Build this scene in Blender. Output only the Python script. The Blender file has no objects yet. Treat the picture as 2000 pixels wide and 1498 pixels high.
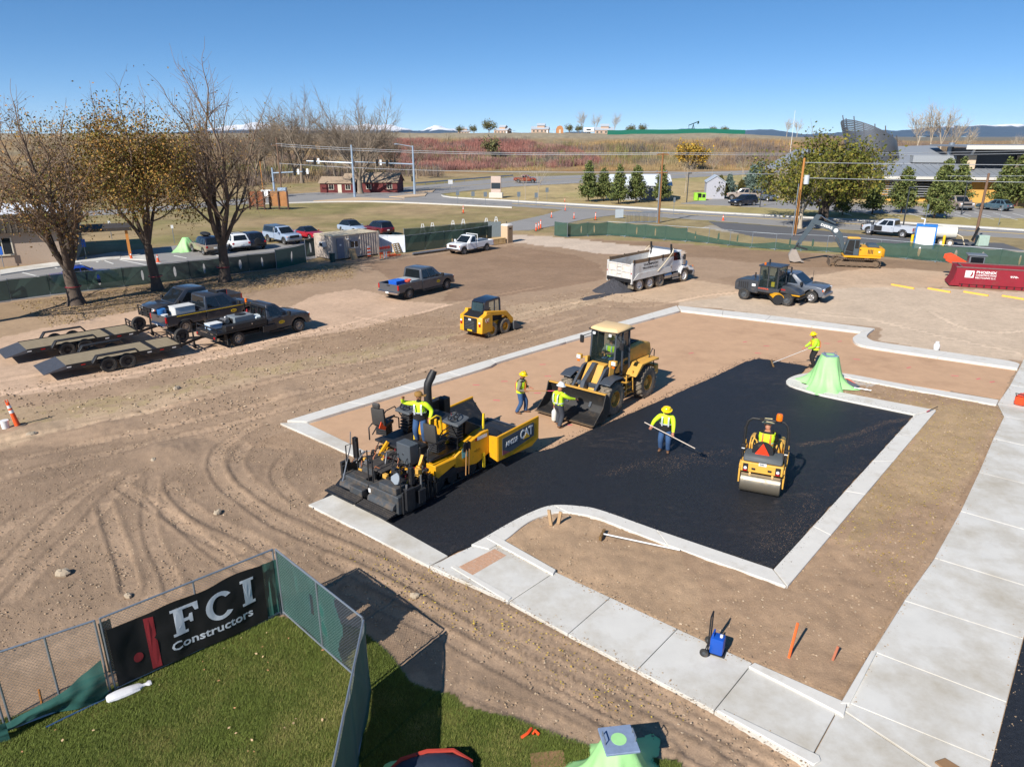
import bpy, bmesh, math, random
import numpy as np
from mathutils import Vector, Matrix
random.seed(7); RNG = np.random.default_rng(7)
SC = bpy.context.scene; COL = SC.collection
R = math.radians
# ---------------------------------------------------------------- camera, sky, sun, exposure
CAMH, FOC, HORY = 11.2, 1388.0, 266.0            # metres above the lot; focal length and horizon row for a 2000 px wide frame
PITCH = math.atan((749-HORY)/FOC)
cam_d = bpy.data.cameras.new('camera'); cam_d.sensor_width = 36; cam_d.lens = FOC/2000*36
cam_d.clip_start = .3; cam_d.clip_end = 30000
cam = bpy.data.objects.new('camera', cam_d); COL.objects.link(cam)
cam.location = (0, 0, CAMH); cam.rotation_euler = (math.pi/2-PITCH, 0, 0); SC.camera = cam
SUN_EL, SUN_AZ = R(37), R(234)                    # direction TO the sun, azimuth counted from +X towards +Y
W = bpy.data.worlds.new('World'); SC.world = W; W.use_nodes = True
wn = W.node_tree.nodes; wl = W.node_tree.links
sky = wn.new('ShaderNodeTexSky'); sky.sky_type = 'NISHITA'; sky.sun_disc = False
sky.sun_elevation = SUN_EL; sky.sun_rotation = R(90)-SUN_AZ
sky.altitude = 1700; sky.air_density = .4; sky.dust_density = 0.0; sky.ozone_density = 2.0
wn['Background'].inputs['Strength'].default_value = .15
gm = wn.new('ShaderNodeGamma'); gm.inputs[1].default_value = .65; hs = wn.new('ShaderNodeHueSaturation'); hs.inputs['Saturation'].default_value = 1.5; wl.new(sky.outputs[0], gm.inputs[0]); wl.new(gm.outputs[0], hs.inputs['Color']); wl.new(hs.outputs[0], wn['Background'].inputs[0])
sd = bpy.data.lights.new('sun', 'SUN'); sd.energy = 3.8; sd.angle = R(.53); sd.color = (1, .95, .875)
so = bpy.data.objects.new('sun', sd); COL.objects.link(so)
sv = Vector((math.cos(SUN_AZ)*math.cos(SUN_EL), math.sin(SUN_AZ)*math.cos(SUN_EL), math.sin(SUN_EL)))
so.rotation_euler = (-sv).to_track_quat('-Z', 'Y').to_euler(); so.location = sv*200
vs = SC.view_settings; vs.view_transform = 'Standard'; vs.look = 'None'; vs.exposure = 0.8; vs.gamma = 1; vs.use_curve_mapping = False
SC.cycles.max_bounces = 6; SC.cycles.transparent_max_bounces = 12
try: SC.cycles.use_denoising = True
except Exception: pass
# ---------------------------------------------------------------- helpers
_c, _s = math.cos(PITCH), math.sin(PITCH)
def G(px, py, z=0.0):
 """photo point -> place on the level z (site survey: everything below stands at a real place in metres)"""
 a, b = (px-1000)/FOC, -(py-749)/FOC
 v = (a, _c+_s*b, -_s+_c*b); t = (z-CAMH)/v[2]
 return Vector((v[0]*t, v[1]*t, z))
def GD(px, py, Y):
 """photo point at ground distance Y"""
 a, b = (px-1000)/FOC, -(py-749)/FOC
 v = (a, _c+_s*b, -_s+_c*b); t = Y/v[1]
 return Vector((v[0]*t, Y, CAMH+v[2]*t))
def lin(c): return tuple((x/255/12.92 if x/255 <= .04045 else ((x/255+.055)/1.055)**2.4) for x in c)
def S(r, g, b): return lin((r, g, b))
_M = {}
def mat(name, col, rough=.6, metal=0., var=.12, scale=6., bump=0., bscale=40., dirt=None, dirt_amt=.0, dscale=2., coat=0., spec=.5, emit=None):
 """procedural surface: base colour varied by two noises, optional dirt patches, optional bump"""
 if name in _M: return _M[name]
 m = bpy.data.materials.new(name); m.use_nodes = True; _M[name] = m
 n, l = m.node_tree.nodes, m.node_tree.links; p = n['Principled BSDF']
 p.inputs['Roughness'].default_value = rough; p.inputs['Metallic'].default_value = metal
 p.inputs['Coat Weight'].default_value = coat; p.inputs['Specular IOR Level'].default_value = spec
 tc = n.new('ShaderNodeTexCoord')
 n1 = n.new('ShaderNodeTexNoise'); n1.inputs['Scale'].default_value = scale; n1.inputs['Detail'].default_value = 5; n1.inputs['Roughness'].default_value = .65
 l.new(tc.outputs['Object'], n1.inputs['Vector'])
 mx = n.new('ShaderNodeMix'); mx.data_type = 'RGBA'
 mx.inputs[6].default_value = (*[max(0, c*(1-var*1.6)) for c in col], 1); mx.inputs[7].default_value = (*[min(1, c*(1+var*1.6)) for c in col], 1)
 l.new(n1.outputs[0], mx.inputs[0]); out = mx.outputs[2]
 if dirt is not None:
  n2 = n.new('ShaderNodeTexNoise'); n2.inputs['Scale'].default_value = dscale; n2.inputs['Detail'].default_value = 8; n2.inputs['Roughness'].default_value = .7
  l.new(tc.outputs['Object'], n2.inputs['Vector'])
  mr = n.new('ShaderNodeMapRange'); mr.inputs[1].default_value = .62-dirt_amt*.35; mr.inputs[2].default_value = .8-dirt_amt*.2; mr.inputs[4].default_value = min(1, .35+dirt_amt)
  l.new(n2.outputs[0], mr.inputs[0])
  m2 = n.new('ShaderNodeMix'); m2.data_type = 'RGBA'; m2.inputs[7].default_value = (*dirt, 1)
  l.new(mr.outputs[0], m2.inputs[0]); l.new(out, m2.inputs[6]); out = m2.outputs[2]
  ra = n.new('ShaderNodeMapRange'); ra.inputs[3].default_value = rough; ra.inputs[4].default_value = .85
  l.new(mr.outputs[0], ra.inputs[0]); l.new(ra.outputs[0], p.inputs['Roughness'])
 l.new(out, p.inputs['Base Color'])
 if bump:
  n3 = n.new('ShaderNodeTexNoise'); n3.inputs['Scale'].default_value = bscale; n3.inputs['Detail'].default_value = 6; n3.inputs['Roughness'].default_value = .7
  l.new(tc.outputs['Object'], n3.inputs['Vector'])
  b = n.new('ShaderNodeBump'); b.inputs['Strength'].default_value = bump; b.inputs['Distance'].default_value = .02
  l.new(n3.outputs[0], b.inputs['Height']); l.new(b.outputs[0], p.inputs['Normal'])
 if emit: p.inputs['Emission Color'].default_value = (*emit[0], 1); p.inputs['Emission Strength'].default_value = emit[1]
 return m
def attr_mat(name, rough=.9, var=.25, scales=(1.2, 14.), bump=.5, bscale=25., bdist=.05, trans=0.):
 """surface whose base colour comes from the mesh colour attribute, broken up by noise"""
 if name in _M: return _M[name]
 m = bpy.data.materials.new(name); m.use_nodes = True; _M[name] = m
 n, l = m.node_tree.nodes, m.node_tree.links; p = n['Principled BSDF']; p.inputs['Roughness'].default_value = rough
 p.inputs['Specular IOR Level'].default_value = .2
 at = n.new('ShaderNodeAttribute'); at.attribute_name = 'Col'; tc = n.new('ShaderNodeTexCoord'); out = at.outputs[0]
 for sc in scales:
  t = n.new('ShaderNodeTexNoise'); t.inputs['Scale'].default_value = sc; t.inputs['Detail'].default_value = 8; t.inputs['Roughness'].default_value = .7
  l.new(tc.outputs['Object'], t.inputs['Vector'])
  mr = n.new('ShaderNodeMapRange'); mr.inputs[1].default_value = .25; mr.inputs[2].default_value = .75; mr.inputs[3].default_value = 1-var; mr.inputs[4].default_value = 1+var
  l.new(t.outputs[0], mr.inputs[0])
  mm = n.new('ShaderNodeVectorMath'); mm.operation = 'SCALE'; l.new(out, mm.inputs[0]); l.new(mr.outputs[0], mm.inputs['Scale']); out = mm.outputs[0]
 l.new(out, p.inputs['Base Color'])
 if bump:
  t = n.new('ShaderNodeTexNoise'); t.inputs['Scale'].default_value = bscale; t.inputs['Detail'].default_value = 9; t.inputs['Roughness'].default_value = .75
  l.new(tc.outputs['Object'], t.inputs['Vector'])
  b = n.new('ShaderNodeBump'); b.inputs['Strength'].default_value = bump; b.inputs['Distance'].default_value = bdist
  l.new(t.outputs[0], b.inputs['Height']); l.new(b.outputs[0], p.inputs['Normal'])
 if trans: p.inputs['Transmission Weight'].default_value = 0; p.inputs['Subsurface Weight'].default_value = 0
 return m
def glass_mat(name, tint=(.03, .05, .05), opac=.55):
 if name in _M: return _M[name]
 m = bpy.data.materials.new(name); m.use_nodes = True; _M[name] = m
 n, l = m.node_tree.nodes, m.node_tree.links; p = n['Principled BSDF']
 p.inputs['Base Color'].default_value = (*tint, 1); p.inputs['Roughness'].default_value = .04; p.inputs['Specular IOR Level'].default_value = .8
 t = n.new('ShaderNodeBsdfTransparent'); t.inputs[0].default_value = (.75, .85, .85, 1)
 fr = n.new('ShaderNodeFresnel'); fr.inputs[0].default_value = 1.5
 ad = n.new('ShaderNodeMath'); ad.operation = 'ADD'; ad.use_clamp = True; ad.inputs[1].default_value = opac
 l.new(fr.outputs[0], ad.inputs[0]); mx = n.new('ShaderNodeMixShader')
 l.new(ad.outputs[0], mx.inputs[0]); l.new(t.outputs[0], mx.inputs[1]); l.new(p.outputs[0], mx.inputs[2])
 l.new(mx.outputs[0], n['Material Output'].inputs[0]); return m
def link(o, parent=None, loc=None, rotz=None):
 COL.objects.link(o)
 if parent is not None: o.parent = parent
 if loc is not None: o.location = loc
 if rotz is not None: o.rotation_euler = (0, 0, rotz)
 return o
def tag(o, label=None, cat=None, group=None, kind=None):
 if label: o['label'] = label
 if cat: o['category'] = cat
 if group: o['group'] = group
 if kind: o['kind'] = kind
 return o
def thing(name, label, cat, loc=(0, 0, 0), rotz=0., group=None):
 o = bpy.data.objects.new(name, None); o.empty_display_size = .2; link(o, None, loc, rotz); return tag(o, label, cat, group)
def copy_tree(o, parent=None):
 c = o.copy(); COL.objects.link(c)
 if parent is not None: c.parent = parent
 for ch in list(o.children): copy_tree(ch, c)
 return c
def dup(root, loc, rotz, label, group=None, scale=None):
 c = copy_tree(root); c.location = loc; c.rotation_euler = (0, 0, rotz); c['label'] = label
 if group: c['group'] = group
 if scale: c.scale = (scale,)*3 if not hasattr(scale, '__len__') else scale
 return c
class MB:
 """collects shapes into one mesh"""
 def __init__(s): s.v = []; s.f = []; s.m = []; s.cur = 0
 def use(s, i): s.cur = i; return s
 def add(s, vs, fs):
  b = len(s.v); s.v += [tuple(v) for v in vs]; s.f += [tuple(b+i for i in f) for f in fs]; s.m += [s.cur]*len(fs); return s
 def box(s, x0, x1, y0, y1, z0, z1, M=None, tx=0., ty=0.):
  vs = [(x0, y0, z0), (x1, y0, z0), (x1, y1, z0), (x0, y1, z0), (x0+tx, y0+ty, z1), (x1-tx, y0+ty, z1), (x1-tx, y1-ty, z1), (x0+tx, y1-ty, z1)]
  if M is not None: vs = [M @ Vector(v) for v in vs]
  return s.add(vs, [(3, 2, 1, 0), (4, 5, 6, 7), (0, 1, 5, 4), (1, 2, 6, 5), (2, 3, 7, 6), (3, 0, 4, 7)])
 def cbox(s, c, d, M=None): return s.box(c[0]-d[0]/2, c[0]+d[0]/2, c[1]-d[1]/2, c[1]+d[1]/2, c[2]-d[2]/2, c[2]+d[2]/2, M)
 def bar(s, p, q, w, h=None):
  """rectangular bar from p to q"""
  p, q = Vector(p), Vector(q); d = (q-p); L = d.length
  if L < 1e-6: return s
  h = h or w; M = Matrix.Translation(p) @ d.to_track_quat('X', 'Z').to_matrix().to_4x4()
  return s.box(0, L, -w/2, w/2, -h/2, h/2, M)
 def cyl(s, p, q, r, r2=None, n=10, caps=True):
  p, q = Vector(p), Vector(q); d = q-p; r2 = r if r2 is None else r2
  if d.length < 1e-6: return s
  M = d.to_track_quat('Z', 'Y').to_matrix(); vs = []
  for k in range(n):
   a = 2*math.pi*k/n; u = M @ Vector((math.cos(a), math.sin(a), 0)); vs.append(p+u*r); 
  for k in range(n):
   a = 2*math.pi*k/n; u = M @ Vector((math.cos(a), math.sin(a), 0)); vs.append(q+u*r2)
  fs = [(k, (k+1) % n, n+(k+1) % n, n+k) for k in range(n)]
  if caps: fs += [tuple(range(n-1, -1, -1)), tuple(range(n, 2*n))]
  return s.add(vs, fs)
 def tube(s, pts, r, n=6, closed=False):
  pts = [Vector(p) for p in pts]; m = len(pts); rs = r if hasattr(r, '__len__') else [r]*m; vs = []; up = None
  for i, p in enumerate(pts):
   if closed: d = pts[(i+1) % m]-pts[i-1]
   else: d = pts[min(i+1, m-1)]-pts[max(i-1, 0)]
   d.normalize()
   if up is None: up = Vector((0, 0, 1)) if abs(d.z) < .9 else Vector((1, 0, 0))
   x = d.cross(up); 
   if x.length < 1e-5: x = d.orthogonal()
   x.normalize(); y = d.cross(x); up = -y
   for k in range(n):
    a = 2*math.pi*k/n; vs.append(p+x*math.cos(a)*rs[i]+y*math.sin(a)*rs[i])
  fs = []; seg = m if closed else m-1
  for i in range(seg):
   j = (i+1) % m
   fs += [(i*n+k, j*n+k, j*n+(k+1) % n, i*n+(k+1) % n) for k in range(n)]
  if not closed: fs += [tuple(range(n)), tuple(range((m-1)*n+n-1, (m-1)*n-1, -1))]
  return s.add(vs, fs)
 def prism(s, poly, a, b, ax='y', M=None):
  """polygon given in the two other axes, pulled from a to b along ax; sides may scale with M"""
  n = len(poly); f = {'y': lambda p, t: (p[0], t, p[1]), 'x': lambda p, t: (t, p[0], p[1]), 'z': lambda p, t: (p[0], p[1], t)}[ax]
  vs = [f(p, a) for p in poly]+[f(p, b) for p in poly]
  if M is not None: vs = [M @ Vector(v) for v in vs]
  return s.add(vs, [tuple(range(n)), tuple(range(2*n-1, n-1, -1))]+[(i, n+i, n+(i+1) % n, (i+1) % n) for i in range(n)])
 def loft(s, rings, cap=True):
  n = len(rings[0]); vs = [v for r in rings for v in r]; fs = []
  for i in range(len(rings)-1):
   fs += [(i*n+k, i*n+(k+1) % n, (i+1)*n+(k+1) % n, (i+1)*n+k) for k in range(n)]
  if cap: fs += [tuple(range(n-1, -1, -1)), tuple(range((len(rings)-1)*n, len(rings)*n))]
  return s.add(vs, fs)
 def lathe(s, prof, n=16, M=None, closed=False):
  """prof: (radius, height) about the local z axis"""
  vs = []; m = len(prof)
  for r, h in prof:
   for k in range(n):
    a = 2*math.pi*k/n; v = Vector((r*math.cos(a), r*math.sin(a), h)); vs.append(M @ v if M is not None else v)
  fs = []
  for i in range(m if closed else m-1):
   j = (i+1) % m; fs += [(i*n+k, i*n+(k+1) % n, j*n+(k+1) % n, j*n+k) for k in range(n)]
  if not closed: fs += [tuple(range(n-1, -1, -1)), tuple(range((m-1)*n, m*n))]
  return s.add(vs, fs)
 def ball(s, c, r, n=8, m=6, sc=(1, 1, 1)):
  prof = [(math.sin(math.pi*i/m), -math.cos(math.pi*i/m)) for i in range(m+1)]
  M = Matrix.Translation(Vector(c)) @ Matrix.Diagonal((r*sc[0], r*sc[1], r*sc[2], 1))
  prof[0] = (.02, -1); prof[-1] = (.02, 1); return s.lathe(prof, n, M)
 def patch(s, q, u0, u1, v0, v1, off=.006, th=.004):
  """thin plate on the quad q (bl, br, tr, tl seen from outside), kept proud by off"""
  q = [Vector(p) for p in q]; nrm = (q[1]-q[0]).cross(q[3]-q[0]).normalized()
  P = lambda u, v: (q[0]*(1-u)+q[1]*u)*(1-v)+(q[3]*(1-u)+q[2]*u)*v
  b = [P(u0, v0), P(u1, v0), P(u1, v1), P(u0, v1)]
  vs = [p+nrm*(off-th) for p in b]+[p+nrm*off for p in b]
  return s.add(vs, [(3, 2, 1, 0), (4, 5, 6, 7), (0, 1, 5, 4), (1, 2, 6, 5), (2, 3, 7, 6), (3, 0, 4, 7)])
 def mesh(s, name, mats, bevel=0., smooth=None, seg=1):
  me = bpy.data.meshes.new(name); me.from_pydata(s.v, [], s.f)
  if not hasattr(mats, '__len__'): mats = [mats]
  for m in mats: me.materials.append(m)
  me.polygons.foreach_set('material_index', s.m)
  bm = bmesh.new(); bm.from_mesh(me)
  if bevel or smooth is None: bmesh.ops.recalc_face_normals(bm, faces=bm.faces)
  if bevel:
   es = [e for e in bm.edges if len(e.link_faces) == 2 and e.calc_face_angle(0) > .45]
   bmesh.ops.bevel(bm, geom=es, offset=bevel, segments=seg, affect='EDGES', clamp_overlap=True, profile=.5)
  bm.to_mesh(me); bm.free()
  a = .6 if smooth is None else smooth
  if a:
   me.polygons.foreach_set('use_smooth', [True]*len(me.polygons)); me.set_sharp_from_angle(angle=a)
  return me
 def build(s, name, mats, parent=None, bevel=0., smooth=None, loc=None, rotz=None, seg=1):
  return link(bpy.data.objects.new(name, s.mesh(name, mats, bevel, smooth, seg)), parent, loc, rotz)
def raw_mesh(name, V, F, material, cols=None, smooth=False, fcols=None):
 """fast mesh from arrays; F (n,3) or (n,4)"""
 me = bpy.data.meshes.new(name); V = np.asarray(V, np.float32); F = np.asarray(F, np.int32); k = F.shape[1]
 me.vertices.add(len(V)); me.vertices.foreach_set('co', V.ravel())
 me.loops.add(F.size); me.loops.foreach_set('vertex_index', F.ravel())
 me.polygons.add(len(F)); me.polygons.foreach_set('loop_start', np.arange(0, F.size, k, dtype=np.int32))
 me.polygons.foreach_set('use_smooth', np.full(len(F), smooth))
 me.update(calc_edges=True)
 if cols is not None:
  a = me.color_attributes.new('Col', 'FLOAT_COLOR', 'POINT'); c = np.ones((len(V), 4), np.float32); c[:, :3] = cols
  a.data.foreach_set('color', c.ravel())
 me.materials.append(material); return me
def text_mesh(txt, size, ext=.004, bold=0., font=None, shear=0., spacing=1.):
 cu = bpy.data.curves.new('lettering', 'FONT'); cu.body = txt; cu.size = size; cu.extrude = ext; cu.offset = bold; cu.shear = shear
 cu.align_x = 'CENTER'; cu.align_y = 'CENTER'; cu.resolution_u = 2; cu.space_character = spacing
 o = bpy.data.objects.new('lettering', cu); COL.objects.link(o); dg = bpy.context.evaluated_depsgraph_get()
 me = bpy.data.meshes.new_from_object(o.evaluated_get(dg)); bpy.data.objects.remove(o); bpy.data.curves.remove(cu); return me
def text(txt, size, material, parent, origin, xdir, updir, ext=.004, bold=0., name='lettering', width=None, shear=0., height=None, spacing=1.):
 """lettering centred at origin of the parent frame, running along xdir, standing along updir"""
 me = text_mesh(txt, size, ext, bold, shear=shear, spacing=spacing); me.materials.append(material)
 x = Vector(xdir).normalized(); y = Vector(updir); y = (y-x*y.dot(x)).normalized(); z = x.cross(y)
 co = [v.co for v in me.vertices]
 w = max(c.x for c in co)-min(c.x for c in co); h = max(c.y for c in co)-min(c.y for c in co)
 sx = width/w if width else 1; sy = height/h if height else 1
 M = Matrix((x, y, z)).transposed().to_4x4(); M.translation = Vector(origin)
 me.transform(M @ Matrix.Diagonal((sx, sy, 1, 1)))
 return link(bpy.data.objects.new(name, me), parent)
# value noise
def _hash(ix, iy, s):
 h = (ix*374761393+iy*668265263+s*1442695041) & 0xffffffff; h = ((h ^ (h >> 13))*1274126177) & 0xffffffff
 return ((h ^ (h >> 16)) & 0xffff)/65535.
def vnoise(x, y, s=0):
 x = np.asarray(x, float); y = np.asarray(y, float); ix = np.floor(x).astype(np.int64); iy = np.floor(y).astype(np.int64)
 fx = x-ix; fy = y-iy; fx = fx*fx*(3-2*fx); fy = fy*fy*(3-2*fy)
 return (_hash(ix, iy, s)*(1-fx)+_hash(ix+1, iy, s)*fx)*(1-fy)+(_hash(ix, iy+1, s)*(1-fx)+_hash(ix+1, iy+1, s)*fx)*fy
def fbm(x, y, o=4, s=0):
 t = 0; a = .5
 for k in range(o): t = t+a*vnoise(x*2**k, y*2**k, s+k*17); a *= .5
 return t/(1-.5**o)-.5
def inside(poly, X, Y):
 full = np.zeros(X.shape, bool); px = [p[0] for p in poly]; py = [p[1] for p in poly]
 idx = np.nonzero((X >= min(px)) & (X <= max(px)) & (Y >= min(py)) & (Y <= max(py)))[0]
 if len(idx) == 0: return full
 X = X[idx]; Y = Y[idx]; r = np.zeros(X.shape, bool); n = len(poly); j = n-1
 for i in range(n):
  xi, yi = poly[i][0], poly[i][1]; xj, yj = poly[j][0], poly[j][1]
  c = ((yi > Y) != (yj > Y)) & (X < (xj-xi)*(Y-yi)/((yj-yi) or 1e-9)+xi); r ^= c; j = i
 full[idx] = r; return full
def polyG(pts, z=0.): return [G(x, y, z) for x, y in pts]
def dist_line(pts, X, Y):
 d = np.full(X.shape, 1e9); t = np.zeros(X.shape); acc = 0.
 for a, b in zip(pts[:-1], pts[1:]):
  dx, dy = b[0]-a[0], b[1]-a[1]; L2 = dx*dx+dy*dy; u = np.clip(((X-a[0])*dx+(Y-a[1])*dy)/L2, 0, 1)
  e = np.hypot(X-a[0]-u*dx, Y-a[1]-u*dy); k = e < d; d[k] = e[k]; t[k] = acc+u[k]*math.sqrt(L2); acc += math.sqrt(L2)
 return d, t
def smooth_line(pts, n=4):
 out = []; p = [pts[0]]+list(pts)+[pts[-1]]
 for i in range(1, len(p)-2):
  for k in range(n):
   t = k/n; a, b, c, d = p[i-1], p[i], p[i+1], p[i+2]
   out.append(tuple(.5*((2*b[j])+(-a[j]+c[j])*t+(2*a[j]-5*b[j]+4*c[j]-d[j])*t*t+(-a[j]+3*b[j]-3*c[j]+d[j])*t**3) for j in range(2)))
 out.append(tuple(pts[-1])); return out
def resample(pts, n):
 P = np.array([(p[0], p[1]) for p in pts], float); d = np.r_[0, np.cumsum(np.hypot(*np.diff(P, axis=0).T))]; t = np.linspace(0, d[-1], n)
 return np.c_[np.interp(t, d, P[:, 0]), np.interp(t, d, P[:, 1])]
# ---------------------------------------------------------------- survey of the lot (photo points on their level)
KZ = .13
LOT = polyG([(547,826),(1322,598),(1709,641),(1692,657),(1716,667),(1990,712),(1950,782),(1649,729),(1545,736),(1536,745),(1568,760),(1787,808),(1511,1110),(1175,997),(1130,989),(1080,988),(1036,1001),(990,1024),(944,1052),(872,1100),(602,985),(697,895)], .05)
BED = polyG([(975,1062),(1000,1040),(1040,1014),(1085,1000),(1130,1003),(1175,1013),(1538,1144),(1828,800),(1609,762),(1575,752),(1564,738),(1590,730),(1650,731),(1945,789),(1962,813),(1880,960),(1642,1368),(1323,1227),(1085,1116)], .08)
LAWN = polyG([(-200,1430),(0,1400),(205,1342),(275,1315),(540,1205),(700,1230),(760,1275),(800,1330),(880,1365),(905,1385),(1000,1400),(1100,1440),(1190,1470),(1330,1490),(1400,1560),(1300,1800),(-600,1800)])
SITE = polyG([(-900,700),(20,588),(300,556),(500,527),(640,510),(790,496),(960,470),(1000,457),(1085,463),(1110,466),(1290,472),(1500,490),(1700,502),(2000,522),(2700,590),(3600,2600),(-3000,2600)])
PAVED = [polyG(p) for p in (
 [(0,534),(122,519),(165,500),(290,486),(385,476),(520,478),(640,469),(640,500),(500,527),(20,588),(-500,660),(-500,590)],)]
ROADS = [polyG(p) for p in (
 [(-700,480),(0,428),(150,414),(377,399),(515,383),(622,376),(728,372.5),(812,364),(1000,346.5),(1221,340),(1500,332.5),(1900,322),(2600,312),(2600,318),(1900,328),(1500,339),(1312,349),(1127,358),(1000,365),(900,374),(860,379),(880,385),(1000,392),(1208,403),(1353,412),(1500,420),(1754,434),(2000,449),(2600,490),(2600,515),(2000,466),(1817,456.5),(1560,444),(1390,431),(1203,419),(1110,410),(1000,403),(779,393.5),(657,392),(500,397),(377,407),(150,424),(0,440),(-700,500)],
 [(1105,408.5),(1215,418.5),(1150,427),(1090,440),(1040,449),(985,452),(955,446),(1000,434),(1060,421)],
 [(1328,398),(1400,388),(1500,391),(1748,402),(2000,408),(2600,425),(2600,455),(2000,427),(1855,424),(1500,406),(1400,401)],
 [(1385,433),(1480,440),(1560,446),(1640,455),(1800,468),(1960,476),(2000,490),(1700,476),(1560,470),(1470,462),(1410,447)])]
def mesa(X, Y):
 t = np.clip((Y-252-25*fbm(X*.008, X*0, 2, 5))/150, 0, 1); t = t*t*(3-2*t)
 e = 1-.45*np.clip((X-120)/90, 0, 1)
 back = np.clip((Y-650)/500, 0, 1)
 return 12.4*e*t*(1-.55*back)+(2.2*fbm(X*.03, Y*.03, 4, 9))*t*(Y < 900)
def build_terrain():
 th = np.concatenate([np.linspace(-180, -56, 40)[:-1], np.linspace(-56, -43, 60)[:-1], np.linspace(-43, 43, 640), np.linspace(43, 56, 60)[1:], np.linspace(56, 180, 40)[1:-1]])
 r = [3.]; 
 while r[-1] < 9000: r.append(r[-1]*(1.03 if r[-1] < 8 else 1.0062 if r[-1] < 75 else 1.012 if r[-1] < 480 else 1.05))
 r = np.array(r); T, Rr = np.meshgrid(np.radians(th), r); X = (Rr*np.sin(T)); Y = (Rr*np.cos(T))
 n, m = len(r), len(th); X = X.ravel(); Y = Y.ravel(); D = np.hypot(X, Y)
 wx = X+1.2*fbm(X*.25, Y*.25, 3, 3)+.5*fbm(X*1.3, Y*1.3, 3, 31); wy = Y+1.2*fbm(X*.25, Y*.25, 3, 4)+.5*fbm(X*1.3, Y*1.3, 3, 41)
 lx = X+.35*fbm(X*.9, Y*.9, 3, 5); ly = Y+.35*fbm(X*.9, Y*.9, 3, 6)
 site = inside(SITE, X, Y); lot = inside(LOT, X, Y); bed = inside(BED, X, Y) & ~lot; lawn = inside(LAWN, lx, ly)
 pav = np.zeros(X.shape, bool)
 for p in PAVED+ROADS: pav |= inside(p, X, Y)
 C = np.zeros((len(X), 3))
 def put(msk, col, amt=1.): C[msk] = C[msk]*(1-amt)+np.array(col)*amt
 # far country
 g = fbm(X*.06, Y*.06, 4, 11); g2 = fbm(X*.25, Y*.4, 3, 12)
 C[:] = S(158, 136, 102); k = np.clip(.5+2.6*g+1.2*g2, 0, 1)[:, None]
 C = C*(1-k)+np.array(S(132, 122, 80))*k
 dry = inside(polyG([(860,382),(1000,366),(1300,350),(1500,340),(2600,322),(2600,470),(2000,449),(1500,420),(1000,392)]), wx, wy); put(dry, S(176, 156, 112), .75)
 put(dry & (g > .05), S(150, 142, 90), .5)
 vrg = inside(polyG([(1085,460),(1110,430),(1215,420),(1400,436),(2000,468),(2600,520),(2600,570),(2000,520),(1290,470)]), wx, wy); put(vrg, S(150, 134, 100), .8)
 grv = inside(polyG([(1370,445),(1410,437),(1500,446),(1660,458),(1800,470),(2000,490),(2000,505),(1600,470),(1500,462),(1420,455)]), wx, wy); put(grv, S(168, 160, 150), .8)
 hill = (Y > 235) & (Y < 900); hz = mesa(X, Y)
 kk = np.clip(.5+3*fbm(X*.05, Y*.03, 4, 21), 0, 1)[:, None]
 hc = np.array(S(150, 118, 78))*(1-kk)+np.array(S(138, 124, 98))*kk
 top = np.clip((hz-9.2)/1.5, 0, 1)[:, None]; hc = hc*(1-top)+np.array(S(150, 138, 116))*top
 C[hill] = hc[hill]; put(Y > 900, S(120, 112, 96), 1)
 # site soils
 s1 = fbm(X*.12, Y*.12, 4, 14); put(site, S(150, 126, 102))
 put(site & (s1 > .06), S(138, 114, 90), .6)
 lane = inside(polyG([(-400,830),(0,775),(150,765),(350,715),(560,668),(760,632),(880,596),(800,590),(700,566),(620,575),(560,600),(280,600),(100,612),(-400,690)]), wx, wy); put(site & lane, S(184, 156, 130), .85)
 lane2 = inside(polyG([(-400,960),(0,880),(250,812),(560,730),(960,640),(1180,590),(1320,585),(1320,560),(1180,575),(1000,600),(900,650),(640,705),(450,745),(200,800),(0,850),(-400,900)]), wx, wy); put(site & lane2, S(170, 146, 118), .7)
 old = inside(polyG([(1325,585),(1500,562),(1700,556),(2000,572),(2500,600),(2500,760),(1990,705),(1840,686),(1716,664),(1712,640),(1330,596)]), wx, wy); put(site & old, S(188, 168, 144), .85)
 mid = inside(polyG([(1180,560),(1350,545),(1440,560),(1700,520),(1960,540),(1960,560),(1500,565),(1330,590),(1180,590)]), wx, wy); put(site & mid, S(182, 156, 128), .8)
 dmp = inside(polyG([(700,515),(830,500),(1000,480),(1120,498),(1180,520),(1180,545),(1100,560),(960,585),(860,590),(880,560),(760,545)]), wx, wy); put(site & dmp, S(124, 99, 77), .6)
 dmp2 = inside(polyG([(1100,468),(1290,474),(1700,504),(2000,524),(2000,540),(1700,522),(1540,520),(1400,505),(1180,492)]), wx, wy); put(site & dmp2, S(126, 102, 78), .6)
 grav = inside(polyG([(1003,458),(1085,463),(1228,478),(1330,490),(1330,500),(1180,497),(1060,480),(1000,472)]), wx, wy); put(site & grav, S(186, 168, 148), .9)
 leaf = inside(polyG([(-300,640),(24,592),(300,560),(500,532),(700,512),(690,540),(560,560),(300,600),(100,640),(-300,720)]), wx, wy); put(site & leaf, S(140, 118, 90), .7)
 weed = inside(polyG([(0,800),(230,775),(430,728),(640,690),(860,655),(900,645),(850,672),(640,712),(430,752),(200,812),(0,835)]), wx, wy); put(site & weed, S(160, 140, 108), .4)
 put(site & weed & (vnoise(X*2.5, Y*2.5, 6) > .62), S(148, 132, 88), .35)
 trod = inside(polyG([(560,880),(700,900),(610,990),(880,1110),(1250,1310),(1570,1500),(1300,1510),(900,1370),(720,1210),(540,1080),(200,1200),(0,1290),(-400,1400),(-400,900),(0,880),(350,850)]), wx, wy); put(site & trod & ~lawn, S(134, 113, 92), .8)
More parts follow.
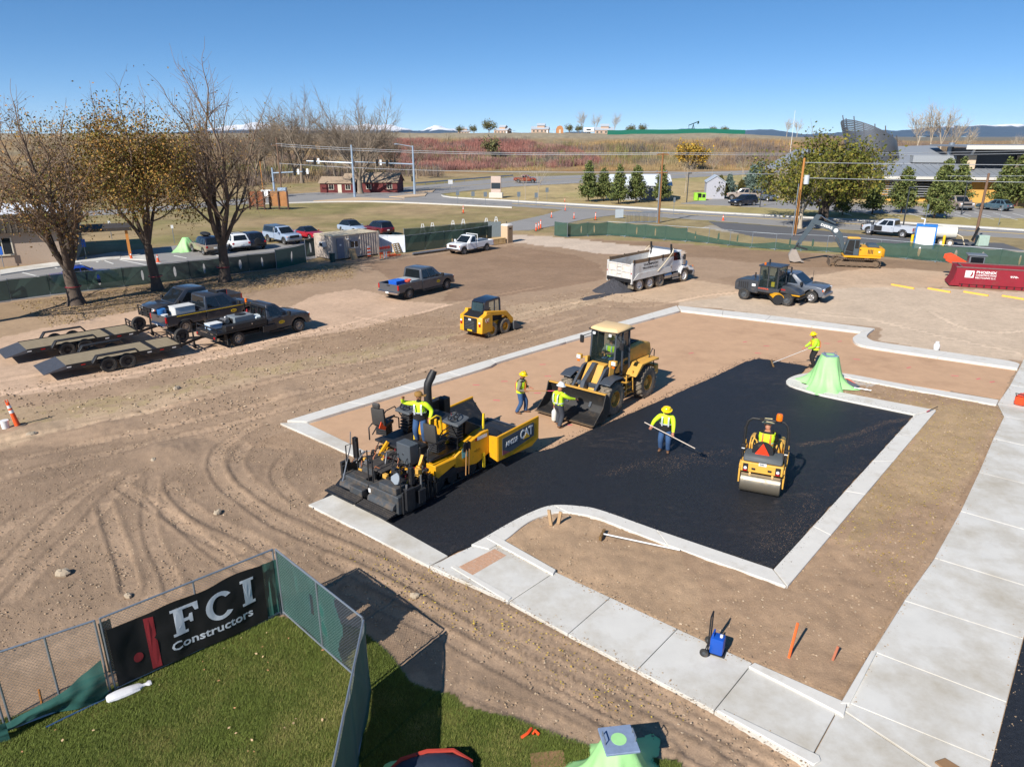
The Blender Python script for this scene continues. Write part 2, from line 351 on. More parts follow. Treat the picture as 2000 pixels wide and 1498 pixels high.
 put(bed, S(150, 124, 98)); put(bed & (s1 > 0), S(158, 132, 104), .7)
 yel = inside(polyG([(1740,790),(1960,800),(1900,930),(1800,1000),(1650,1080),(1700,960),(1800,860)]), wx, wy); put(bed & yel, S(158, 136, 96), .3)
 gp = inside(polyG([(1640,735),(1730,748),(1700,762),(1620,750)]), wx, wy); put(bed & gp, S(170, 162, 150), .8)
 put(lawn, S(84, 90, 40)); 
 lm = (fbm(X*1.3, Y*1.3, 3, 8) > .12) & lawn; put(lm, S(120, 112, 62), .6)
 put(pav, S(120, 118, 116))
 # heights
 near = np.clip((70-D)/40, 0, 1)
 Z = hz.copy(); rough = np.where(site & ~lawn, .06, .02)*near
 Z += rough*fbm(X*.7, Y*.7, 4, 1)+.5*rough*fbm(X*4, Y*4, 3, 2)
 Z += np.where(trod & site & ~lot, .026*near*fbm(X*7, Y*7, 3, 7), 0)
 Z += np.where(bed, .07+.05*fbm(X*3, Y*3, 4, 13), 0)
 for pts, w, deep in TRACKS:
  L = smooth_line([(G(*p).x, G(*p).y) for p in pts], 5); lx0 = [p[0] for p in L]; ly0 = [p[1] for p in L]
  ii = np.nonzero((X > min(lx0)-1) & (X < max(lx0)+1) & (Y > min(ly0)-1) & (Y < max(ly0)+1) & site)[0]
  d = np.full(X.shape, 9.); t = np.zeros(X.shape); d[ii], t[ii] = dist_line(L, X[ii], Y[ii])
  msk = (d < w*1.6) & site & ~lot & ~bed
  prof = np.where(d < w*.5, -deep, np.where(d < w*.95, deep*.9*np.sin((d-w*.5)/(w*.45)*math.pi), 0))
  tread = np.where(d < w*.5, .018*np.sin(t*2*math.pi/.26+np.sign(X*0+1)*d*6), 0)*(D < 40)
  fade = np.clip(.35+vnoise(t*.3, t*0+w, 3), 0, 1); Z[msk] += ((prof*.62+tread*.6)*fade)[msk]
  inn = (d < w*.5) & msk; C[inn] *= (1+.24*fade[inn])[:, None]
  edg = (d > w*.5) & (d < w*.8) & msk; C[edg] *= (1-.16*fade[edg])[:, None]
 for (px, py, rad, h) in ((330,880,.9,.16),(560,770,.8,.12),(210,840,1.0,.12),(60,845,1.2,.14),(450,925,.7,.08)):
  c = G(px, py); d = np.hypot(X-c.x, (Y-c.y)); Z += h*np.exp(-(d/rad)**2)*(1+.8*fbm(X*3, Y*3, 3, 15))
 Z[lawn] += .03; Z[pav] = np.minimum(Z[pav], -.0); Z[pav & (D > 45)] = -.03
 Z[inside(BASEP, X, Y)] = -.1
 # under walks and kerbs the soil stays lower than the concrete
 for P in WALK_AREAS: k_ = inside(P, X, Y); Z[k_] = np.minimum(Z[k_], .015)
 C *= np.where(site, 1, 1+.5*fbm(X*.3, Y*.3, 4, 61)+.35*fbm(X*1.1, Y*1.1, 3, 62))[:, None]; C[site & ~lawn] *= np.array([1.17, 1.18, 1.22]); C *= (1+.28*fbm(X*.9, Y*.9, 4, 16)[:, None]*near[:, None]*(~lawn)[:, None])
 i = np.arange((n-1)*m).reshape(n-1, m); a = i.ravel(); b = np.roll(i, -1, axis=1).ravel()
 F = np.c_[a, b, b+m, a+m]
 me = raw_mesh('ground', np.c_[X, Y, Z], F, attr_mat('soil', bump=.5, bscale=14., bdist=.05, scales=(.35, 3., 30.), var=.17), np.clip(C, .004, 1), smooth=True)
 return tag(link(bpy.data.objects.new('ground', me)), 'brown graded soil, dry grass and far country', None, None, 'structure')
BASEP = polyG([(600,826),(1322,607),(1672,650),(1664,664),(1700,681),(1980,725),(1950,775),(1649,737),(1555,744),(1580,757),(1780,810),(1505,1095),(1175,1004),(1080,996),(950,1060),(866,1088),(650,975),(710,890)], 0.)
TRACKS = [([(205,985),(215,1020),(226,1050),(246,1108),(255,1150)], .42, .05),
 ([(300,965),(342,1012),(384,1047),(438,1089),(500,1120)], .42, .045), ([(336,945),(355,980),(400,1012),(480,1047),(540,1085)], .42, .04),
 ([(500,830),(448,862),(425,884),(421,913),(438,945),(474,974),(544,1022),(640,1063),(760,1112),(860,1165),(1000,1245),(1130,1312),(1330,1412),(1500,1500)], .46, .045),
 ([(480,870),(462,900),(472,930),(520,970),(600,1010),(700,1055),(810,1105),(960,1190),(1100,1265),(1260,1345),(1420,1430),(1560,1510)], .46, .035),
 ([(240,951),(304,990),(346,1018),(400,1047),(464,1079)], .4, .04), ([(260,930),(205,980),(179,1012),(128,1060),(64,1120),(20,1170)], .45, .04),
 ([(220,925),(160,964),(96,1022),(32,1086),(-20,1140)], .45, .04), ([(300,935),(290,1000),(300,1060),(330,1120),(340,1160)], .4, .03),
 ([(180,940),(60,1000),(-60,1080)], .45, .035), ([(560,890),(540,930),(590,985),(680,1030)], .4, .03),
 ([(-200,960),(0,905),(200,860),(420,810),(560,775),(760,722),(950,668),(1140,616)], .5, .04), ([(-200,1000),(0,935),(230,880),(460,825),(600,785),(800,730),(990,675),(1180,620)], .5, .035),
 ([(-200,900),(0,865),(240,815),(430,770),(600,728),(800,690),(960,650),(1120,600)], .5, .03), ([(-300,820),(0,770),(300,722),(560,672),(720,640),(900,590),(1060,560)], .5, .025),
 ([(-300,790),(0,742),(300,700),(580,655),(760,612)], .5, .025), ([(680,1150),(820,1215),(980,1300),(1140,1380),(1300,1470)], .4, .04), ([(640,1090),(760,1150),(900,1222),(1050,1305),(1200,1385),(1380,1480)], .4, .05),
 ([(900,1345),(1050,1400),(1200,1470)], .35, .03), ([(1100,590),(1250,600),(1400,575),(1600,560)], .5, .02), ([(700,620),(850,640),(980,620),(1180,580)], .5, .02),
 ([(1820,610),(1880,640),(1960,650),(2040,640)], .35, .012), ([(1560,610),(1700,625),(1850,660),(1990,690)], .35, .012)]
# walks: (upper edge, lower edge) point pairs at each joint
WALK_D = [((951,1058),(838.6,1104.7)),((1084.7,1115.8),(994,1175)),((1192,1165.8),(1108.7,1238)),((1323,1226.8),(1243.7,1308)),((1469.8,1293.7),(1394.5,1387)),((1644.8,1369),(1577,1492))]
WALK_E = [((1645,1384),(1918,1562)),((1658.8,1372),(1938,1486)),((1704,1271),(1967,1371)),((1765.5,1172),(1999,1247)),((1825,1089),(2024,1150)),((1876,998),(2050,1048)),((1912,922),(2072,962)),((1940,856),(2090,890)),((1961,813),(2103,840)),((1948,788),(2109,815)),((1973,752),(2120,775)),((1992,716),(2129,738)),((2010,680),(2138,702))]
ZW = .1
WALK_AREAS = [polyG([a for a, b in WALK_D]+[b for a, b in reversed(WALK_D)], ZW), polyG([a for a, b in WALK_E]+[b for a, b in reversed(WALK_E)], ZW),
 polyG([(602,985),(655,962),(951,1058),(838,1105)], .06), polyG([(547,826),(595,822),(712,873),(697,893)], .06)]
build_terrain()
CONC = mat('concrete', S(202, 199, 192), rough=.85, var=.09, scale=1.3, dirt=S(166, 156, 138), dirt_amt=.5, dscale=.45, bump=.12, bscale=60.)
CONC2 = mat('kerb_concrete', S(206, 202, 194), rough=.85, var=.07, scale=3., dirt=S(170, 158, 138), dirt_amt=.22, dscale=1.3, bump=.12, bscale=60.)
ASPH = mat('fresh_asphalt', (.0115, .0125, .0155), rough=.58, var=1.2, scale=13., bump=1., bscale=45., dirt=(.028, .026, .026), dirt_amt=.1, dscale=.7, spec=.4)
def dusty(m):
 """pale dust tracked over the mat in long curved streaks"""
 n, l = m.node_tree.nodes, m.node_tree.links; p = n['Principled BSDF']; src = p.inputs['Base Color'].links[0].from_socket; tc = n.new('ShaderNodeTexCoord')
 mp = n.new('ShaderNodeMapping'); mp.inputs['Rotation'].default_value = (0, 0, R(-25)); mp.inputs['Scale'].default_value = (1.1, 3.4, 1); l.new(tc.outputs['Object'], mp.inputs[0])
 a = n.new('ShaderNodeTexNoise'); a.inputs['Scale'].default_value = 1.; a.inputs['Detail'].default_value = 9; a.inputs['Roughness'].default_value = .8; a.inputs['Distortion'].default_value = 1.6; l.new(mp.outputs[0], a.inputs[0])
 b = n.new('ShaderNodeTexNoise'); b.inputs['Scale'].default_value = .22; b.inputs['Detail'].default_value = 3; l.new(tc.outputs['Object'], b.inputs[0])
 r1 = n.new('ShaderNodeMapRange'); r1.inputs[1].default_value = .52; r1.inputs[2].default_value = .75; l.new(a.outputs[0], r1.inputs[0]); r2 = n.new('ShaderNodeMapRange'); r2.inputs[1].default_value = .5; r2.inputs[2].default_value = .72; l.new(b.outputs[0], r2.inputs[0])
 k = n.new('ShaderNodeMath'); k.operation = 'MULTIPLY'; l.new(r1.outputs[0], k.inputs[0]); l.new(r2.outputs[0], k.inputs[1]); mx = n.new('ShaderNodeMix'); mx.data_type = 'RGBA'; mx.inputs[7].default_value = (.16, .12, .095, 1); l.new(k.outputs[0], mx.inputs[0]); l.new(src, mx.inputs[6]); l.new(mx.outputs[2], p.inputs['Base Color'])
dusty(ASPH)
OLDA = mat('road_asphalt', S(140, 137, 134), rough=.9, var=.08, scale=.35, dirt=S(116, 113, 110), dirt_amt=.25, dscale=.2)
BASE = mat('road_base', S(188, 152, 120), rough=.95, var=.13, scale=1.1, dirt=S(150, 116, 88), dirt_amt=.25, dscale=.35, bump=.5, bscale=30.)
def struct(name, label=None):
 o = bpy.data.objects.new(name, None); COL.objects.link(o); o['kind'] = 'structure'
 if label: o['label'] = label
 return o
def sheet(name, poly, z, material, thick=0., parent=None):
 mb = MB(); mb.prism([(p[0], p[1]) for p in poly], z-thick if thick else z-.3, z, 'z'); o = mb.build(name, material, parent, smooth=0)
 return o
# compacted base and the black mat inside the kerbs
tag(sheet('compacted_base', polyG([(575,826),(1322,604),(1681,648),(1672,662),(1700,678),(1985,722),(1955,779),(1649,733),(1545,742),(1568,757),(1780,806),(1510,1100),(1175,1004),(1080,994),(944,1056),(870,1092),(640,975),(700,890)], 0.), 0., BASE, .2), 'tan compacted road base', None, None, 'structure')
edge = [(612,990),(650,955),(700,892),(770,880),(1045,884),(1080,874),(1120,856),(1160,838),(1200,821),(1240,804.5),(1300,778),(1360,751),(1410,729),(1440,714),(1457,707),(1472,702),(1484,700.5),(1500,703),(1534,708),(1560,712),(1579,716),(1565,728),(1545,736),(1538,744),(1548,754),(1572,763),(1610,773),(1786,809),(1511,1110),(1300,1040),(1175,1000),(1130,991),(1080,990),(1040,1002),(990,1028),(940,1056),(874,1086)]
ep = polyG(edge, .05); ep2 = []
for a, b in zip(ep, ep[1:]+ep[:1]):
 kk = max(1, int((b-a).length/.35))
 for j in range(kk): p = a.lerp(b, j/kk); ep2.append((p.x+random.uniform(-.035, .035), p.y+random.uniform(-.035, .035)))
tag(sheet('fresh_asphalt', ep2, .055, ASPH, .2), 'fresh black asphalt mat', None, None, 'structure')
# kerbs: real sections with joints
def kerb_run(root, A, B, z, n, gap=.012, depth=.35, name='kerb_section', cut=3.0, material=None):
 """A and B: the two top edges (photo points); cut into poured sections"""
 a = resample(smooth_line([(G(*p, z).x, G(*p, z).y) for p in A], 6) if len(A) > 2 else [G(*p, z) for p in A], n)
 b = resample(smooth_line([(G(*p, z).x, G(*p, z).y) for p in B], 6) if len(B) > 2 else [G(*p, z) for p in B], n)
 L = np.r_[0, np.cumsum(np.hypot(*np.diff((a+b)/2, axis=0).T))]; k = max(1, round(L[-1]/cut)); st = [int(round(i*(n-1)/k)) for i in range(k+1)]
 for s0, s1 in zip(st[:-1], st[1:]):
  mb = MB(); rings = []
  for i in range(s0, s1+1):
   p, q = a[i].copy(), b[i].copy()
   if i == s0 or i == s1:
    d = (a[min(i+1, n-1)]-a[max(i-1, 0)]); d = d/np.linalg.norm(d)*gap/2*(1 if i == s0 else -1); p = p+d; q = q+d
   rings.append([(p[0], p[1], z-depth), (p[0], p[1], z), (q[0], q[1], z), (q[0], q[1], z-depth)])
  mb.loft(rings); mb.build(name, material or CONC2, root, bevel=.012, smooth=.5)
kr = struct('kerb', 'pale concrete kerb round the new car park')
kerb_run(kr, [(560,821),(895,720),(980,695),(1157,643.7),(1322,597)], [(600,823),(942,720),(980,704.5),(1157,653),(1328,607)], KZ, 41)
kerb_run(kr, [(1324,597),(1500,615.5),(1709,641.5)], [(1330,606),(1500,626),(1681,648)], KZ, 25)
kerb_run(kr, [(1707,642.5),(1697,650),(1693,657),(1700,663),(1716,667.5),(1835,685),(1965.5,703.5),(1992,711)], [(1682,648.5),(1669,656),(1666,662),(1678,672.6),(1723,681),(1840,698),(1964,715.7),(1988,719.5)], KZ, 37)
kerb_run(kr, [(1951,781),(1760,749),(1650,729),(1600,727),(1560,731),(1537,741),(1540,751),(1568.5,761),(1609,772),(1786.7,809)], [(1946.5,790.5),(1754,756),(1650,737),(1610,733),(1582,735),(1563.4,741),(1566,748),(1580,753),(1612,760),(1828.5,800.7)], KZ, 49)
kerb_run(kr, [(1786,810.5),(1511,1111)], [(1828.5,801.5),(1538,1144)], KZ, 21)
kerb_run(kr, [(1509,1110.5),(1300,1040),(1175,996),(1130,987.5),(1078,986),(1036.5,999.5),(990,1023),(944,1050),(920,1063)], [(1536,1144.5),(1300,1062),(1175,1014),(1130,1003),(1085,1000),(1036.5,1016),(992,1050),(978,1058),(955,1072)], KZ, 49)
# flat pans on the west side
pn = struct('concrete_pan', 'flat concrete drainage pan at the lot edge')
kerb_run(pn, [(656,963),(875,1085)], [(602,985),(838,1105)], .065, 9, cut=4., name='pan_section', material=CONC)
kerb_run(pn, [(595,824),(712,880)], [(547,826),(697,893)], .075, 7, cut=3.5, name='pan_section', material=CONC)
# sidewalks: one slab per joint
def walk(name, label, rows, z):
 rt = struct(name, label)
 for (a, b), (c, d) in zip(rows[:-1], rows[1:]):
  q = [G(*p, z) for p in (a, b, d, c)]; cen = sum(q, Vector())/4; mb = MB()
  q = [p+(cen-p).normalized()*.012 for p in q]; zz = z+random.uniform(-.003, .003)
  mb.prism([(p.x, p.y) for p in q], z-.18, zz, 'z'); mb.build('slab', CONC, rt, bevel=.01)
 return rt
walk('sidewalk', 'pale concrete sidewalk in front of the bed', WALK_D, ZW)
cw_ = walk('sidewalk', 'wide pale concrete walk along the right side', WALK_E, ZW)
for q in ([(1645,1371),(1579,1493),(1640,1562),(1912,1564),(1649,1389)], [(842,1106),(877,1087),(922,1066),(949,1060)]):
 mb = MB(); mb.prism([(v.x, v.y) for v in polyG(q, ZW)], -.08, ZW-.004, 'z'); mb.build('slab', CONC, cw_, bevel=.01)
# raised lips beside the ramp and detectable warning pad
def strip(name, pts, z0, z1, material, parent=None, bevel=.01):
 mb = MB(); mb.prism([(p.x, p.y) for p in [G(x, y, z1) for x, y in pts]], z0, z1, 'z'); return mb.build(name, material, parent, bevel=bevel)
lip = struct('ramp_curb', 'low concrete kerb flanking the ramp')
strip('kerb_section', [(950,1050),(966,1044),(1086,1112),(1080,1121)], .02, .15, CONC2, lip)
strip('kerb_section', [(880,1106),(888,1102),(1000,1166),(992,1174)], .02, .118, CONC2, lip)
strip('kerb_section', [(1462,1300),(1474,1293),(1655,1372),(1648,1398),(1640,1391)], .02, .15, CONC2, lip)
strip('kerb_section', [(1400,1386),(1412,1384),(1600,1474),(1604,1484),(1590,1492)], .02, .135, CONC2, lip)
strip('kerb_section', [(1642,1372),(1660,1372),(1712,1272),(1702,1269)], .02, .17, CONC2, lip)
pad = strip('warning_pad', [(896,1106),(966,1071),(989,1084),(920,1124)], .09, .108, mat('rust_pad', S(186, 146, 118), rough=.8, var=.25, scale=20., dirt=S(190, 185, 175), dirt_amt=.3, dscale=9.))
tag(pad, 'rust coloured detectable warning pad in the sidewalk ramp', 'warning pad')
mb = MB()
for i in range(11):
 for j in range(8):
  u, v = (i+.5)/11, (j+.5)/8; p = (G(896,1106,.1)*(1-u)+G(966,1071,.1)*u)*(1-v)+(G(920,1124,.1)*(1-u)+G(989,1084,.1)*u)*v
  mb.cyl((p.x, p.y, .105), (p.x, p.y, .116), .014, .009, 6)
mb.build('dome', mat('rust_pad', (0, 0, 0)), pad)['kind'] = 'stuff'
# black asphalt lane at the lower right
tag(sheet('asphalt_lane', polyG([(1918,1564),(1938.5,1488),(1968,1372),(2000,1248),(2025,1151),(2051,1048),(2073,962),(2130,738),(2900,1000),(2600,1900)], .06), .06, ASPH, .2), 'black asphalt lane right of the wide walk', None, None, 'structure')
# roads and parking courts beyond
for nm, lb, p in (('road', 'grey two lane road and highway', ROADS[0]), ('driveway', 'grey driveway into the site', ROADS[1]), ('parking_court', 'grey parking court by the museum', ROADS[2]), ('asphalt_apron', 'dark asphalt apron beside the road', ROADS[3]), ('parking_court', 'grey parking court left of the site fence', PAVED[0])):
 tag(sheet(nm, p, {'road': .012, 'driveway': .02, 'parking_court': .016, 'asphalt_apron': .028}[nm], OLDA if nm != 'asphalt_apron' else mat('apron_asphalt', S(92, 92, 94), rough=.9, var=.12, scale=.6), .1), lb, None, None, 'structure')
PAINTW = mat('road_paint_white', S(205, 205, 200), rough=.8, var=.1); PAINTY = mat('road_paint_yellow', S(200, 165, 60), rough=.8, var=.1)
def line(parent, a, b, w, material, name='painted_line', z=.034):
 p, q = G(*a), G(*b); d = (q-p).normalized(); nn = Vector((-d.y, d.x, 0))*w/2; mb = MB()
 mb.prism([((p+nn).x, (p+nn).y), ((p-nn).x, (p-nn).y), ((q-nn).x, (q-nn).y), ((q+nn).x, (q+nn).y)], z-.02, z, 'z'); return mb.build(name, material, parent, smooth=0)
pm = struct('pavement_markings', 'white stall lines and yellow centre lines')
for a, b in (((44,533),(77,541)),((103,521),(112,525)),((150,512),(160,516)),((183,509),(192,513)),((205,510),(222,516)),((234,508),(300,521)),((258,504),(316,516)),((340,500),(365,505)),((366,489),(400,494)),((414,497),(440,503))): line(pm, a, b, .12, PAINTW)
for i in range(14):
 x = 1560+i*38; y = 404+i*1.25; line(pm, (x, y), (x+22+i*1.2, y+7+i*.15), .14, PAINTW)
for i in range(10):
 x = 1640+i*45; y = 413+i*1.2; line(pm, (x, y+1), (x+24+i*1.2, y+9), .14, PAINTW)
for a, b in (((1000,398),(1208,411)),((1208,411),(1353,420)),((1353,420),(1500,428)),((1500,428),(1780,444.5)),((1780,444.5),(2000,457.5)),((1000,355.5),(1221,345.5)),((1221,345.5),(1500,336)),((812,372),(1000,355.5)),((150,419.5),(377,403.5)),((377,403.5),(500,392))): line(pm, a, b, .22, PAINTY)
for a, b in (((1000,394),(1353,414)),((1353,414),(1754,436)),((1754,436),(2000,451.5)),((1000,348.5),(1500,334)),((1000,362.5),(1312,347.5))): line(pm, a, b, .16, PAINTW)
# far kerb of the road: a real step
rk = struct('road_kerb', 'pale kerb along the far side of the road')
rkp = [(862,380),(880,384.2),(1000,391),(1208,402),(1353,411),(1500,419),(1754,432.5),(2000,447.5),(2400,473)]
kerb_run(rk, rkp, [(x, y+(1.2 if x < 1100 else 1.8)) for x, y in rkp], .13, 41, cut=30.)
rkp = [(500,397.5),(657,392.8),(779,394.2),(1000,404)]
kerb_run(rk, rkp, [(x, y+1.2) for x, y in rkp], .13, 21, cut=25.)
wkp = [(0,536),(60,527),(122,518.5),(160,511),(235,504)]
kerb_run(rk, [(x, y-9) for x, y in wkp], wkp, .13, 21, cut=8., material=CONC)
for p in ([(612,394),(700,387),(790,390.5),(700,392.5)],[(760,385.5),(835,378),(830,384),(790,387)],[(790,378),(850,372),(845,376)]):
 mb = MB(); mb.prism([(v.x, v.y) for v in polyG(p)], -.05, .14, 'z'); tag(mb.build('traffic_island', mat('island_gravel', S(190, 165, 135), rough=.95, var=.1)), 'low kerbed traffic island at the junction', None, None, 'structure')
tag(sheet('footpath', polyG([(118,518),(160,512),(235,505),(285,508),(300,500),(225,492),(150,505)], .1), .1, CONC, .1), 'pale concrete path by the low building', None, None, 'structure')
# ---------------------------------------------------------------- vehicle materials
DUST = S(160, 138, 112)
RUB = mat('tyre_rubber', S(48, 47, 46), rough=.9, var=.2, dirt=S(130, 115, 98), dirt_amt=.25, dscale=5.)
RUBD = mat('dusty_tyre_rubber', S(104, 96, 86), rough=.95, var=.2, dirt=S(150, 135, 112), dirt_amt=.5, dscale=4.)
STEEL = mat('wheel_steel', S(150, 150, 150), rough=.35, metal=.7, var=.1)
ALLOY = mat('wheel_alloy', S(190, 190, 192), rough=.3, metal=.8, var=.05)
BLK = mat('black_plastic', S(30, 30, 32), rough=.55, var=.2, dirt=DUST, dirt_amt=.05, dscale=4.)
DKM = mat('black_machine_steel', S(36, 37, 40), rough=.5, var=.25, dirt=S(95, 84, 72), dirt_amt=.22, dscale=5.)
CHR = mat('chrome', S(205, 205, 208), rough=.12, metal=1., var=.03)
GLS = glass_mat('vehicle_glass', (.012, .016, .02), .78)
CABG = glass_mat('cab_glass', (.03, .05, .05), .22)
INT = mat('dark_interior', S(26, 26, 28), rough=.8)
LWH = mat('lamp_clear', S(225, 228, 230), rough=.15); LRD = mat('lamp_red', S(165, 20, 24), rough=.2); LAM = mat('lamp_amber', S(230, 110, 20), rough=.25)
YEL = mat('machine_yellow', S(220, 158, 26), rough=.45, var=.1, scale=3., dirt=S(120, 94, 56), dirt_amt=.22, dscale=4.)
YELO = mat('old_machine_yellow', S(208, 158, 70), rough=.55, var=.1, dirt=S(140, 112, 80), dirt_amt=.3, dscale=3.)
YELR = mat('roller_yellow', S(226, 172, 74), rough=.5, var=.06, dirt=S(150, 122, 84), dirt_amt=.24, dscale=5.)
GRYM = mat('machine_grey', S(78, 82, 86), rough=.5, var=.1, dirt=S(120, 110, 98), dirt_amt=.15, dscale=3.)
WHT = mat('white_paint', S(228, 228, 226), rough=.35, var=.03, coat=.2, dirt=S(180, 168, 150), dirt_amt=.08, dscale=2.)
SEAT = mat('seat_vinyl', S(62, 60, 58), rough=.6, var=.1, bump=.1)
def paint(nm, c, rough=.28, dirt=.08): return mat('paint_'+nm, c, rough=rough, var=.04, coat=.6, dirt=DUST, dirt_amt=dirt, dscale=1.6)
_W = {}
def wheel(parent, x, y, r, w, rim=.58, style='steel', tyre=None, name='wheel', dual=False, z=None):
 """tyre with its rim as a child; the dished face looks outwards"""
 tyre = tyre or RUB; key = (round(r, 3), round(w, 3), rim, style, tyre.name)
 if key not in _W:
  mb = MB(); MY = Matrix.Rotation(-math.pi/2, 4, 'X'); rr = r*rim
  mb.lathe([(rr, -w*.42), (r*.8, -w*.5), (r*.94, -w*.48), (r, -w*.36), (r, w*.36), (r*.94, w*.48), (r*.8, w*.5), (rr, w*.42)], 28, MY, closed=True)
  if style in ('loader', 'skid'):
   k = 20
   for i in range(k):
    for sg in (-1, 1):
     a = 2*math.pi*(i+(.5 if sg > 0 else 0))/k
     M = Matrix.Rotation(a, 4, 'Y') @ Matrix.Translation((0, sg*w*.24, r+.008)) @ Matrix.Rotation(sg*.6, 4, 'Z')
     mb.box(-r*.055, r*.055, -w*.28, w*.28, -.03, .022+r*.02, M)
  me = mb.mesh('tyre', tyre, smooth=.7)
  rb = MB(); ri = {'steel': STEEL, 'alloy': ALLOY, 'black': BLK, 'loader': YELO, 'skid': YEL, 'grey': GRYM, 'white': WHT}[style]
  rb.lathe([(rr, -w*.38), (rr, w*.43), (rr*.93, w*.44), (rr*.88, w*.16), (rr*.45, w*.12), (rr*.4, w*.3), (rr*.2, w*.32), (.01, w*.32)], 20, MY)
  for i in range(8 if style != 'alloy' else 6):
   a = 2*math.pi*i/(8 if style != 'alloy' else 6); M = Matrix.Rotation(a, 4, 'Y')
   if style == 'alloy': rb.box(-rr*.09, rr*.09, w*.1, w*.36, rr*.2, rr*.95, M)
   else: rb.use(1).box(-rr*.09, rr*.09, w*.11, w*.17, rr*.58, rr*.76, M).use(0)
  _W[key] = (me, rb.mesh('rim', [ri, INT], smooth=.7))
 me, rm = _W[key]; o = link(bpy.data.objects.new(name, me), parent, (x, y, r if z is None else z))
 o.rotation_euler = (0, random.uniform(0, .6), 0 if y > 0 else math.pi); link(bpy.data.objects.new('rim', rm), o); return o
def by_wheels(pr, pf, side, halfw, xr, xf, sc=1.):
 """stand a vehicle on two wheel contact points of its visible side (side +1 left, -1 right)"""
 p, q = G(*pr), G(*pf); d = (q-p).normalized(); a = math.atan2(d.y, d.x); nl = Vector((-d.y, d.x, 0)); c = (p+q)/2
 return c-d*sc*(xr+xf)/2-nl*side*halfw*sc, a
def arch(xc, zc, ra, z0, n=7):
 a0 = math.asin(max(-1, min(1, (z0-zc)/ra)))
 return [(xc+ra*math.cos(a0+(math.pi-2*a0)*i/(n-1)), zc+ra*math.sin(a0+(math.pi-2*a0)*i/(n-1))) for i in range(n)]
def greenhouse(t, x0, x1, xt0, xt1, zb, zt, yb, yt, roofm, panes, glass=GLS, name='cab'):
 """tapered cab top with panes; panes = list of (u0,u1) along the side, counted from the rear"""
 r0 = [(x0, -yb, zb-.06), (x1, -yb, zb-.06), (x1, yb, zb-.06), (x0, yb, zb-.06)]; r1 = [(x0, -yb, zb), (x1, -yb, zb), (x1, yb, zb), (x0, yb, zb)]
 r2 = [(xt0, -yt, zt-.05), (xt1, -yt, zt-.05), (xt1, yt, zt-.05), (xt0, yt, zt-.05)]; r3 = [(xt0+.12, -yt+.1, zt), (xt1-.15, -yt+.1, zt), (xt1-.15, yt-.1, zt), (xt0+.12, yt-.1, zt)]
 mb = MB(); mb.loft([r0, r1, r2, r3]); cab = mb.build(name, roofm, t, bevel=.035, seg=2, smooth=.9)
 qr = [r1[0], r1[1], r2[1], r2[0]]; ql = [r1[2], r1[3], r2[3], r2[2]]; qf = [r1[1], r1[2], r2[2], r2[1]]; qb = [r1[3], r1[0], r2[0], r2[3]]
 mb = MB(); mb.patch(qf, .05, .95, .06, .93, .008); mb.build('windscreen', glass, t, smooth=0)
 mb = MB(); mb.patch(qb, .1, .9, .15, .9, .008); mb.build('rear_window', glass, t, smooth=0)
 for u0, u1 in panes:
  mb = MB(); mb.patch(qr, u0, u1, .1, .9, .008); mb.build('window', glass, t, smooth=0)
  mb = MB(); mb.patch(ql, 1-u1, 1-u0, .1, .9, .008); mb.build('window', glass, t, smooth=0)
 return cab
def small(name, t, m, c, d, bevel=.01): mb = MB(); mb.cbox(c, d); return mb.build(name, m, t, bevel=bevel)
ELOGO = mat('emblem_yellow', S(225, 190, 30), rough=.5); BLKP = mat('black_paint', S(18, 18, 20), rough=.5)
def emblem(parent, x, y, z, w=.4, h=.2):
 s = 1 if y > 0 else -1; mb = MB(); M = Matrix.Translation((x, y, z)) @ Matrix.Diagonal((w/2, 1, h/2, 1)) @ Matrix.Rotation(-math.pi/2*s, 4, 'X')
 mb.lathe([(1, -.002), (1, .006)], 24, M); e = mb.build('emblem', ELOGO, parent, smooth=0)
 text('Elam', h*.75, BLKP, e, (x, y+s*.008, z), (-s, 0, 0), (0, 0, 1), ext=.001, shear=.3, name='lettering')
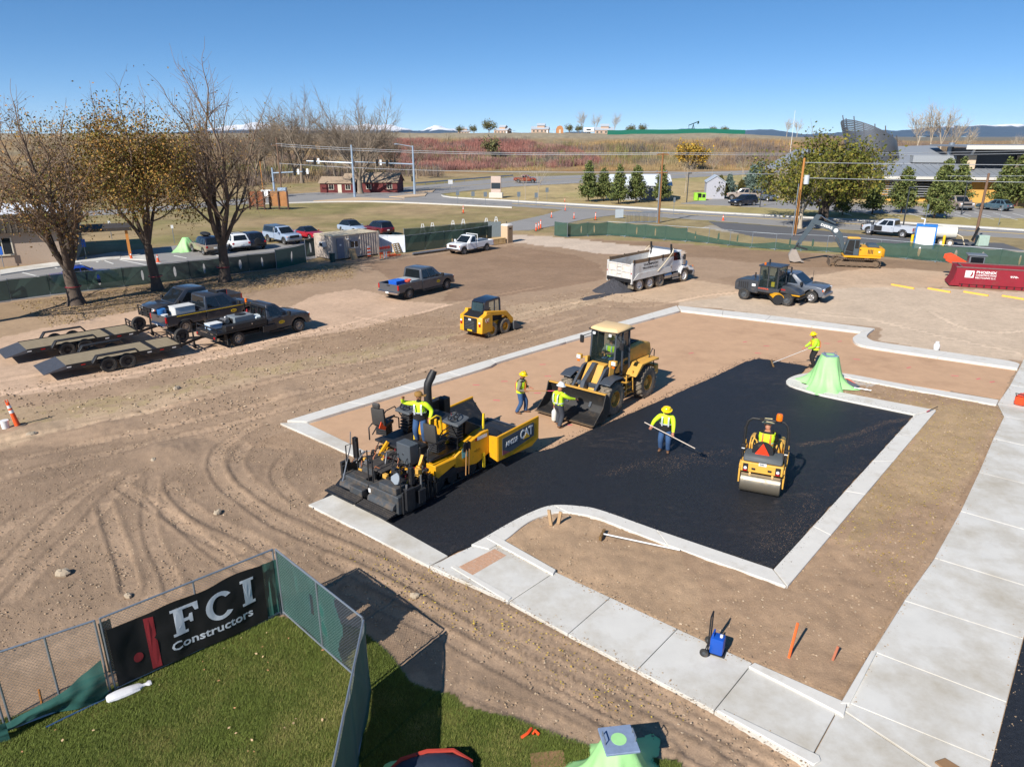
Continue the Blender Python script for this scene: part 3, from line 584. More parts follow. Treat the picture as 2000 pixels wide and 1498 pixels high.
def pickup(name, label, loc, rz, pm, L=5.9, Wd=2., H=1.93, crew=True, bed='open', group=None, sc=1., wst='steel', r=.4, logo=False, grille=None, roofm=None, guard=False, doors_open=False, cat='pickup truck', belt=1.18, cabfrac=None, lower=None):
 t = thing(name, label, cat, loc, rz, group); t.scale = (sc,)*3; hw = Wd/2; xf = L/2-.92; xr = -L/2+1.22
 xw = L/2-1.42; xb = xw-(2.3 if crew else 1.55); sill = .48; ra = r+.12; bz = belt+.04
 prof = [(xb, sill), (xb, belt), (xw, belt), (xw+.1, bz), (xw+.7, bz-.02), (L/2-.3, bz-.09), (L/2-.13, bz-.2), (L/2-.1, .62), (L/2-.22, sill)]+arch(xf, r, ra, sill)
 mb = MB(); mb.prism(prof, -hw, hw, 'y'); mb.build('body', pm, t, bevel=.045, seg=2, smooth=.9)
 greenhouse(t, xb+.02, xw+.02, xb+.1, xw-.85, belt, H, hw-.05, hw-.2, roofm or pm, [(.05, .4), (.44, .8)] if crew else [(.12, .72)])
 # bed
 if bed in ('open', 'cap'):
  x0, x1 = -L/2+.14, xb-.03; zt = belt+.02
  side = [(x1, sill+.08), (x1, zt), (x0, zt), (x0, sill+.1)]+list(reversed(arch(xr, r, ra, sill+.1)))
  mb = MB()
  for s in (-1, 1): mb.prism(side, s*hw, s*(hw-.11), 'y')
  mb.box(x0, x1, -hw+.11, hw-.11, .68, .76); mb.box(x1-.06, x1, -hw+.11, hw-.11, .7, zt)
  mb.build('bed', pm if lower is None else lower, t, bevel=.02)
  mb = MB(); mb.box(x0-.05, x0+.01, -hw+.08, hw-.08, .66, zt-.01); tg = mb.build('tailgate', pm, t, bevel=.02); small('handle', tg, BLK, (x0-.055, 0, zt-.12), (.03, .3, .07))
  mb = MB(); mb.box(x0+.03, x1-.07, -hw+.13, hw-.13, .761, .775); mb.build('bed_liner', INT, t)
 if bed == 'cap':
  mb = MB(); a = [(x0, -hw+.04, zt), (x1, -hw+.04, zt), (x1, hw-.04, zt), (x0, hw-.04, zt)]; b = [(x0+.2, -hw+.2, H+.02), (x1-.03, -hw+.2, H+.02), (x1-.03, hw-.2, H+.02), (x0+.2, hw-.2, H+.02)]
  mb.loft([a, b]); cp = mb.build('canopy', paint('cap_grey', S(62, 68, 74)), t, bevel=.03)
  for q in ([a[0], a[1], b[1], b[0]], [a[2], a[3], b[3], b[2]]): m2 = MB(); m2.patch(q, .1, .9, .2, .85, .01); m2.build('window', GLS, cp, smooth=0)
 for s in (-1, 1):
  for k, (d0, d1) in enumerate([(xw-1.05, xw-.02), (xb+.06, xw-1.07)] if crew else [(xb+.25, xw-.02)]):
   if doors_open and s == 1 and k == 0:
    mb = MB(); mb.box(xw-.1, xw-.04, hw, hw+.95, .55, belt); dd = mb.build('door', pm, t, bevel=.02); small('window', dd, GLS, (xw-.07, hw+.48, belt+.2), (.02, .8, .36)); small('door_opening', t, INT, (xw-.53, hw-.0, .85), (.95, .03, .6)); continue
   mb = MB(); mb.box(d0, d1, s*hw-.01, s*(hw+.012), .52, belt-.03); dd = mb.build('door', pm, t, bevel=.008); small('handle', dd, BLK if logo else CHR, (d0+.12, s*(hw+.02), belt-.17), (.16, .025, .035))
   if logo and k == 0: emblem(dd, (d0+d1)/2, s*(hw+.016), .85)
  mb = MB(); mb.box(xw-.28, xw-.12, s*(hw+.03) if s > 0 else -hw-.26, s*(hw+.26) if s > 0 else -hw-.03, belt+.02, belt+.26); mb.build('mirror', BLK if logo else pm, t, bevel=.03)
  small('headlight', t, LWH, (L/2-.13, s*(hw-.2), bz-.25), (.1, .3, .18), .02); small('marker_lamp', t, LAM, (L/2-.16, s*(hw-.03), bz-.27), (.1, .06, .13), .01)
  if bed in ('open', 'cap'): small('taillight', t, LRD, (-L/2+.12, s*(hw-.06), .98), (.08, .13, .34), .01)
  wheel(t, xf, s*(hw-.13), r, .27, style=wst); wheel(t, xr, s*(hw-.13), r, .27, style=wst)
  small('running_board', t, BLK, ((xb+xw)/2, s*(hw+.03), .42), (xw-xb-.1, .16, .06))
 small('grille', t, grille or BLK, (L/2-.1, 0, bz-.3), (.06, 1.2, .3), .02)
 mb = MB(); mb.box(L/2-.2, L/2+.02, -hw+.03, hw-.03, .45, .68); mb.build('front_bumper', CHR if grille is CHR else BLK if guard else STEEL, t, bevel=.04)
 mb = MB(); mb.box(-L/2-.06, -L/2+.14, -hw+.05, hw-.05, .5, .68); rb = mb.build('rear_bumper', CHR, t, bevel=.03); small('number_plate', rb, WHT, (-L/2-.07, 0, .6), (.02, .3, .13))
 small('chassis', t, INT, (0, 0, .45), (L-.8, .9, .16))
 if guard:
  mb = MB(); x = L/2+.08
  for z in (.62, .8, .98, 1.14): mb.cyl((x, -hw+.15, z), (x, hw-.15, z), .03, n=6)
  for y in (-hw+.15, -.4, .4, hw-.15): mb.bar((x, y, .5), (x, y, 1.16), .06)
  mb.build('brush_guard', BLK, t)
 return t
def car(name, label, loc, rz, pm, kind='suv', group=None, sc=1., roofm=None, rack=False, cat='car', lower=None, spare=False, wst='alloy'):
 L, Wd, H, belt = {'suv': (4.75, 1.9, 1.75, 1.05), 'sedan': (4.7, 1.83, 1.45, .92), 'hatch': (4.5, 1.82, 1.6, .98)}[kind]
 t = thing(name, label, cat, loc, rz, group); t.scale = (sc,)*3; hw = Wd/2; r = .36 if kind == 'suv' else .33; xf, xr = L/2-.9, -L/2+.95; sill = .34; ra = r+.09
 xw = L/2-1.45; xb = -L/2+(.12 if kind == 'suv' else .3 if kind == 'hatch' else .85)
 prof = [(-L/2+.06, sill+.1), (-L/2+.02, .7), (-L/2+.06, belt-.02), (xb, belt), (xw, belt), (xw+.75, belt-.06), (L/2-.25, belt-.16), (L/2-.02, belt-.36), (L/2, .45), (L/2-.18, sill)]+arch(xf, r, ra, sill)+arch(xr, r, ra, sill)
 mb = MB(); mb.prism(prof, -hw, hw, 'y'); mb.build('body', pm, t, bevel=.07, seg=2, smooth=.9)
 back = .35 if kind == 'suv' else .6 if kind == 'hatch' else .75
 greenhouse(t, xb, xw, xb+back, xw-.85, belt, H, hw-.06, hw-.24, roofm or pm, [(.06, .26), (.3, .53), (.57, .84)] if kind != 'sedan' else [(.16, .47), (.51, .84)])
 for s in (-1, 1):
  for d0, d1 in ((xw-1.0, xw+.05), (xw-2.0, xw-1.03)):
   mb = MB(); mb.box(d0, d1, s*hw-.01, s*(hw+.006), .46, belt-.08); dd = mb.build('door', pm, t, bevel=.004); small('handle', dd, pm, (d0+.12, s*(hw+.015), belt-.2), (.15, .02, .03))
  small('mirror', t, pm, (xw-.12, s*(hw+.08), belt+.07), (.1, .16, .12), .03); small('headlight', t, LWH, (L/2-.16, s*(hw-.26), belt-.3), (.2, .32, .12), .02)
  small('taillight', t, LRD, (-L/2+.07, s*(hw-.14), belt-.18), (.1, .2, .2), .02)
  wheel(t, xf, s*(hw-.11), r, .22, style=wst); wheel(t, xr, s*(hw-.11), r, .22, style=wst)
 small('grille', t, BLK, (L/2-.01, 0, .62), (.05, 1.0, .16), .01); small('number_plate', t, WHT, (-L/2+.0, 0, .74), (.03, .32, .15)); small('rear_bumper', t, lower or BLK, (-L/2+.05, 0, .48), (.14, Wd-.2, .16), .03)
 if rack:
  mb = MB()
  for s in (-1, 1): mb.bar((xb+back+.2, s*(hw-.36), H+.06), (xw-1.1, s*(hw-.36), H+.06), .04)
  for x in (xb+back+.35, xw-1.25): mb.bar((x, -hw+.36, H+.09), (x, hw-.36, H+.09), .04)
  mb.build('roof_rack', BLK, t)
 if spare: mb = MB(); mb.lathe([(.33, -.1), (.33, .1), (.2, .12)], 20, Matrix.Translation((-L/2-.1, 0, .95)) @ Matrix.Rotation(-math.pi/2, 4, 'Y')); mb.build('spare_wheel_cover', BLK, t)
 return t
CHAR = paint('charcoal', S(50, 54, 62)); CHR2 = paint('dark_grey', S(74, 78, 84)); MGRY = paint('mid_grey', S(92, 98, 108)); PW = paint('white', S(226, 228, 230)); SILV = paint('silver', S(176, 182, 192)); MARN = paint('maroon', S(92, 22, 36)); REDP = paint('red', S(165, 24, 44)); SBLU = paint('silver_blue', S(150, 166, 188)); NAVY = paint('navy', S(26, 30, 44)); TAUP = paint('taupe', S(150, 138, 128)); RUST = paint('burnt_orange', S(130, 58, 34))
# ---- charcoal contractor trucks
loc, a = by_wheels((798.5,584.7), (868.5,567), -1, .93, -1.98, 1.98)
tk = pickup('pickup_truck', 'dark grey crew cab pickup with a blue box in its open bed', loc, a, CHR2, 6.3, 2.03, 2.0, logo=True)
b1 = small('toolbox', None, mat('cooler_blue', S(30, 90, 190), rough=.5), (0, 0, 0), (1.0, .8, .5), .04); b1.location = tk.matrix_basis @ Vector((-2.1, .05, 1.03)); b1.rotation_euler = (0, 0, a); tag(b1, 'bright blue box lying in the bed of the dark grey crew cab pickup', 'box')
small('lid', b1, mat('cooler_lid', S(40, 105, 205), rough=.5), (0, 0, .27), (1.03, .83, .05), .02); small('sticker', b1, WHT, (-.505, .0, -.02), (.01, .5, .12), 0)
b2 = small('bed_chest', None, mat('pale_plastic', S(165, 170, 172), rough=.5), (0, 0, 0), (.9, 1.5, .45), .04); b2.location = tk.matrix_basis @ Vector((-1.05, 0, 1.0)); b2.rotation_euler = (0, 0, a); tag(b2, 'pale grey chest across the pickup bed behind the cab', 'chest'); small('lid', b2, mat('pale_plastic', (0,)*3), (0, 0, .24), (.94, 1.54, .05), .02)
b3 = thing('hose_coil', 'orange hose coil beside the blue box in the pickup bed', 'hose', tk.matrix_basis @ Vector((-1.5, -.45, 1.2))); mb = MB()
for k in range(3): mb.tube([(.22*math.cos(i*.5236), .22*math.sin(i*.5236), k*.05) for i in range(12)], .03, 6, closed=True)
mb.build('coil', mat('hose_orange', S(200, 70, 40)), b3)
# far left trio
p = G(363,651); a2 = R(50); d = Vector((math.cos(a2), math.sin(a2), 0)); nl = Vector((-d.y, d.x, 0))
tk2 = pickup('pickup_truck', 'charcoal pickup with yellow stripe and white chest in its bed, middle of three', p+d*1.98+nl*.93, a2, CHAR, 6.3, 2.03, 2.02, logo=True)
small('stripe', tk2, ELOGO, (.2, -1.03, 1.12), (5.2, .012, .04), 0); small('light_bar', tk2, BLK, (.55, 0, 2.06), (.16, 1.1, .08), .02)
o = small('bed_chest', None, mat('chest_white', S(205, 206, 204), rough=.45), (0, 0, 0), (1.25, .8, .55), .03); o.location = tk2.matrix_basis @ Vector((-1.5, .1, 1.18)); o.rotation_euler = (0, 0, a2); tag(o, 'white chest in the bed of the charcoal pickup with the yellow stripe', 'chest'); small('lid', o, mat('chest_white', (0,)*3), (0, 0, .29), (1.3, .85, .05), .015)
mb = MB(); mb.lathe([(.24, 0), (.25, .02), (.25, .6), (.22, .62), (.22, .58), (.01, .58)], 16); o = mb.build('drum', mat('drum_blue', S(36, 100, 160), rough=.5)); o.location = tk2.matrix_basis @ Vector((-2.6, .45, .78)); tag(o, 'blue drum at the tail of the striped charcoal pickup bed', 'drum')
mb = MB(); mb.lathe([(.17, 0), (.19, .36), (.2, .37), (.2, .4), (.01, .4)], 14); o = mb.build('bucket', WHT); o.location = tk2.matrix_basis @ Vector((-2.75, -.2, .78)); tag(o, 'white bucket with lid beside the blue drum in the pickup bed', 'bucket')
p = G(290,612); pickup('pickup_truck', 'charcoal pickup facing left with black brush guard, behind the striped one', Vector((-21.0, 45.9, 0)), R(230), CHAR, 6.1, 2.0, 1.98, logo=True, guard=True)
loc, a3 = by_wheels((463.5,675.5), (578.6,649), -1, .93, -1.92, 1.92)
ut = pickup('utility_truck', 'charcoal flatbed utility truck with tools and compressor, hitched to the nearer trailer', loc, a3, CHAR, 6.1, 2.03, 1.98, crew=False, bed='flat', logo=True, cat='utility truck')
xb = 6.1/2-1.42-1.55; mb = MB(); mb.box(-3.15, xb-.1, -1.15, 1.15, .86, .98); fb = mb.build('flatbed', BLK, ut, bevel=.02)
mb = MB(); mb.box(-2.6, xb-.12, -1.17, -.75, .985, 1.28); mb.box(-2.6, xb-.12, .75, 1.17, .985, 1.28); mb.build('side_toolbox', BLK, ut, bevel=.02)
for s in (-1, 1): 
 mb = MB(); mb.box(-.35, .55, s*1.17, s*.75, .5, .85); mb.build('under_box', BLK, ut, bevel=.02)
 for x in (-2.2, -1.0): small('latch', ut, CHR, (x, s*1.18, 1.15), (.07, .02, .09))
mb = MB()
for y in (-1.1, 1.1, -.4, .4): mb.bar((xb-.16, y, .98), (xb-.16, y, 1.9), .06)
mb.bar((xb-.16, -1.12, 1.9), (xb-.16, 1.12, 1.9), .07); mb.bar((-3.1, -1.1, 1.2), (-3.1, 1.1, 1.2), .05)
for y in (-1.1, 0, 1.1): mb.bar((-3.1, y, .98), (-3.1, y, 1.2), .05)
mb.build('headache_rack', BLK, ut)
mb = MB(); mb.box(-3.2, -3.13, -1.1, 1.1, .55, .85); mb.build('rear_panel', BLK, ut, bevel=.02)
for s in (-1, 1): small('taillight', ut, LRD, (-3.21, s*.95, .7), (.03, .14, .12)); small('mud_flap', ut, RUB, (-2.55, s*.95, .5), (.02, .35, .6))
def on(root, nm, lb, ct, m, xyz, dim, bevel=.02, rz=None):
 o = small(nm, None, m, (0, 0, 0), dim, bevel); o.location = root.matrix_basis @ Vector(xyz); o.rotation_euler = (0, 0, root.rotation_euler.z if rz is None else rz); return tag(o, lb, ct)
c = on(ut, 'compressor', 'grey skid compressor with black fan grille on the flatbed', 'compressor', mat('tool_grey', S(120, 128, 134), rough=.5), (-1.05, -.05, 1.25), (1.2, .9, .52))
mb = MB(); mb.lathe([(.3, .26), (.3, .3), (.05, .31)], 18); mb.build('fan_grille', BLK, c); small('panel', c, BLK, (-.605, 0, 0), (.01, .5, .3))
c = on(ut, 'toolbox', 'light blue-grey toolbox on the flatbed corner near the tailboard', 'toolbox', mat('tool_blue', S(150, 172, 196), rough=.5), (-2.65, .05, 1.14), (.75, .6, .28)); small('lid', c, WHT, (0, 0, .16), (.78, .63, .04))
c = on(ut, 'engine_pump', 'small black engine pump between the toolbox and the compressor', 'pump', DKM, (-1.95, .1, 1.2), (.42, .5, .34)); mb = MB(); mb.cyl((0, -.3, .1), (0, .3, .1), .14, n=12); mb.ball((.1, 0, .25), .12); mb.build('motor', STEEL, c)
for k, (x, y) in enumerate(((-.35, .45), (-.15, .75))):
 mb = MB(); mb.lathe([(.09, 0), (.09, .4), (.04, .48), (.03, .55), (.01, .56)], 10); o = mb.build('fire_extinguisher', mat('ext_red', S(170, 30, 30), rough=.35)); o.location = ut.matrix_basis @ Vector((x, y, 1.0)); tag(o, ['red extinguisher beside the compressor on the flatbed', 'red extinguisher by the headache rack of the flatbed'][k], 'extinguisher')
mb = MB(); mb.lathe([(.07, 0), (.075, .22), (.04, .25), (.01, .25)], 10); o = mb.build('beacon', LAM, ut); o.location = (xb-.16, .85, 1.93)
c = on(ut, 'supply_sack', 'white and blue plastic sack behind the flatbed truck cab', 'sack', mat('sack', S(205, 215, 225), rough=.4, var=.3), (-.2, -.3, 1.2), (.5, .5, .42), .12)
# ---- other trucks
loc, a = by_wheels((951,490), (910,497), 1, .9, -1.78, 1.75, .9)
gm = pickup('pickup_truck', 'white regular cab pickup with chrome grille parked by the portable toilet', loc, a, PW, 5.85, 2.0, 1.95, crew=False, sc=.9, grille=CHR)
mb = MB(); 
for s in (-1, 1): mb.bar((-.25, s*.85, 1.2), (-.25, s*.85, 2.0), .06)
mb.bar((-.25, -.88, 2.0), (-.25, .88, 2.0), .06); mb.build('ladder_rack', WHT, gm)
on(gm, 'bed_toolbox', 'pale toolbox along the white pickup bed', 'toolbox', STEEL, (-1.6, 0, 1.1), (1.8, .9, .3)).scale = (.9,)*3
p, q = G(1451,585), G(1592,592)
pt = pickup('pickup_truck', 'grey crew cab pickup with yellow oval emblem parked right behind the sweeper', Vector((20.2, 51.6, 0)), R(-39), MGRY, 5.9, 2.0, 1.93, logo=True, wst='alloy', r=.42)
small('antenna', pt, BLK, (1.5, .8, 1.6), (.02, .02, .8), 0)
loc, a = by_wheels((1772,466), (1690,458), 1, .93, -1.98, 1.98, 1.0)
pickup('pickup_truck', 'silver crew cab pickup with its front door open behind the fence', loc+Vector((0, 0, .02)), a, SILV, 6.0, 2.0, 1.93, sc=1.0, doors_open=True, guard=True, wst='alloy', r=.42)
# ---- cars in the left court
pickup('pickup_truck', 'silver pickup with a dark bed canopy parked at the grass edge', G(552,474), R(-42), SBLU, 5.6, 1.95, 1.92, crew=False, bed='cap', sc=.95)
car('car', 'red saloon car behind the green gate panel', G(603,466), R(-40), REDP, 'sedan', sc=.95, roofm=NAVY)
car('car', 'pale blue hatchback with roof rack half hidden by the container office', G(690,455), R(-42), SBLU, 'hatch', sc=.95, rack=True, roofm=NAVY)
car('suv', 'maroon sport utility car with its tail to the site', G(739,458), R(133), MARN, 'suv', cat='suv', sc=.95, roofm=NAVY)
car('suv', 'dusty two-tone dark over beige estate car with raised roof box', G(405,494), R(133), paint('dusty_navy', S(128, 118, 108), dirt=.5), 'suv', cat='suv', roofm=NAVY)
mb = MB(); mb.ball((0, 0, 0), 1, 12, 8, (1.0, .42, .2)); o = mb.build('roof_box', BLK); o.location = G(405,494)+Vector((.1, -.1, 1.92)); o.rotation_euler = (0, 0, R(133)); tag(o, 'black roof box on the dusty two-tone estate car', 'roof box')
car('suv', 'white sport utility car between the estate and the black one', G(459,487), R(128), PW, 'suv', cat='suv', rack=True)
car('suv', 'black sport utility car with a spare wheel on its tailgate', G(490,484), R(128), NAVY, 'suv', cat='suv', spare=True)
car('car', 'blue car roof showing just above the left fence', G(160,556)+Vector((0, .6, 0)), R(40), paint('blue', S(30, 60, 150)), 'sedan')
# ---- cars in the right court and on the roads
car('suv', 'dark navy sport utility car alone in the far court', G(1451,402), R(205), NAVY, 'suv', cat='suv', sc=1.05)
pickup('pickup_truck', 'taupe and black pickup parked by the junipers', G(1452,390.5), R(160), TAUP, 5.6, 1.95, 1.9, sc=1.1)
car('suv', 'grey sport utility car partly behind the big green tree', G(1492,392), R(-60), MGRY, 'suv', cat='suv', sc=1.05)
car('car', 'dark car in the shade under the big tree', G(1583,399), R(-60), NAVY, 'sedan', sc=1.05)
pickup('pickup_truck', 'beige off-road pickup facing the camera in the right court', G(1869,409), R(-95), TAUP, 5.6, 2.05, 1.95, sc=1.1)
car('car', 'teal hatchback with white tail in the right court', G(1941,411), R(118), paint('teal', S(70, 92, 104)), 'hatch', sc=1.1)
pickup('pickup_truck', 'burnt orange pickup driving along the highway', G(1026,357.5), R(-8), RUST, 5.6, 1.95, 1.85, sc=1.05)
# ---- trailers
def trailer(label, pa, ang, loc):
 t = thing('flatbed_trailer', label, 'trailer', loc, ang, 'tilt deck trailers hitched to the left trucks')
 wood = mat('trailer_planks', S(142, 128, 104), rough=.85, var=.18, scale=4., dirt=S(120, 104, 78), dirt_amt=.25, dscale=3.)
 for k in range(7):
  y = -.98+k*.28; mb = MB(); mb.box(-2.4, 3.0, y+.008, y+.272, .62, .67); mb.build('plank', wood, t)
 mb = MB(); mb.box(-2.4, 3.05, -1.08, -1.0, .48, .69); mb.box(-2.4, 3.05, 1.0, 1.08, .48, .69); mb.box(3.0, 3.08, -1.08, 1.08, .48, .7); mb.box(1.6, 1.85, -.99, .99, .60, .676)
 for x in (-2.2, -1.2, -.2, .8, 2.4): mb.box(x-.04, x+.04, -1.0, 1.0, .48, .6)
 mb.bar((3.05, -.9, .56), (4.5, 0, .56), .12); mb.bar((3.05, .9, .56), (4.5, 0, .56), .12); mb.bar((4.3, 0, .56), (4.9, 0, .56), .12)
 mb.build('frame', BLK, t)
 mb = MB(); mb.add([(-3.4, -1.05, .42), (-2.4, -1.05, .672), (-2.4, 1.05, .672), (-3.4, 1.05, .42), (-3.4, -1.05, .40), (-2.4, -1.05, .5), (-2.4, 1.05, .5), (-3.4, 1.05, .40)], [(0, 1, 2, 3), (7, 6, 5, 4), (0, 4, 5, 1), (2, 6, 7, 3), (3, 7, 4, 0)]); mb.build('beaver_tail', mat('tread_plate', S(96, 98, 104), rough=.45, metal=.5, var=.2, bump=.3, bscale=60.), t)
 for s in (-1, 1):
  mb = MB(); mb.prism([(-1.35, .62), (-1.1, .95), (.75, .95), (1.0, .62), (.9, .62), (.7, .9), (-1.05, .9), (-1.25, .62)], s*1.08, s*1.4, 'y'); mb.build('fender', BLK, t, bevel=.01)
  for x in (-.62, .27): wheel(t, x, s*1.24, .39, .24, style='black')
  for k in range(9):
   x = -2.3+k*.62
   if -1.4 < x < 1.0: continue
   small('reflector', t, LRD if k % 2 else WHT, (x, s*1.084, .58), (.2, .008, .05), 0)
 mb = MB()
 for y in (-.95, -.3, .3, .95): mb.bar((3.04, y, .7), (3.04, y, 1.05), .06)
 mb.bar((3.04, -.98, 1.05), (3.04, .98, 1.05), .06); mb.bar((3.04, -.98, .88), (3.04, .98, .88), .04); mb.build('front_rail', BLK, t)
 w = wheel(t, 3.3, -.55, .39, .22, style='black', name='spare_wheel'); w.location.z = 1.0; w.rotation_euler.z += .15
 mb = MB(); mb.cyl((4.1, 0, .2), (4.1, 0, 1.1), .05); mb.cyl((4.1, 0, .05), (4.1, 0, .2), .1); mb.build('jack', BLK, t)
 return t
def tr_at(p1, p2, side=-1):
 a = R(44); d = Vector((math.cos(a), math.sin(a), 0)); nl = Vector((-d.y, d.x, 0)); c = (G(*p1)+G(*p2))/2; return a, c-d*(-.175)-nl*side*1.24
a, c = tr_at((215.6,726), (251,718.7)); trailer('flat wood-deck trailer with black fenders, nearer of the two', None, a, c)
a, c = tr_at((136,697), (168.7,688)); trailer('flat wood-deck trailer with black fenders, farther of the two', None, a, c)
# ---------------------------------------------------------------- short forms for one-shape parts
def bx(t, nm, m, x0, x1, y0, y1, z0, z1, bev=.012, tx=0., ty=0.): mb = MB(); mb.box(x0, x1, y0, y1, z0, z1, None, tx, ty); return mb.build(nm, m, t, bevel=bev)
def pr(t, nm, m, poly, a, b, bev=.01, ax='y'): mb = MB(); mb.prism(poly, a, b, ax); return mb.build(nm, m, t, bevel=bev)
def cy(t, nm, m, p, q, r, r2=None, n=12, bev=0): mb = MB(); mb.cyl(p, q, r, r2, n); return mb.build(nm, m, t, bevel=bev)
def tb(t, nm, m, pts, r, n=6, closed=False): mb = MB(); mb.tube(pts, r, n, closed); return mb.build(nm, m, t, smooth=1.)
def br(t, nm, m, p, q, w, h=None, bev=0): mb = MB(); mb.bar(p, q, w, h); return mb.build(nm, m, t, bevel=bev)
def steering(t, c, r, tilt, m=BLK, rz=0.):
 M = Matrix.Translation(c) @ Matrix.Rotation(rz, 4, 'Z') @ Matrix.Rotation(tilt, 4, 'Y'); mb = MB()
 mb.tube([M @ Vector((r*math.cos(i*math.pi/8), r*math.sin(i*math.pi/8), 0)) for i in range(16)], .022, 6, True)
 for k in range(3): a = k*2.094; mb.bar(M @ Vector((0, 0, 0)), M @ Vector((r*math.cos(a), r*math.sin(a), 0)), .03)
 mb.cyl(M @ Vector((0, 0, -.25)), M @ Vector((0, 0, .02)), .03); return mb.build('steering_wheel', m, t)
def catlogo(t, o, xd, h, m=None, red=False):
 w = h*1.55; e = text('CAT', h, m or WHT, t, o, xd, (0, 0, 1), ext=.003, bold=h*.02, name='lettering', width=w, height=h)
 x = Vector(xd).normalized(); nn = x.cross(Vector((0, 0, 1))); mb = MB(); c = Vector(o)+nn*.006
 tri = [c-x*w*.2+Vector((0, 0, -h*.52)), c+x*w*.2+Vector((0, 0, -h*.52)), c+Vector((0, 0, h*.02))]
 mb.add(tri+[p+nn*.004 for p in tri], [(0, 1, 2), (5, 4, 3), (0, 3, 4, 1), (1, 4, 5, 2), (2, 5, 3, 0)]); mb.build('logo_triangle', mat('logo_red', S(190, 40, 40)) if red else mat('logo_yellow', S(230, 175, 40)), t, smooth=0); return e
def seat(t, x, y, z, a=0., m=SEAT):
 s = bpy.data.objects.new('seat', None); link(s, t, (x, y, z), a)
 mb = MB(); mb.box(-.25, .28, -.25, .25, 0, .14); mb.build('cushion', m, s, bevel=.05, seg=2)
 mb = MB(); mb.prism([(-.2, .1), (-.28, .72), (-.4, .74), (-.34, .08)], -.25, .25); mb.build('backrest', m, s, bevel=.05, seg=2)
 for k in range(4): mb = MB(); mb.box(-.22, .22, -.21, .21, -.31+k*.075, -.25+k*.075); mb.build('suspension_bellows', BLK, s, bevel=.015)
 for q in (-1, 1): br(s, 'armrest', BLK, (-.2, q*.3, .3), (.22, q*.3, .3), .06, .05)
 return s
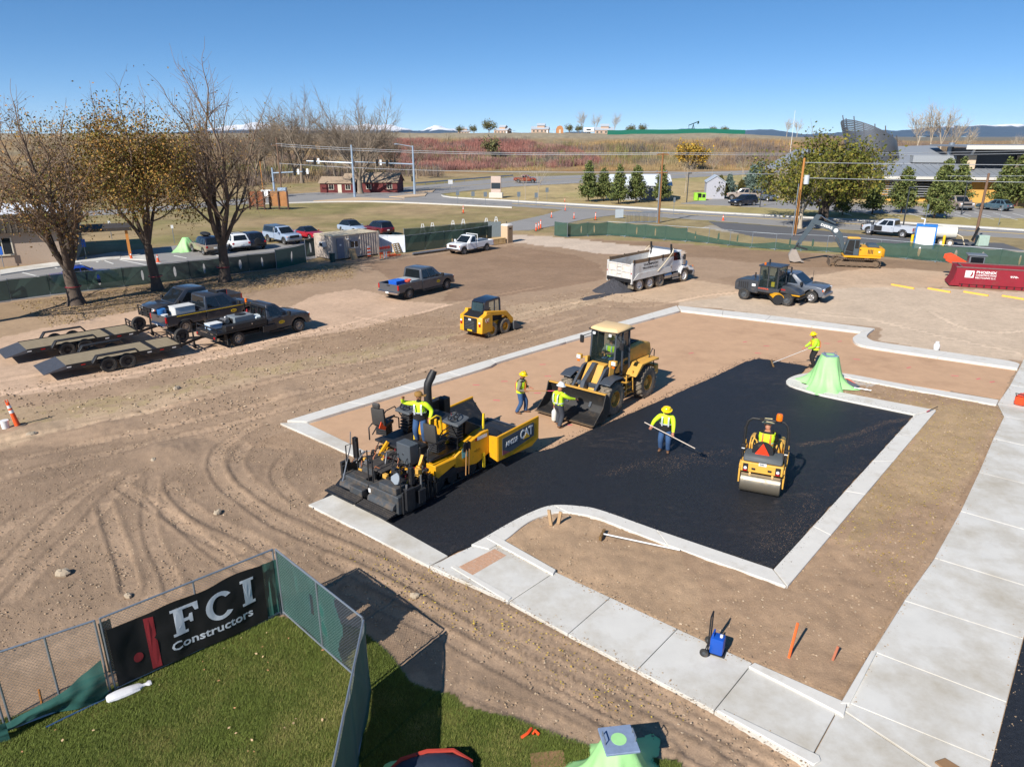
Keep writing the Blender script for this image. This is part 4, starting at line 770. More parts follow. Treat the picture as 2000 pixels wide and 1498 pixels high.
# ================================================================ asphalt paver
def paver():
 t = thing('asphalt_paver', 'yellow and black tracked asphalt paver with twin seats laying the mat', 'paver', (-2.4, 22.9, .05), R(50.5))
 # undercarriage: rubber belts round wheels
 for s in (-1, 1):
  y0, y1 = s*.72, s*1.12; n = 40; outer = []; inner = []
  for (cx, cz, r_, a0, a1) in ((-1.45, .42, .4, 90, 270), (1.35, .36, .34, 270, 450)):
   for k in range(10): a = R(a0+(a1-a0)*k/9); outer.append((cx+r_*math.cos(a), cz+r_*math.sin(a))); inner.append((cx+(r_-.05)*math.cos(a), cz+(r_-.05)*math.sin(a)))
  mb = MB(); N = len(outer); V = [(p[0], y0, p[1]) for p in outer]+[(p[0], y1, p[1]) for p in outer]+[(p[0], y1, p[1]) for p in inner]+[(p[0], y0, p[1]) for p in inner]
  F = []
  for i in range(N):
   j = (i+1) % N; F += [(i, j, N+j, N+i), (N+i, N+j, 2*N+j, 2*N+i), (2*N+i, 2*N+j, 3*N+j, 3*N+i), (3*N+i, 3*N+j, j, i)]
  mb.add(V, F); mb.build('track_belt', RUB, t)
  for x, r_ in ((-1.45, .35), (1.35, .29), (-.75, .22), (-.25, .22), (.25, .22), (.75, .22)):
   cy(t, 'track_wheel', DKM, (x, s*.7, r_+.07), (x, s*1.14, r_+.07), r_, n=18, bev=.01)
  bx(t, 'track_frame', DKM, -1.2, 1.2, s*.8, s*1.0, .3, .55)
 bx(t, 'chassis', DKM, -1.7, 1.6, -.72, .72, .35, .95)
 # tractor body
 for s in (-1, 1):
  pr(t, 'side_panel', YEL, [(-.75, .78), (-.1, .62), (.3, .55), (.95, .72), (.95, 1.62), (.6, 1.62), (-.1, 1.45), (-.75, 1.18)], s*1.28, s*.9, .02)
  pr(t, 'rear_side_box', YEL, [(-1.75, .72), (-.76, .98), (-.76, 1.2), (-1.75, 1.22)], s*1.36, s*.92, .02)
  br(t, 'grab_post', mat('safety_yellow', S(235, 200, 40), rough=.5), (.75, s*1.2, 1.6), (.78, s*1.2, 2.15), .06)
  br(t, 'leg_post', mat('safety_yellow', (0,)*3), (.65, s*1.3, .2), (.65, s*1.3, .75), .07)
 pr(t, 'engine_hood', YEL, [(-.5, 1.0), (.95, 1.0), (.95, 1.5), (.1, 2.05), (-.5, 2.05)], -.62, .75, .03)
 bx(t, 'hood_top', BLK, -.45, .15, -.55, .68, 2.055, 2.1, .02)
 pr(t, 'hood_side', DKM, [(.15, 1.5), (.95, 1.2), (.95, 1.55), (.2, 2.0)], -.9, -.63, .02)
 bx(t, 'radiator_screen', BLK, .2, .92, .76, 1.0, 1.3, 2.25, .02); bx(t, 'vent_stack', BLK, .55, .85, .45, .75, 1.6, 2.35, .02)
 text('elam', .16, mat('faint_script', S(150, 112, 20)), t, (.3, -1.284, .98), (1, 0, 0), (0, 0, 1), ext=.002, shear=.3)
 bx(t, 'decal', WHT, .35, .85, -1.284, -1.279, 1.3, 1.42, 0); bx(t, 'decal', mat('decal_red', S(150, 25, 25)), .24, .34, -1.284, -1.279, 1.3, 1.42, 0); bx(t, 'decal', mat('decal_teal', S(120, 190, 190)), -.42, -.16, -1.284, -1.279, .9, 1.25, 0)
 tool = mat('wood_handle', S(176, 128, 78), rough=.7)
 # hopper
 for s in (-1, 1):
  pr(t, 'hopper_wing', YEL, [(1.0, .62), (2.9, .55), (3.3, .75), (3.3, 1.62), (1.0, 1.55)], s*1.68, s*1.6, .012)
  mb = MB(); mb.add([(1.0, s*1.28, .72), (1.0, s*1.68, .62), (1.0, s*1.68, 1.55), (1.0, s*1.28, 1.5), (.95, s*1.28, .72), (.95, s*1.66, .62), (.95, s*1.66, 1.55), (.95, s*1.28, 1.5)], [(0, 1, 2, 3), (7, 6, 5, 4), (0, 4, 5, 1), (1, 5, 6, 2), (2, 6, 7, 3), (3, 7, 4, 0)]); mb.build('wing_end_plate', YEL, t)
  mb = MB(); mb.add([(1.02, s*1.6, 1.5), (3.25, s*1.6, 1.55), (3.25, s*.7, .62), (1.02, s*.7, .62), (1.02, s*1.6, 1.46), (3.25, s*1.6, 1.5), (3.25, s*.7, .58), (1.02, s*.7, .58)], [(0, 1, 2, 3), (7, 6, 5, 4), (0, 4, 5, 1), (2, 6, 7, 3)]); mb.build('hopper_floor', DKM, t)
  cy(t, 'wing_cylinder', CHR, (1.15, s*1.2, .7), (1.6, s*1.5, 1.3), .04)
  br(t, 'bumper_post', mat('safety_yellow', (0,)*3), (3.34, s*1.55, .7), (3.34, s*1.55, 1.35), .07)
 bx(t, 'conveyor', DKM, .9, 3.2, -.7, .7, .45, .62); cy(t, 'push_roller', STEEL, (3.5, -.9, .5), (3.5, .9, .5), .1, n=14); bx(t, 'push_beam', DKM, 3.25, 3.45, -1.0, 1.0, .38, .62)
 mb = MB(); mb.ball((1.8, 0, .55), 1, 12, 8, (1.0, .9, .32)); mb.build('hopper_load', ASPH, t)
 pl = pr(t, 'name_plate', mat('plate_grey', S(78, 86, 94), rough=.5), [(1.2, .78), (1.75, .78), (3.0, .95), (3.0, 1.45), (2.9, 1.48), (1.2, 1.4)], -1.681, -1.69, 0)
 text('CAT', .36, WHT, pl, (2.55, -1.694, 1.2), (1, 0, .04), (0, 0, 1), bold=.01, width=.72, height=.36); text('AP655F', .2, WHT, pl, (1.72, -1.694, 1.13), (1, 0, .04), (0, 0, 1), bold=.004, width=.68, height=.19)
 mb = MB(); mb.prism([(2.35, 1.0), (2.75, 1.0), (2.55, 1.2)], -1.697, -1.7); mb.build('logo_triangle', mat('logo_yellow', S(230, 175, 40)), pl, smooth=0)
 pr(pl, 'plate_corner', mat('decal_rose', S(150, 80, 84)), [(1.2, .78), (1.62, .78), (1.2, .98)], -1.692, -1.695, 0)
 # shovels hung on the side
 for k, x in enumerate((-.32, -.18)):
  cy(t, 'shovel_handle', tool, (x+.03, -1.36, 1.2), (x-.02, -1.36, .28), .02); pr(t, 'shovel_blade', BLK, [(x-.1, 1.15), (x+.1, 1.15), (x+.11, 1.42), (x, 1.5), (x-.11, 1.42)], -1.37, -1.34, 0)
 # deck, seats, consoles
 bx(t, 'operator_deck', DKM, -1.75, -.35, -1.15, 1.6, 1.2, 1.28)
 seat(t, -1.25, -.95, 1.72, R(8)); sl = seat(t, -1.55, 1.3, 1.82, R(18))
 bx(sl, 'headrest', SEAT, -.46, -.34, -.14, .14, .74, .92, .04)
 pr(t, 'reflective_flag', mat('flag_orange', S(235, 80, 30), rough=.6), [(-2.0, 1.9), (-1.9, 2.1), (-1.7, 1.85), (-1.75, 1.75)], 1.0, 1.03, 0)
 for y, x in ((-.82, -.45), (1.2, -.75)):
  pr(t, 'console', GRYM, [(x-.1, 2.02), (x+.48, 2.18), (x+.5, 2.28), (x-.12, 2.14)], y-.42, y+.32, .04)
  pr(t, 'console_post', BLK, [(x+.05, 1.28), (x+.42, 1.28), (x+.5, 2.1), (x+.15, 2.08)], y-.15, y+.2, .04); steering(t, (x+.05, y-.1, 2.33), .2, R(-25))
  for k in range(5): cy(t, 'switch', random.choice([BLK, LRD, CHR]), (x+.28+.05*(k % 2), y-.05+.07*k, 2.22), (x+.27, y-.05+.07*k, 2.31), .014, n=6)
  mb = MB()
  for k in range(5): mb.box(x+.0+.02*k, x+.4, y-.2, y+.24, 1.4+k*.11, 1.46+k*.11)
  mb.build('bellows', BLK, t, bevel=.02)
 for s, yy in ((-1, -1.25), (1, 1.62)):
  tb(t, 'guard_rail', BLK, [(-1.95, yy, 1.3), (-1.95, yy, 1.75), (-1.8, yy, 1.85), (-.9, yy, 1.85), (-.6, yy, 1.7), (-.6, yy, 1.3)], .025)
  tb(t, 'guard_rail', BLK, [(-1.9, yy-s*.1, 1.5), (-1.2, yy-s*.05, 2.15), (-.8, yy-s*.05, 2.2), (-.5, yy-s*.1, 1.7)], .022)
 for s in (-.45, .3): tb(t, 'handrail', mat('safety_yellow', (0,)*3), [(-.55, s, 1.28), (-.55, s, 2.25), (-.75, s, 2.35), (-1.05, s, 2.3), (-1.1, s, 1.28)], .028)
 bx(t, 'control_cabinet', mat('cabinet_grey', S(74, 80, 86), rough=.5), -2.15, -1.75, -.62, .02, 1.05, 1.75, .02); bx(t, 'cabinet_cover', BLK, -1.76, -1.35, -.66, .0, 1.0, 1.6, .05)
 cy(t, 'latch', CHR, (-2.17, -.3, 1.4), (-2.13, -.3, 1.4), .03)
 # exhaust
 tb(t, 'exhaust_stack', BLK, [(-.15, .55, 1.9), (-.15, .55, 2.9), (-.12, .55, 3.08), (.04, .53, 3.32), (.14, .5, 3.5)], [.14, .14, .14, .145, .12], 14)
 # screed
 for s in (-1, 1):
  br(t, 'tow_arm', DKM, (.1, s*1.2, .55), (-2.5, s*1.22, .62), .12, .26, .015)
  br(t, 'lift_cylinder', YEL, (-1.8, s*.85, 1.4), (-2.3, s*1.0, .75), .09); cy(t, 'cylinder_rod', CHR, (-2.0, s*.9, 1.15), (-2.45, s*1.02, .6), .035)
  bx(t, 'end_gate', DKM, -3.3, -2.35, s*1.44, s*1.5, .1, .85); cy(t, 'end_gate_jack', STEEL, (-2.5, s*1.47, .4), (-2.5, s*1.47, 1.15), .035); cy(t, 'end_gate_jack', STEEL, (-3.1, s*1.47, .4), (-3.1, s*1.47, 1.05), .035)
  bx(t, 'side_step', DKM, -3.25, -2.9, s*1.52, s*1.62, .25, .95); bx(t, 'side_step', DKM, -2.75, -2.45, s*1.52, s*1.64, .3, .75)
  tb(t, 'screed_rail', BLK, [(-3.2, s*1.3, .75), (-3.2, s*1.3, 1.6), (-2.75, s*1.3, 1.6), (-2.75, s*1.3, .75)], .022)
  cy(t, 'auger_bearing', YEL, (-2.05, s*.4, .35), (-2.05, s*.5, .35), .16)
  for k in range(6): y = s*(.1+.18*k); mb = MB(); mb.lathe([(.19, -.012), (.19, .012)], 16, Matrix.Translation((-2.05, y, .32)) @ Matrix.Rotation(math.pi/2-s*.35, 4, 'X')); mb.build('auger_flight', DKM, t)
 scr = mat('screed_steel', S(66, 70, 74), rough=.5, var=.2, dirt=S(110, 92, 72), dirt_amt=.45, dscale=4.)
 bx(t, 'screed_beam', scr, -2.85, -2.35, -1.42, 1.42, .12, .52, .02); bx(t, 'screed_extension', scr, -3.35, -2.88, .12, 1.42, .1, .62, .03); bx(t, 'screed_extension', scr, -3.45, -2.9, -1.42, -.05, .1, .72, .03)
 pr(t, 'extension_shroud', scr, [(-3.55, .3), (-3.36, .3), (-3.36, .48), (-3.5, .44)], .25, 1.35, .01); bx(t, 'screed_step', scr, -3.62, -3.4, .1, .72, .28, .52, .02); pr(t, 'extension_shroud', scr, [(-3.62, .3), (-3.46, .3), (-3.46, .5), (-3.58, .44)], -1.35, -.15, .01)
 gr = mat('grip_plate', S(58, 54, 52), rough=.85, var=.3, dirt=S(100, 90, 78), dirt_amt=.3, dscale=6.)
 for k in range(2):
  y0 = [-1.5, .05][k]
  for q in range(5): x = -3.98+q*.078; bx(t, 'walkway_slat', gr, x, x+.055, y0, y0+1.5, .26-.012*(4-q), .285-.012*(4-q), 0)
  bx(t, 'walkway_frame', DKM, -4.0, -3.55, y0+.02, y0+1.48, .2, .24, 0)
 bx(t, 'access_platform', gr, -3.0, -2.2, -.2, .95, .98, 1.03, .01); bx(t, 'access_platform', gr, -2.2, -1.75, -.3, .8, 1.1, 1.15, .01); bx(t, 'tread_step', gr, -3.3, -3.0, .25, .95, .74, .78, .01)
 bx(t, 'engine_box', scr, -3.0, -2.9, .2, .95, .55, .97); bx(t, 'valve_box', DKM, -2.8, -2.3, -1.1, -.3, .55, .85); bx(t, 'lube_box', scr, -3.4, -2.95, -1.3, -.5, .73, .95, .02)
 for x, y in ((-3.2, .22), (-3.2, .0), (-3.0, 1.0)): cy(t, 'grab_post', BLK, (x, y, .7), (x, y, 1.75), .022)
 # pendant
 pd = pr(t, 'control_pendant', mat('pendant_grey', S(140, 150, 160), rough=.45), [(-.2, 0), (-.28, .1), (-.2, .34), (.0, .36), (.08, .1), (0, 0)], -.04, .04, .02); pd.location = (-3.25, -.95, 1.1); pd.rotation_euler = (R(10), R(-35), R(95))
 bx(pd, 'screen', mat('screen_dark', S(40, 62, 84), rough=.1), -.2, .0, -.05, -.041, .2, .33, 0)
 tb(t, 'lute_handle', ALLOY, [(-3.5, 1.25, .35), (-3.0, 1.32, 1.5), (-2.95, 1.32, 2.0)], .02); bx(t, 'panel_box', BLK, -2.85, -2.7, 1.25, 1.42, 1.0, 1.75, .02); bx(t, 'panel_box', BLK, -2.85, -2.7, -1.42, -1.25, .9, 1.5, .02)
 bx(t, 'warning_plate', WHT, -3.011, -3.0, .62, .92, .6, .75, 0); bx(t, 'warning_plate', WHT, -3.461, -3.451, -.16, -.06, .48, .62, 0)
 rs = random.Random(5); cols = [BLK, BLK, DKM, mat('hose_copper', S(150, 92, 60)), YEL, STEEL, mat('hose_red', S(150, 40, 50))]
 for k in range(80):
  x = rs.uniform(-3.1, -1.7); y = rs.choice([-1, 1])*rs.uniform(.1, 1.3); z = rs.uniform(.55, 1.15); p = Vector((x, y, z)); q = p+Vector((rs.uniform(.2, .6), rs.uniform(-.3, .3), rs.uniform(-.1, .35)))
  tb(t, 'hydraulic_hose', rs.choice(cols), [p, p.lerp(q, .35)+Vector((0, 0, rs.uniform(.05, .2))), p.lerp(q, .7)+Vector((0, rs.uniform(-.1, .1), .08)), q], rs.uniform(.014, .026), 5)
 for k in range(64):
  x = rs.uniform(-3.2, -1.7); y = rs.choice([-1, -1, 1])*rs.uniform(.3, 1.5); z = rs.uniform(.4, 1.15); w = rs.uniform(.05, .15); bx(t, 'valve_block', rs.choice([BLK, DKM, scr, STEEL, YELO]), x, x+w, y, y+w*1.2, z, z+w*rs.uniform(.8, 2), .008)
 for k in range(10):
  x = -2.35+.06*k; bx(t, 'vertical_guide', DKM, x, x+.03, -1.48-.01*(k % 3), -1.42, .2, .55+.4*((k*7) % 5)/5, 0)
 for o in t.children:
  n_ = o.name.split('.')[0]
  if n_ in ('hopper_wing', 'wing_end_plate', 'hopper_floor', 'wing_cylinder', 'bumper_post', 'name_plate'): o.location.z = -.22
  if n_ in ('side_panel', 'rear_side_box'): o.location.z = -.1
paver()
# ================================================================ wheel loader
def loader():
 p, q = G(1255.5,774), G(1194.7,807); loc, a = by_wheels((1255.5,774), (1194.7,807), 1, 1.02, -1.4, 1.4)
 t = thing('wheel_loader', 'yellow wheel loader with black bucket and cream cab roof', 'wheel loader', loc, a)
 DKA = mat('arm_grey', S(66, 72, 80), rough=.45, var=.1, dirt=S(110, 98, 84), dirt_amt=.15, dscale=3.)
 for x in (-1.4, 1.4):
  for s in (-1, 1): wheel(t, x, s*.98, .7, .52, .52, 'loader', RUBD)
  cy(t, 'axle', DKM, (x, -.8, .7), (x, .8, .7), .16)
 for s in (-1, 1): pr(t, 'front_fender', DKA, [(.75, 1.3), (.95, 1.52), (1.6, 1.55), (2.0, 1.42), (2.0, 1.46), (1.6, 1.6), (.92, 1.57), (.7, 1.32)], s*.72, s*1.26, .01)
 pr(t, 'front_frame', YELO, [(.3, .5), (2.0, .45), (2.1, .8), (1.6, 1.3), (1.15, 1.95), (.75, 1.95), (.6, 1.2), (.3, 1.1)], -.42, .42, .02)
 pr(t, 'rear_frame', DKM, [(-2.5, .75), (.25, .5), (.25, 1.2), (-2.5, 1.3)], -.5, .5, .02)
 pr(t, 'engine_hood', YELO, [(-2.6, 1.2), (-.55, 1.2), (-.55, 2.35), (-1.9, 2.4), (-2.5, 2.25), (-2.62, 1.9)], -.62, .62, .05)
 bx(t, 'grille', BLK, -2.64, -2.6, -.5, .5, 1.35, 2.1, .01)
 for k in range(5): bx(t, 'hood_vent', BLK, -1.9+k*.22, -1.76+k*.22, -.35, .35, 2.38, 2.42, .01)
 cy(t, 'exhaust', BLK, (-1.2, -.3, 2.35), (-1.2, -.3, 2.85), .07); bx(t, 'counterweight', YELO, -2.85, -2.5, -.95, .95, .7, 1.2, .05)
 for s in (-1, 1):
  pr(t, 'rear_fender', YELO, [(-2.3, 1.55), (-1.9, 1.62), (-.9, 1.62), (-.35, 1.25), (-.2, 1.25), (-.75, 1.72), (-2.3, 1.68)], s*.62, s*1.22, .02)
  tb(t, 'rear_rail', BLK, [(-2.4, s*.9, 1.2), (-2.4, s*.9, 1.95), (-2.2, s*.9, 2.05), (-1.9, s*.9, 1.7)], .025)
  for k in range(4): br(t, 'step', YELO, (-.35+.04*k, s*.85, .5+k*.25), (.2, s*.85, .5+k*.25), .28, .04)
  br(t, 'step_rail', YELO, (-.42, s*1.0, .45), (-.3, s*1.0, 1.5), .05); br(t, 'step_rail', YELO, (.2, s*1.0, .45), (.2, s*1.0, 1.4), .05)
  # lift arms and lamps
  mb = MB(); pts = [(.95, 1.92), (1.3, 1.86), (2.05, 1.15), (2.45, .5), (2.3, .38), (1.8, .95), (1.15, 1.6), (.9, 1.72)]; mb.prism(pts, s*.5, s*.62, 'y'); mb.build('lift_arm', DKA, t, bevel=.012)
  cy(t, 'lift_cylinder', DKA, (.9, s*.36, 1.0), (1.5, s*.4, 1.15), .07); cy(t, 'cylinder_rod', CHR, (1.5, s*.4, 1.15), (1.95, s*.5, 1.2), .04)
  br(t, 'tower', YELO, (.95, s*.6, 1.3), (.85, s*.62, 2.15), .12, .3, .02); hl = bx(t, 'headlight', LWH, 1.16, 1.2, s*.88-.1, s*.88+.1, 2.05, 2.22, .02); bx(hl, 'housing', YELO, 1.0, 1.165, s*.88-.12, s*.88+.12, 2.03, 2.24, .02); bx(hl, 'turn_lamp', LAM, 1.15, 1.19, s*.88-.07, s*.88+.07, 1.93, 2.0, .01); br(t, 'lamp_arm', YELO, (.9, s*.6, 2.1), (1.05, s*.88, 2.1), .06)
 pr(t, 'tilt_lever', DKA, [(1.1, 2.0), (1.3, 2.05), (2.1, 1.45), (2.35, .95), (2.2, .85), (1.75, 1.3), (1.1, 1.8)], -.1, .1, .02); cy(t, 'tilt_cylinder', DKA, (.6, 0, 1.6), (1.35, 0, 1.95), .09); cy(t, 'cylinder_rod', CHR, (1.3, 0, 1.9), (1.7, 0, 1.72), .045)
 br(t, 'cross_tube', DKA, (1.75, -.62, 1.2), (1.75, .62, 1.2), .14, .2, .02)
 # bucket
 mb = MB(); W2 = 1.42; BI = mat('worn_bucket_steel', S(40, 38, 37), rough=.6, var=.35, dirt=S(110, 88, 62), dirt_amt=.2, dscale=2.5)
 pf = [(3.45, .2), (2.7, .16), (2.4, .3), (2.25, .6), (2.3, .95), (2.5, 1.25)]; th = [(2.54, 1.23), (2.36, .94), (2.31, .62), (2.45, .35), (2.72, .22), (3.45, .23)]
 mb.prism(pf+th, -W2, W2, 'y'); bk = mb.build('bucket', BI, t, bevel=.004)
 for s in (-1, 1): pr(bk, 'bucket_side', BI, [(3.45, .18), (2.7, .14), (2.38, .28), (2.22, .6), (2.28, .97), (2.5, 1.28), (2.62, 1.26), (2.78, .75)], s*W2, s*(W2+.04), .006)
 bx(bk, 'cutting_edge', mat('edge_steel', S(120, 100, 78), rough=.5, metal=.3, var=.2), 3.38, 3.55, -W2-.04, W2+.04, .165, .195, .004); bx(bk, 'top_lip', YELO, 2.46, 2.6, -W2, W2, 1.235, 1.28, .006)
 # cab
 zc, zt = 1.35, 3.3
 bx(t, 'cab_floor', DKM, -.55, .7, -.68, .68, 1.2, 1.4, .02); bx(t, 'lower_panel', BLK, -.55, .25, -.69, .69, 1.38, 1.75, .02)
 for x, y, xt, yt in ((.7, .62, .52, .6), (.7, -.62, .52, -.6), (-.52, .68, -.45, .64), (-.52, -.68, -.45, -.64), (.12, .68, .1, .64), (.12, -.68, .1, -.64)): br(t, 'cab_post', DKA, (x, y, zc), (xt, yt, zt), .08, .08, .01)
 mb = MB(); mb.add([(.74, -.6, 1.45), (.74, .6, 1.45), (.55, .58, 3.2), (.55, -.58, 3.2)], [(0, 1, 2, 3)]); mb.build('windscreen', CABG, t, smooth=0)
 for s in (-1, 1):
  for (x0, x1) in ((.16, .64), (-.48, .06)): mb = MB(); mb.add([(x0, s*.67, 1.5), (x1, s*.67, 1.5), (x1-.05, s*.64, 3.2), (x0, s*.64, 3.2)], [(0, 1, 2, 3)]); mb.build('window', CABG, t, smooth=0)
  ma = br(t, 'mirror_arm', BLK, (.55, s*.65, 3.1), (.75, s*1.0, 2.95), .03); bx(ma, 'mirror', BLK, .72, .8, s*1.0-.1, s*1.0+.1, 2.65, 3.0, .03)
 mb = MB(); mb.add([(-.53, -.6, 1.9), (-.53, .6, 1.9), (-.46, .58, 3.2), (-.46, -.58, 3.2)], [(0, 1, 2, 3)]); mb.build('rear_window', CABG, t, smooth=0)
 mb = MB(); r0 = [(-.62, -.72), (.6, -.68), (.74, 0), (.6, .68), (-.62, .72)]; mb.loft([[(x, y, 3.26) for x, y in r0], [(x*1.02, y*1.02, 3.36) for x, y in r0], [(x*.85, y*.82, 3.46) for x, y in r0]]); rf = mb.build('cab_roof', mat('roof_cream', S(222, 190, 140), rough=.6, var=.05), t, bevel=.03, smooth=1.)
 tb(rf, 'roof_rail', BLK, [(-.66, -.78, 3.3), (.62, -.74, 3.3), (.8, 0, 3.3), (.62, .74, 3.3), (-.66, .78, 3.3)], .025, 6, True)
 for y in (-.4, .4): bx(rf, 'work_lamp', LWH, .7, .76, y-.07, y+.07, 3.12, 3.24, .02)
 seat(t, -.15, 0, 1.85); steering(t, (.3, 0, 2.3), .18, R(-35)); bx(t, 'dashboard', BLK, .35, .62, -.4, .4, 1.4, 2.0, .05)
 return t
LD = loader()
# ================================================================ double drum roller
def roller():
 p = (G(1441,955.4)+G(1525,971.8))/2; a = R(66); d = Vector((math.cos(a), math.sin(a), 0))
 t = thing('double_drum_roller', 'yellow double drum roller with orange beacon on the fresh asphalt', 'roller', p+d*(.85+.02)+Vector((0, 0, .055)), a); DR = mat('drum_steel', S(130, 122, 108), rough=.32, metal=.55, var=.2, scale=2., dirt=S(110, 98, 80), dirt_amt=.35, dscale=2.)
 for x in (-.88, .88):
  mb = MB(); mb.lathe([(.36, -.63), (.38, -.61), (.38, .61), (.36, .63), (.3, .63), (.28, .5), (.05, .5)], 36, Matrix.Translation((x, 0, .38)) @ Matrix.Rotation(math.pi/2, 4, 'X')); mb.build('drum', DR, t)
  for s in (-1, 1): pr(t, 'drum_fork', YELR, [(x-.12, .3), (x+.12, .3), (x+.16, .8), (x-.16, .8)], s*.66, s*.72, .01)
  sx = -1 if x < 0 else 1
  br(t, 'scraper_bar', mat('scraper_tan', S(150, 130, 100), rough=.6), (x+sx*.3, -.6, .72), (x+sx*.3, .6, .72), .04, .06); cy(t, 'spray_pipe', BLK, (x+sx*.22, -.6, .82), (x+sx*.22, .6, .82), .022, n=6)
  for y in (-.35, .35): br(t, 'scraper_bracket', YELR, (x+sx*.18, y, .92), (x+sx*.32, y, .7), .06, .03)
 # rear frame (operator end)
 pr(t, 'rear_frame', YELR, [(-1.22, .82), (-1.24, 1.16), (-.5, 1.16), (-.4, .8)], -.66, .66, .02)
 pr(t, 'water_tank', mat('tank_grey', S(78, 82, 84), rough=.6), [(-1.22, 1.17), (-1.18, 1.34), (-1.05, 1.4), (-.6, 1.4), (-.55, 1.17)], -.6, .6, .04)
 for s in (-1, 1):
  lt = bx(t, 'rear_light', BLK, -1.27, -1.23, s*.5-.08, s*.5+.08, .86, 1.12, .01); cy(lt, 'lamp', LWH, (-1.29, s*.5, .98), (-1.26, s*.5, .98), .05); bx(lt, 'reflector', LRD, -1.285, -1.265, s*.5-.06, s*.5+.06, .87, .92, 0)
  br(t, 'frame_rail', YELR, (-1.15, s*.68, .95), (-.2, s*.68, 1.05), .06, .14, .01); bx(t, 'pocket', BLK, -1.26, -1.24, s*.25-.06, s*.25+.06, .93, 1.0, .01)
 lp = bx(t, 'badge', WHT, -1.256, -1.242, -.14, .1, 1.1, 1.2, 0); text('CAT', .07, BLKP, lp, (-1.258, 0, 1.15), (0, -1, 0), (0, 0, 1), bold=.003, width=.14, height=.06)
 bx(t, 'operator_platform', BLK, -.75, .2, -.62, .62, .78, .86, .01)
 pr(t, 'front_hood', YELR, [(.05, .8), (.05, 1.3), (.45, 1.42), (1.1, 1.3), (1.22, 1.05), (1.2, .8)], -.56, .56, .06); pr(t, 'dashboard', YELR, [(-.05, .85), (-.2, 1.42), (.1, 1.55), (.25, 1.3), (.2, .85)], -.5, .5, .04); bx(t, 'hood_grille', BLK, .5, 1.0, -.4, .4, 1.37, 1.41, .01)
 for s in (-1, 1): bx(t, 'side_guard', YELR, -.45, .1, s*.66, s*.6, .85, 1.3, .03); bx(t, 'grab_handle', YELR, -.2, -.1, s*.72, s*.64, 1.0, 1.5, .02)
 st = seat(t, -.5, 0, 1.2, 0.); st.scale = (1, 1, .62); pl = cy(t, 'seat_shell', BLK, (-.96, .05, 1.5), (-.92, .05, 1.5), .33, n=24)
 mb = MB(); M = Matrix.Translation((-1.0, .05, 1.52)); tri = [(.3*math.cos(R(90+k*120)), .3*math.sin(R(90+k*120))) for k in range(3)]; mb.prism([(-y, z-.03) for y, z in [(-x, z) for x, z in tri]], -.015, 0, 'x', M); sm = mb.build('slow_vehicle_triangle', mat('triangle_orange', S(236, 62, 30), rough=.4), t, bevel=.012)
 bx(t, 'yellow_tag', ELOGO, -1.0, -.985, 0, .1, 1.22, 1.27, 0); steering(t, (-.12, 0, 1.55), .19, R(-35))
 for s in (-1, 1): tb(t, 'armrest_rail', BLK, [(-.7, s*.36, 1.4), (-.5, s*.38, 1.55), (-.2, s*.38, 1.55)], .025)
 tb(t, 'rollover_bar', BLK, [(-.85, .66, .9), (-.78, .66, 2.2), (-.77, .6, 2.42), (-.76, .48, 2.52), (-.76, -.48, 2.52), (-.77, -.6, 2.42), (-.78, -.66, 2.2), (-.85, -.66, .9)], .045, 8)
 for s in (-1, 1): bx(t, 'bar_clamp', BLK, -.9, -.76, s*.66-.07, s*.66+.07, 1.5, 1.62, .01); bx(t, 'clamp_tag', WHT, -.91, -.9, s*.66-.05, s*.66+.05, 1.47, 1.5, 0)
 mb = MB(); mb.lathe([(.1, 2.56), (.1, 2.74), (.08, 2.78), (.02, 2.79)], 14, Matrix.Translation((-.76, -.32, 0))); be = mb.build('beacon', mat('beacon_orange', S(240, 115, 15), rough=.2), t); mb = MB(); mb.lathe([(.11, 2.52), (.11, 2.57), (.01, 2.57)], 14, Matrix.Translation((-.76, -.32, 0))); mb.build('beacon_base', BLK, be)
 cy(t, 'work_light', BLK, (-.84, .2, 2.55), (-.74, .2, 2.55), .06)
 return t
RO = roller()
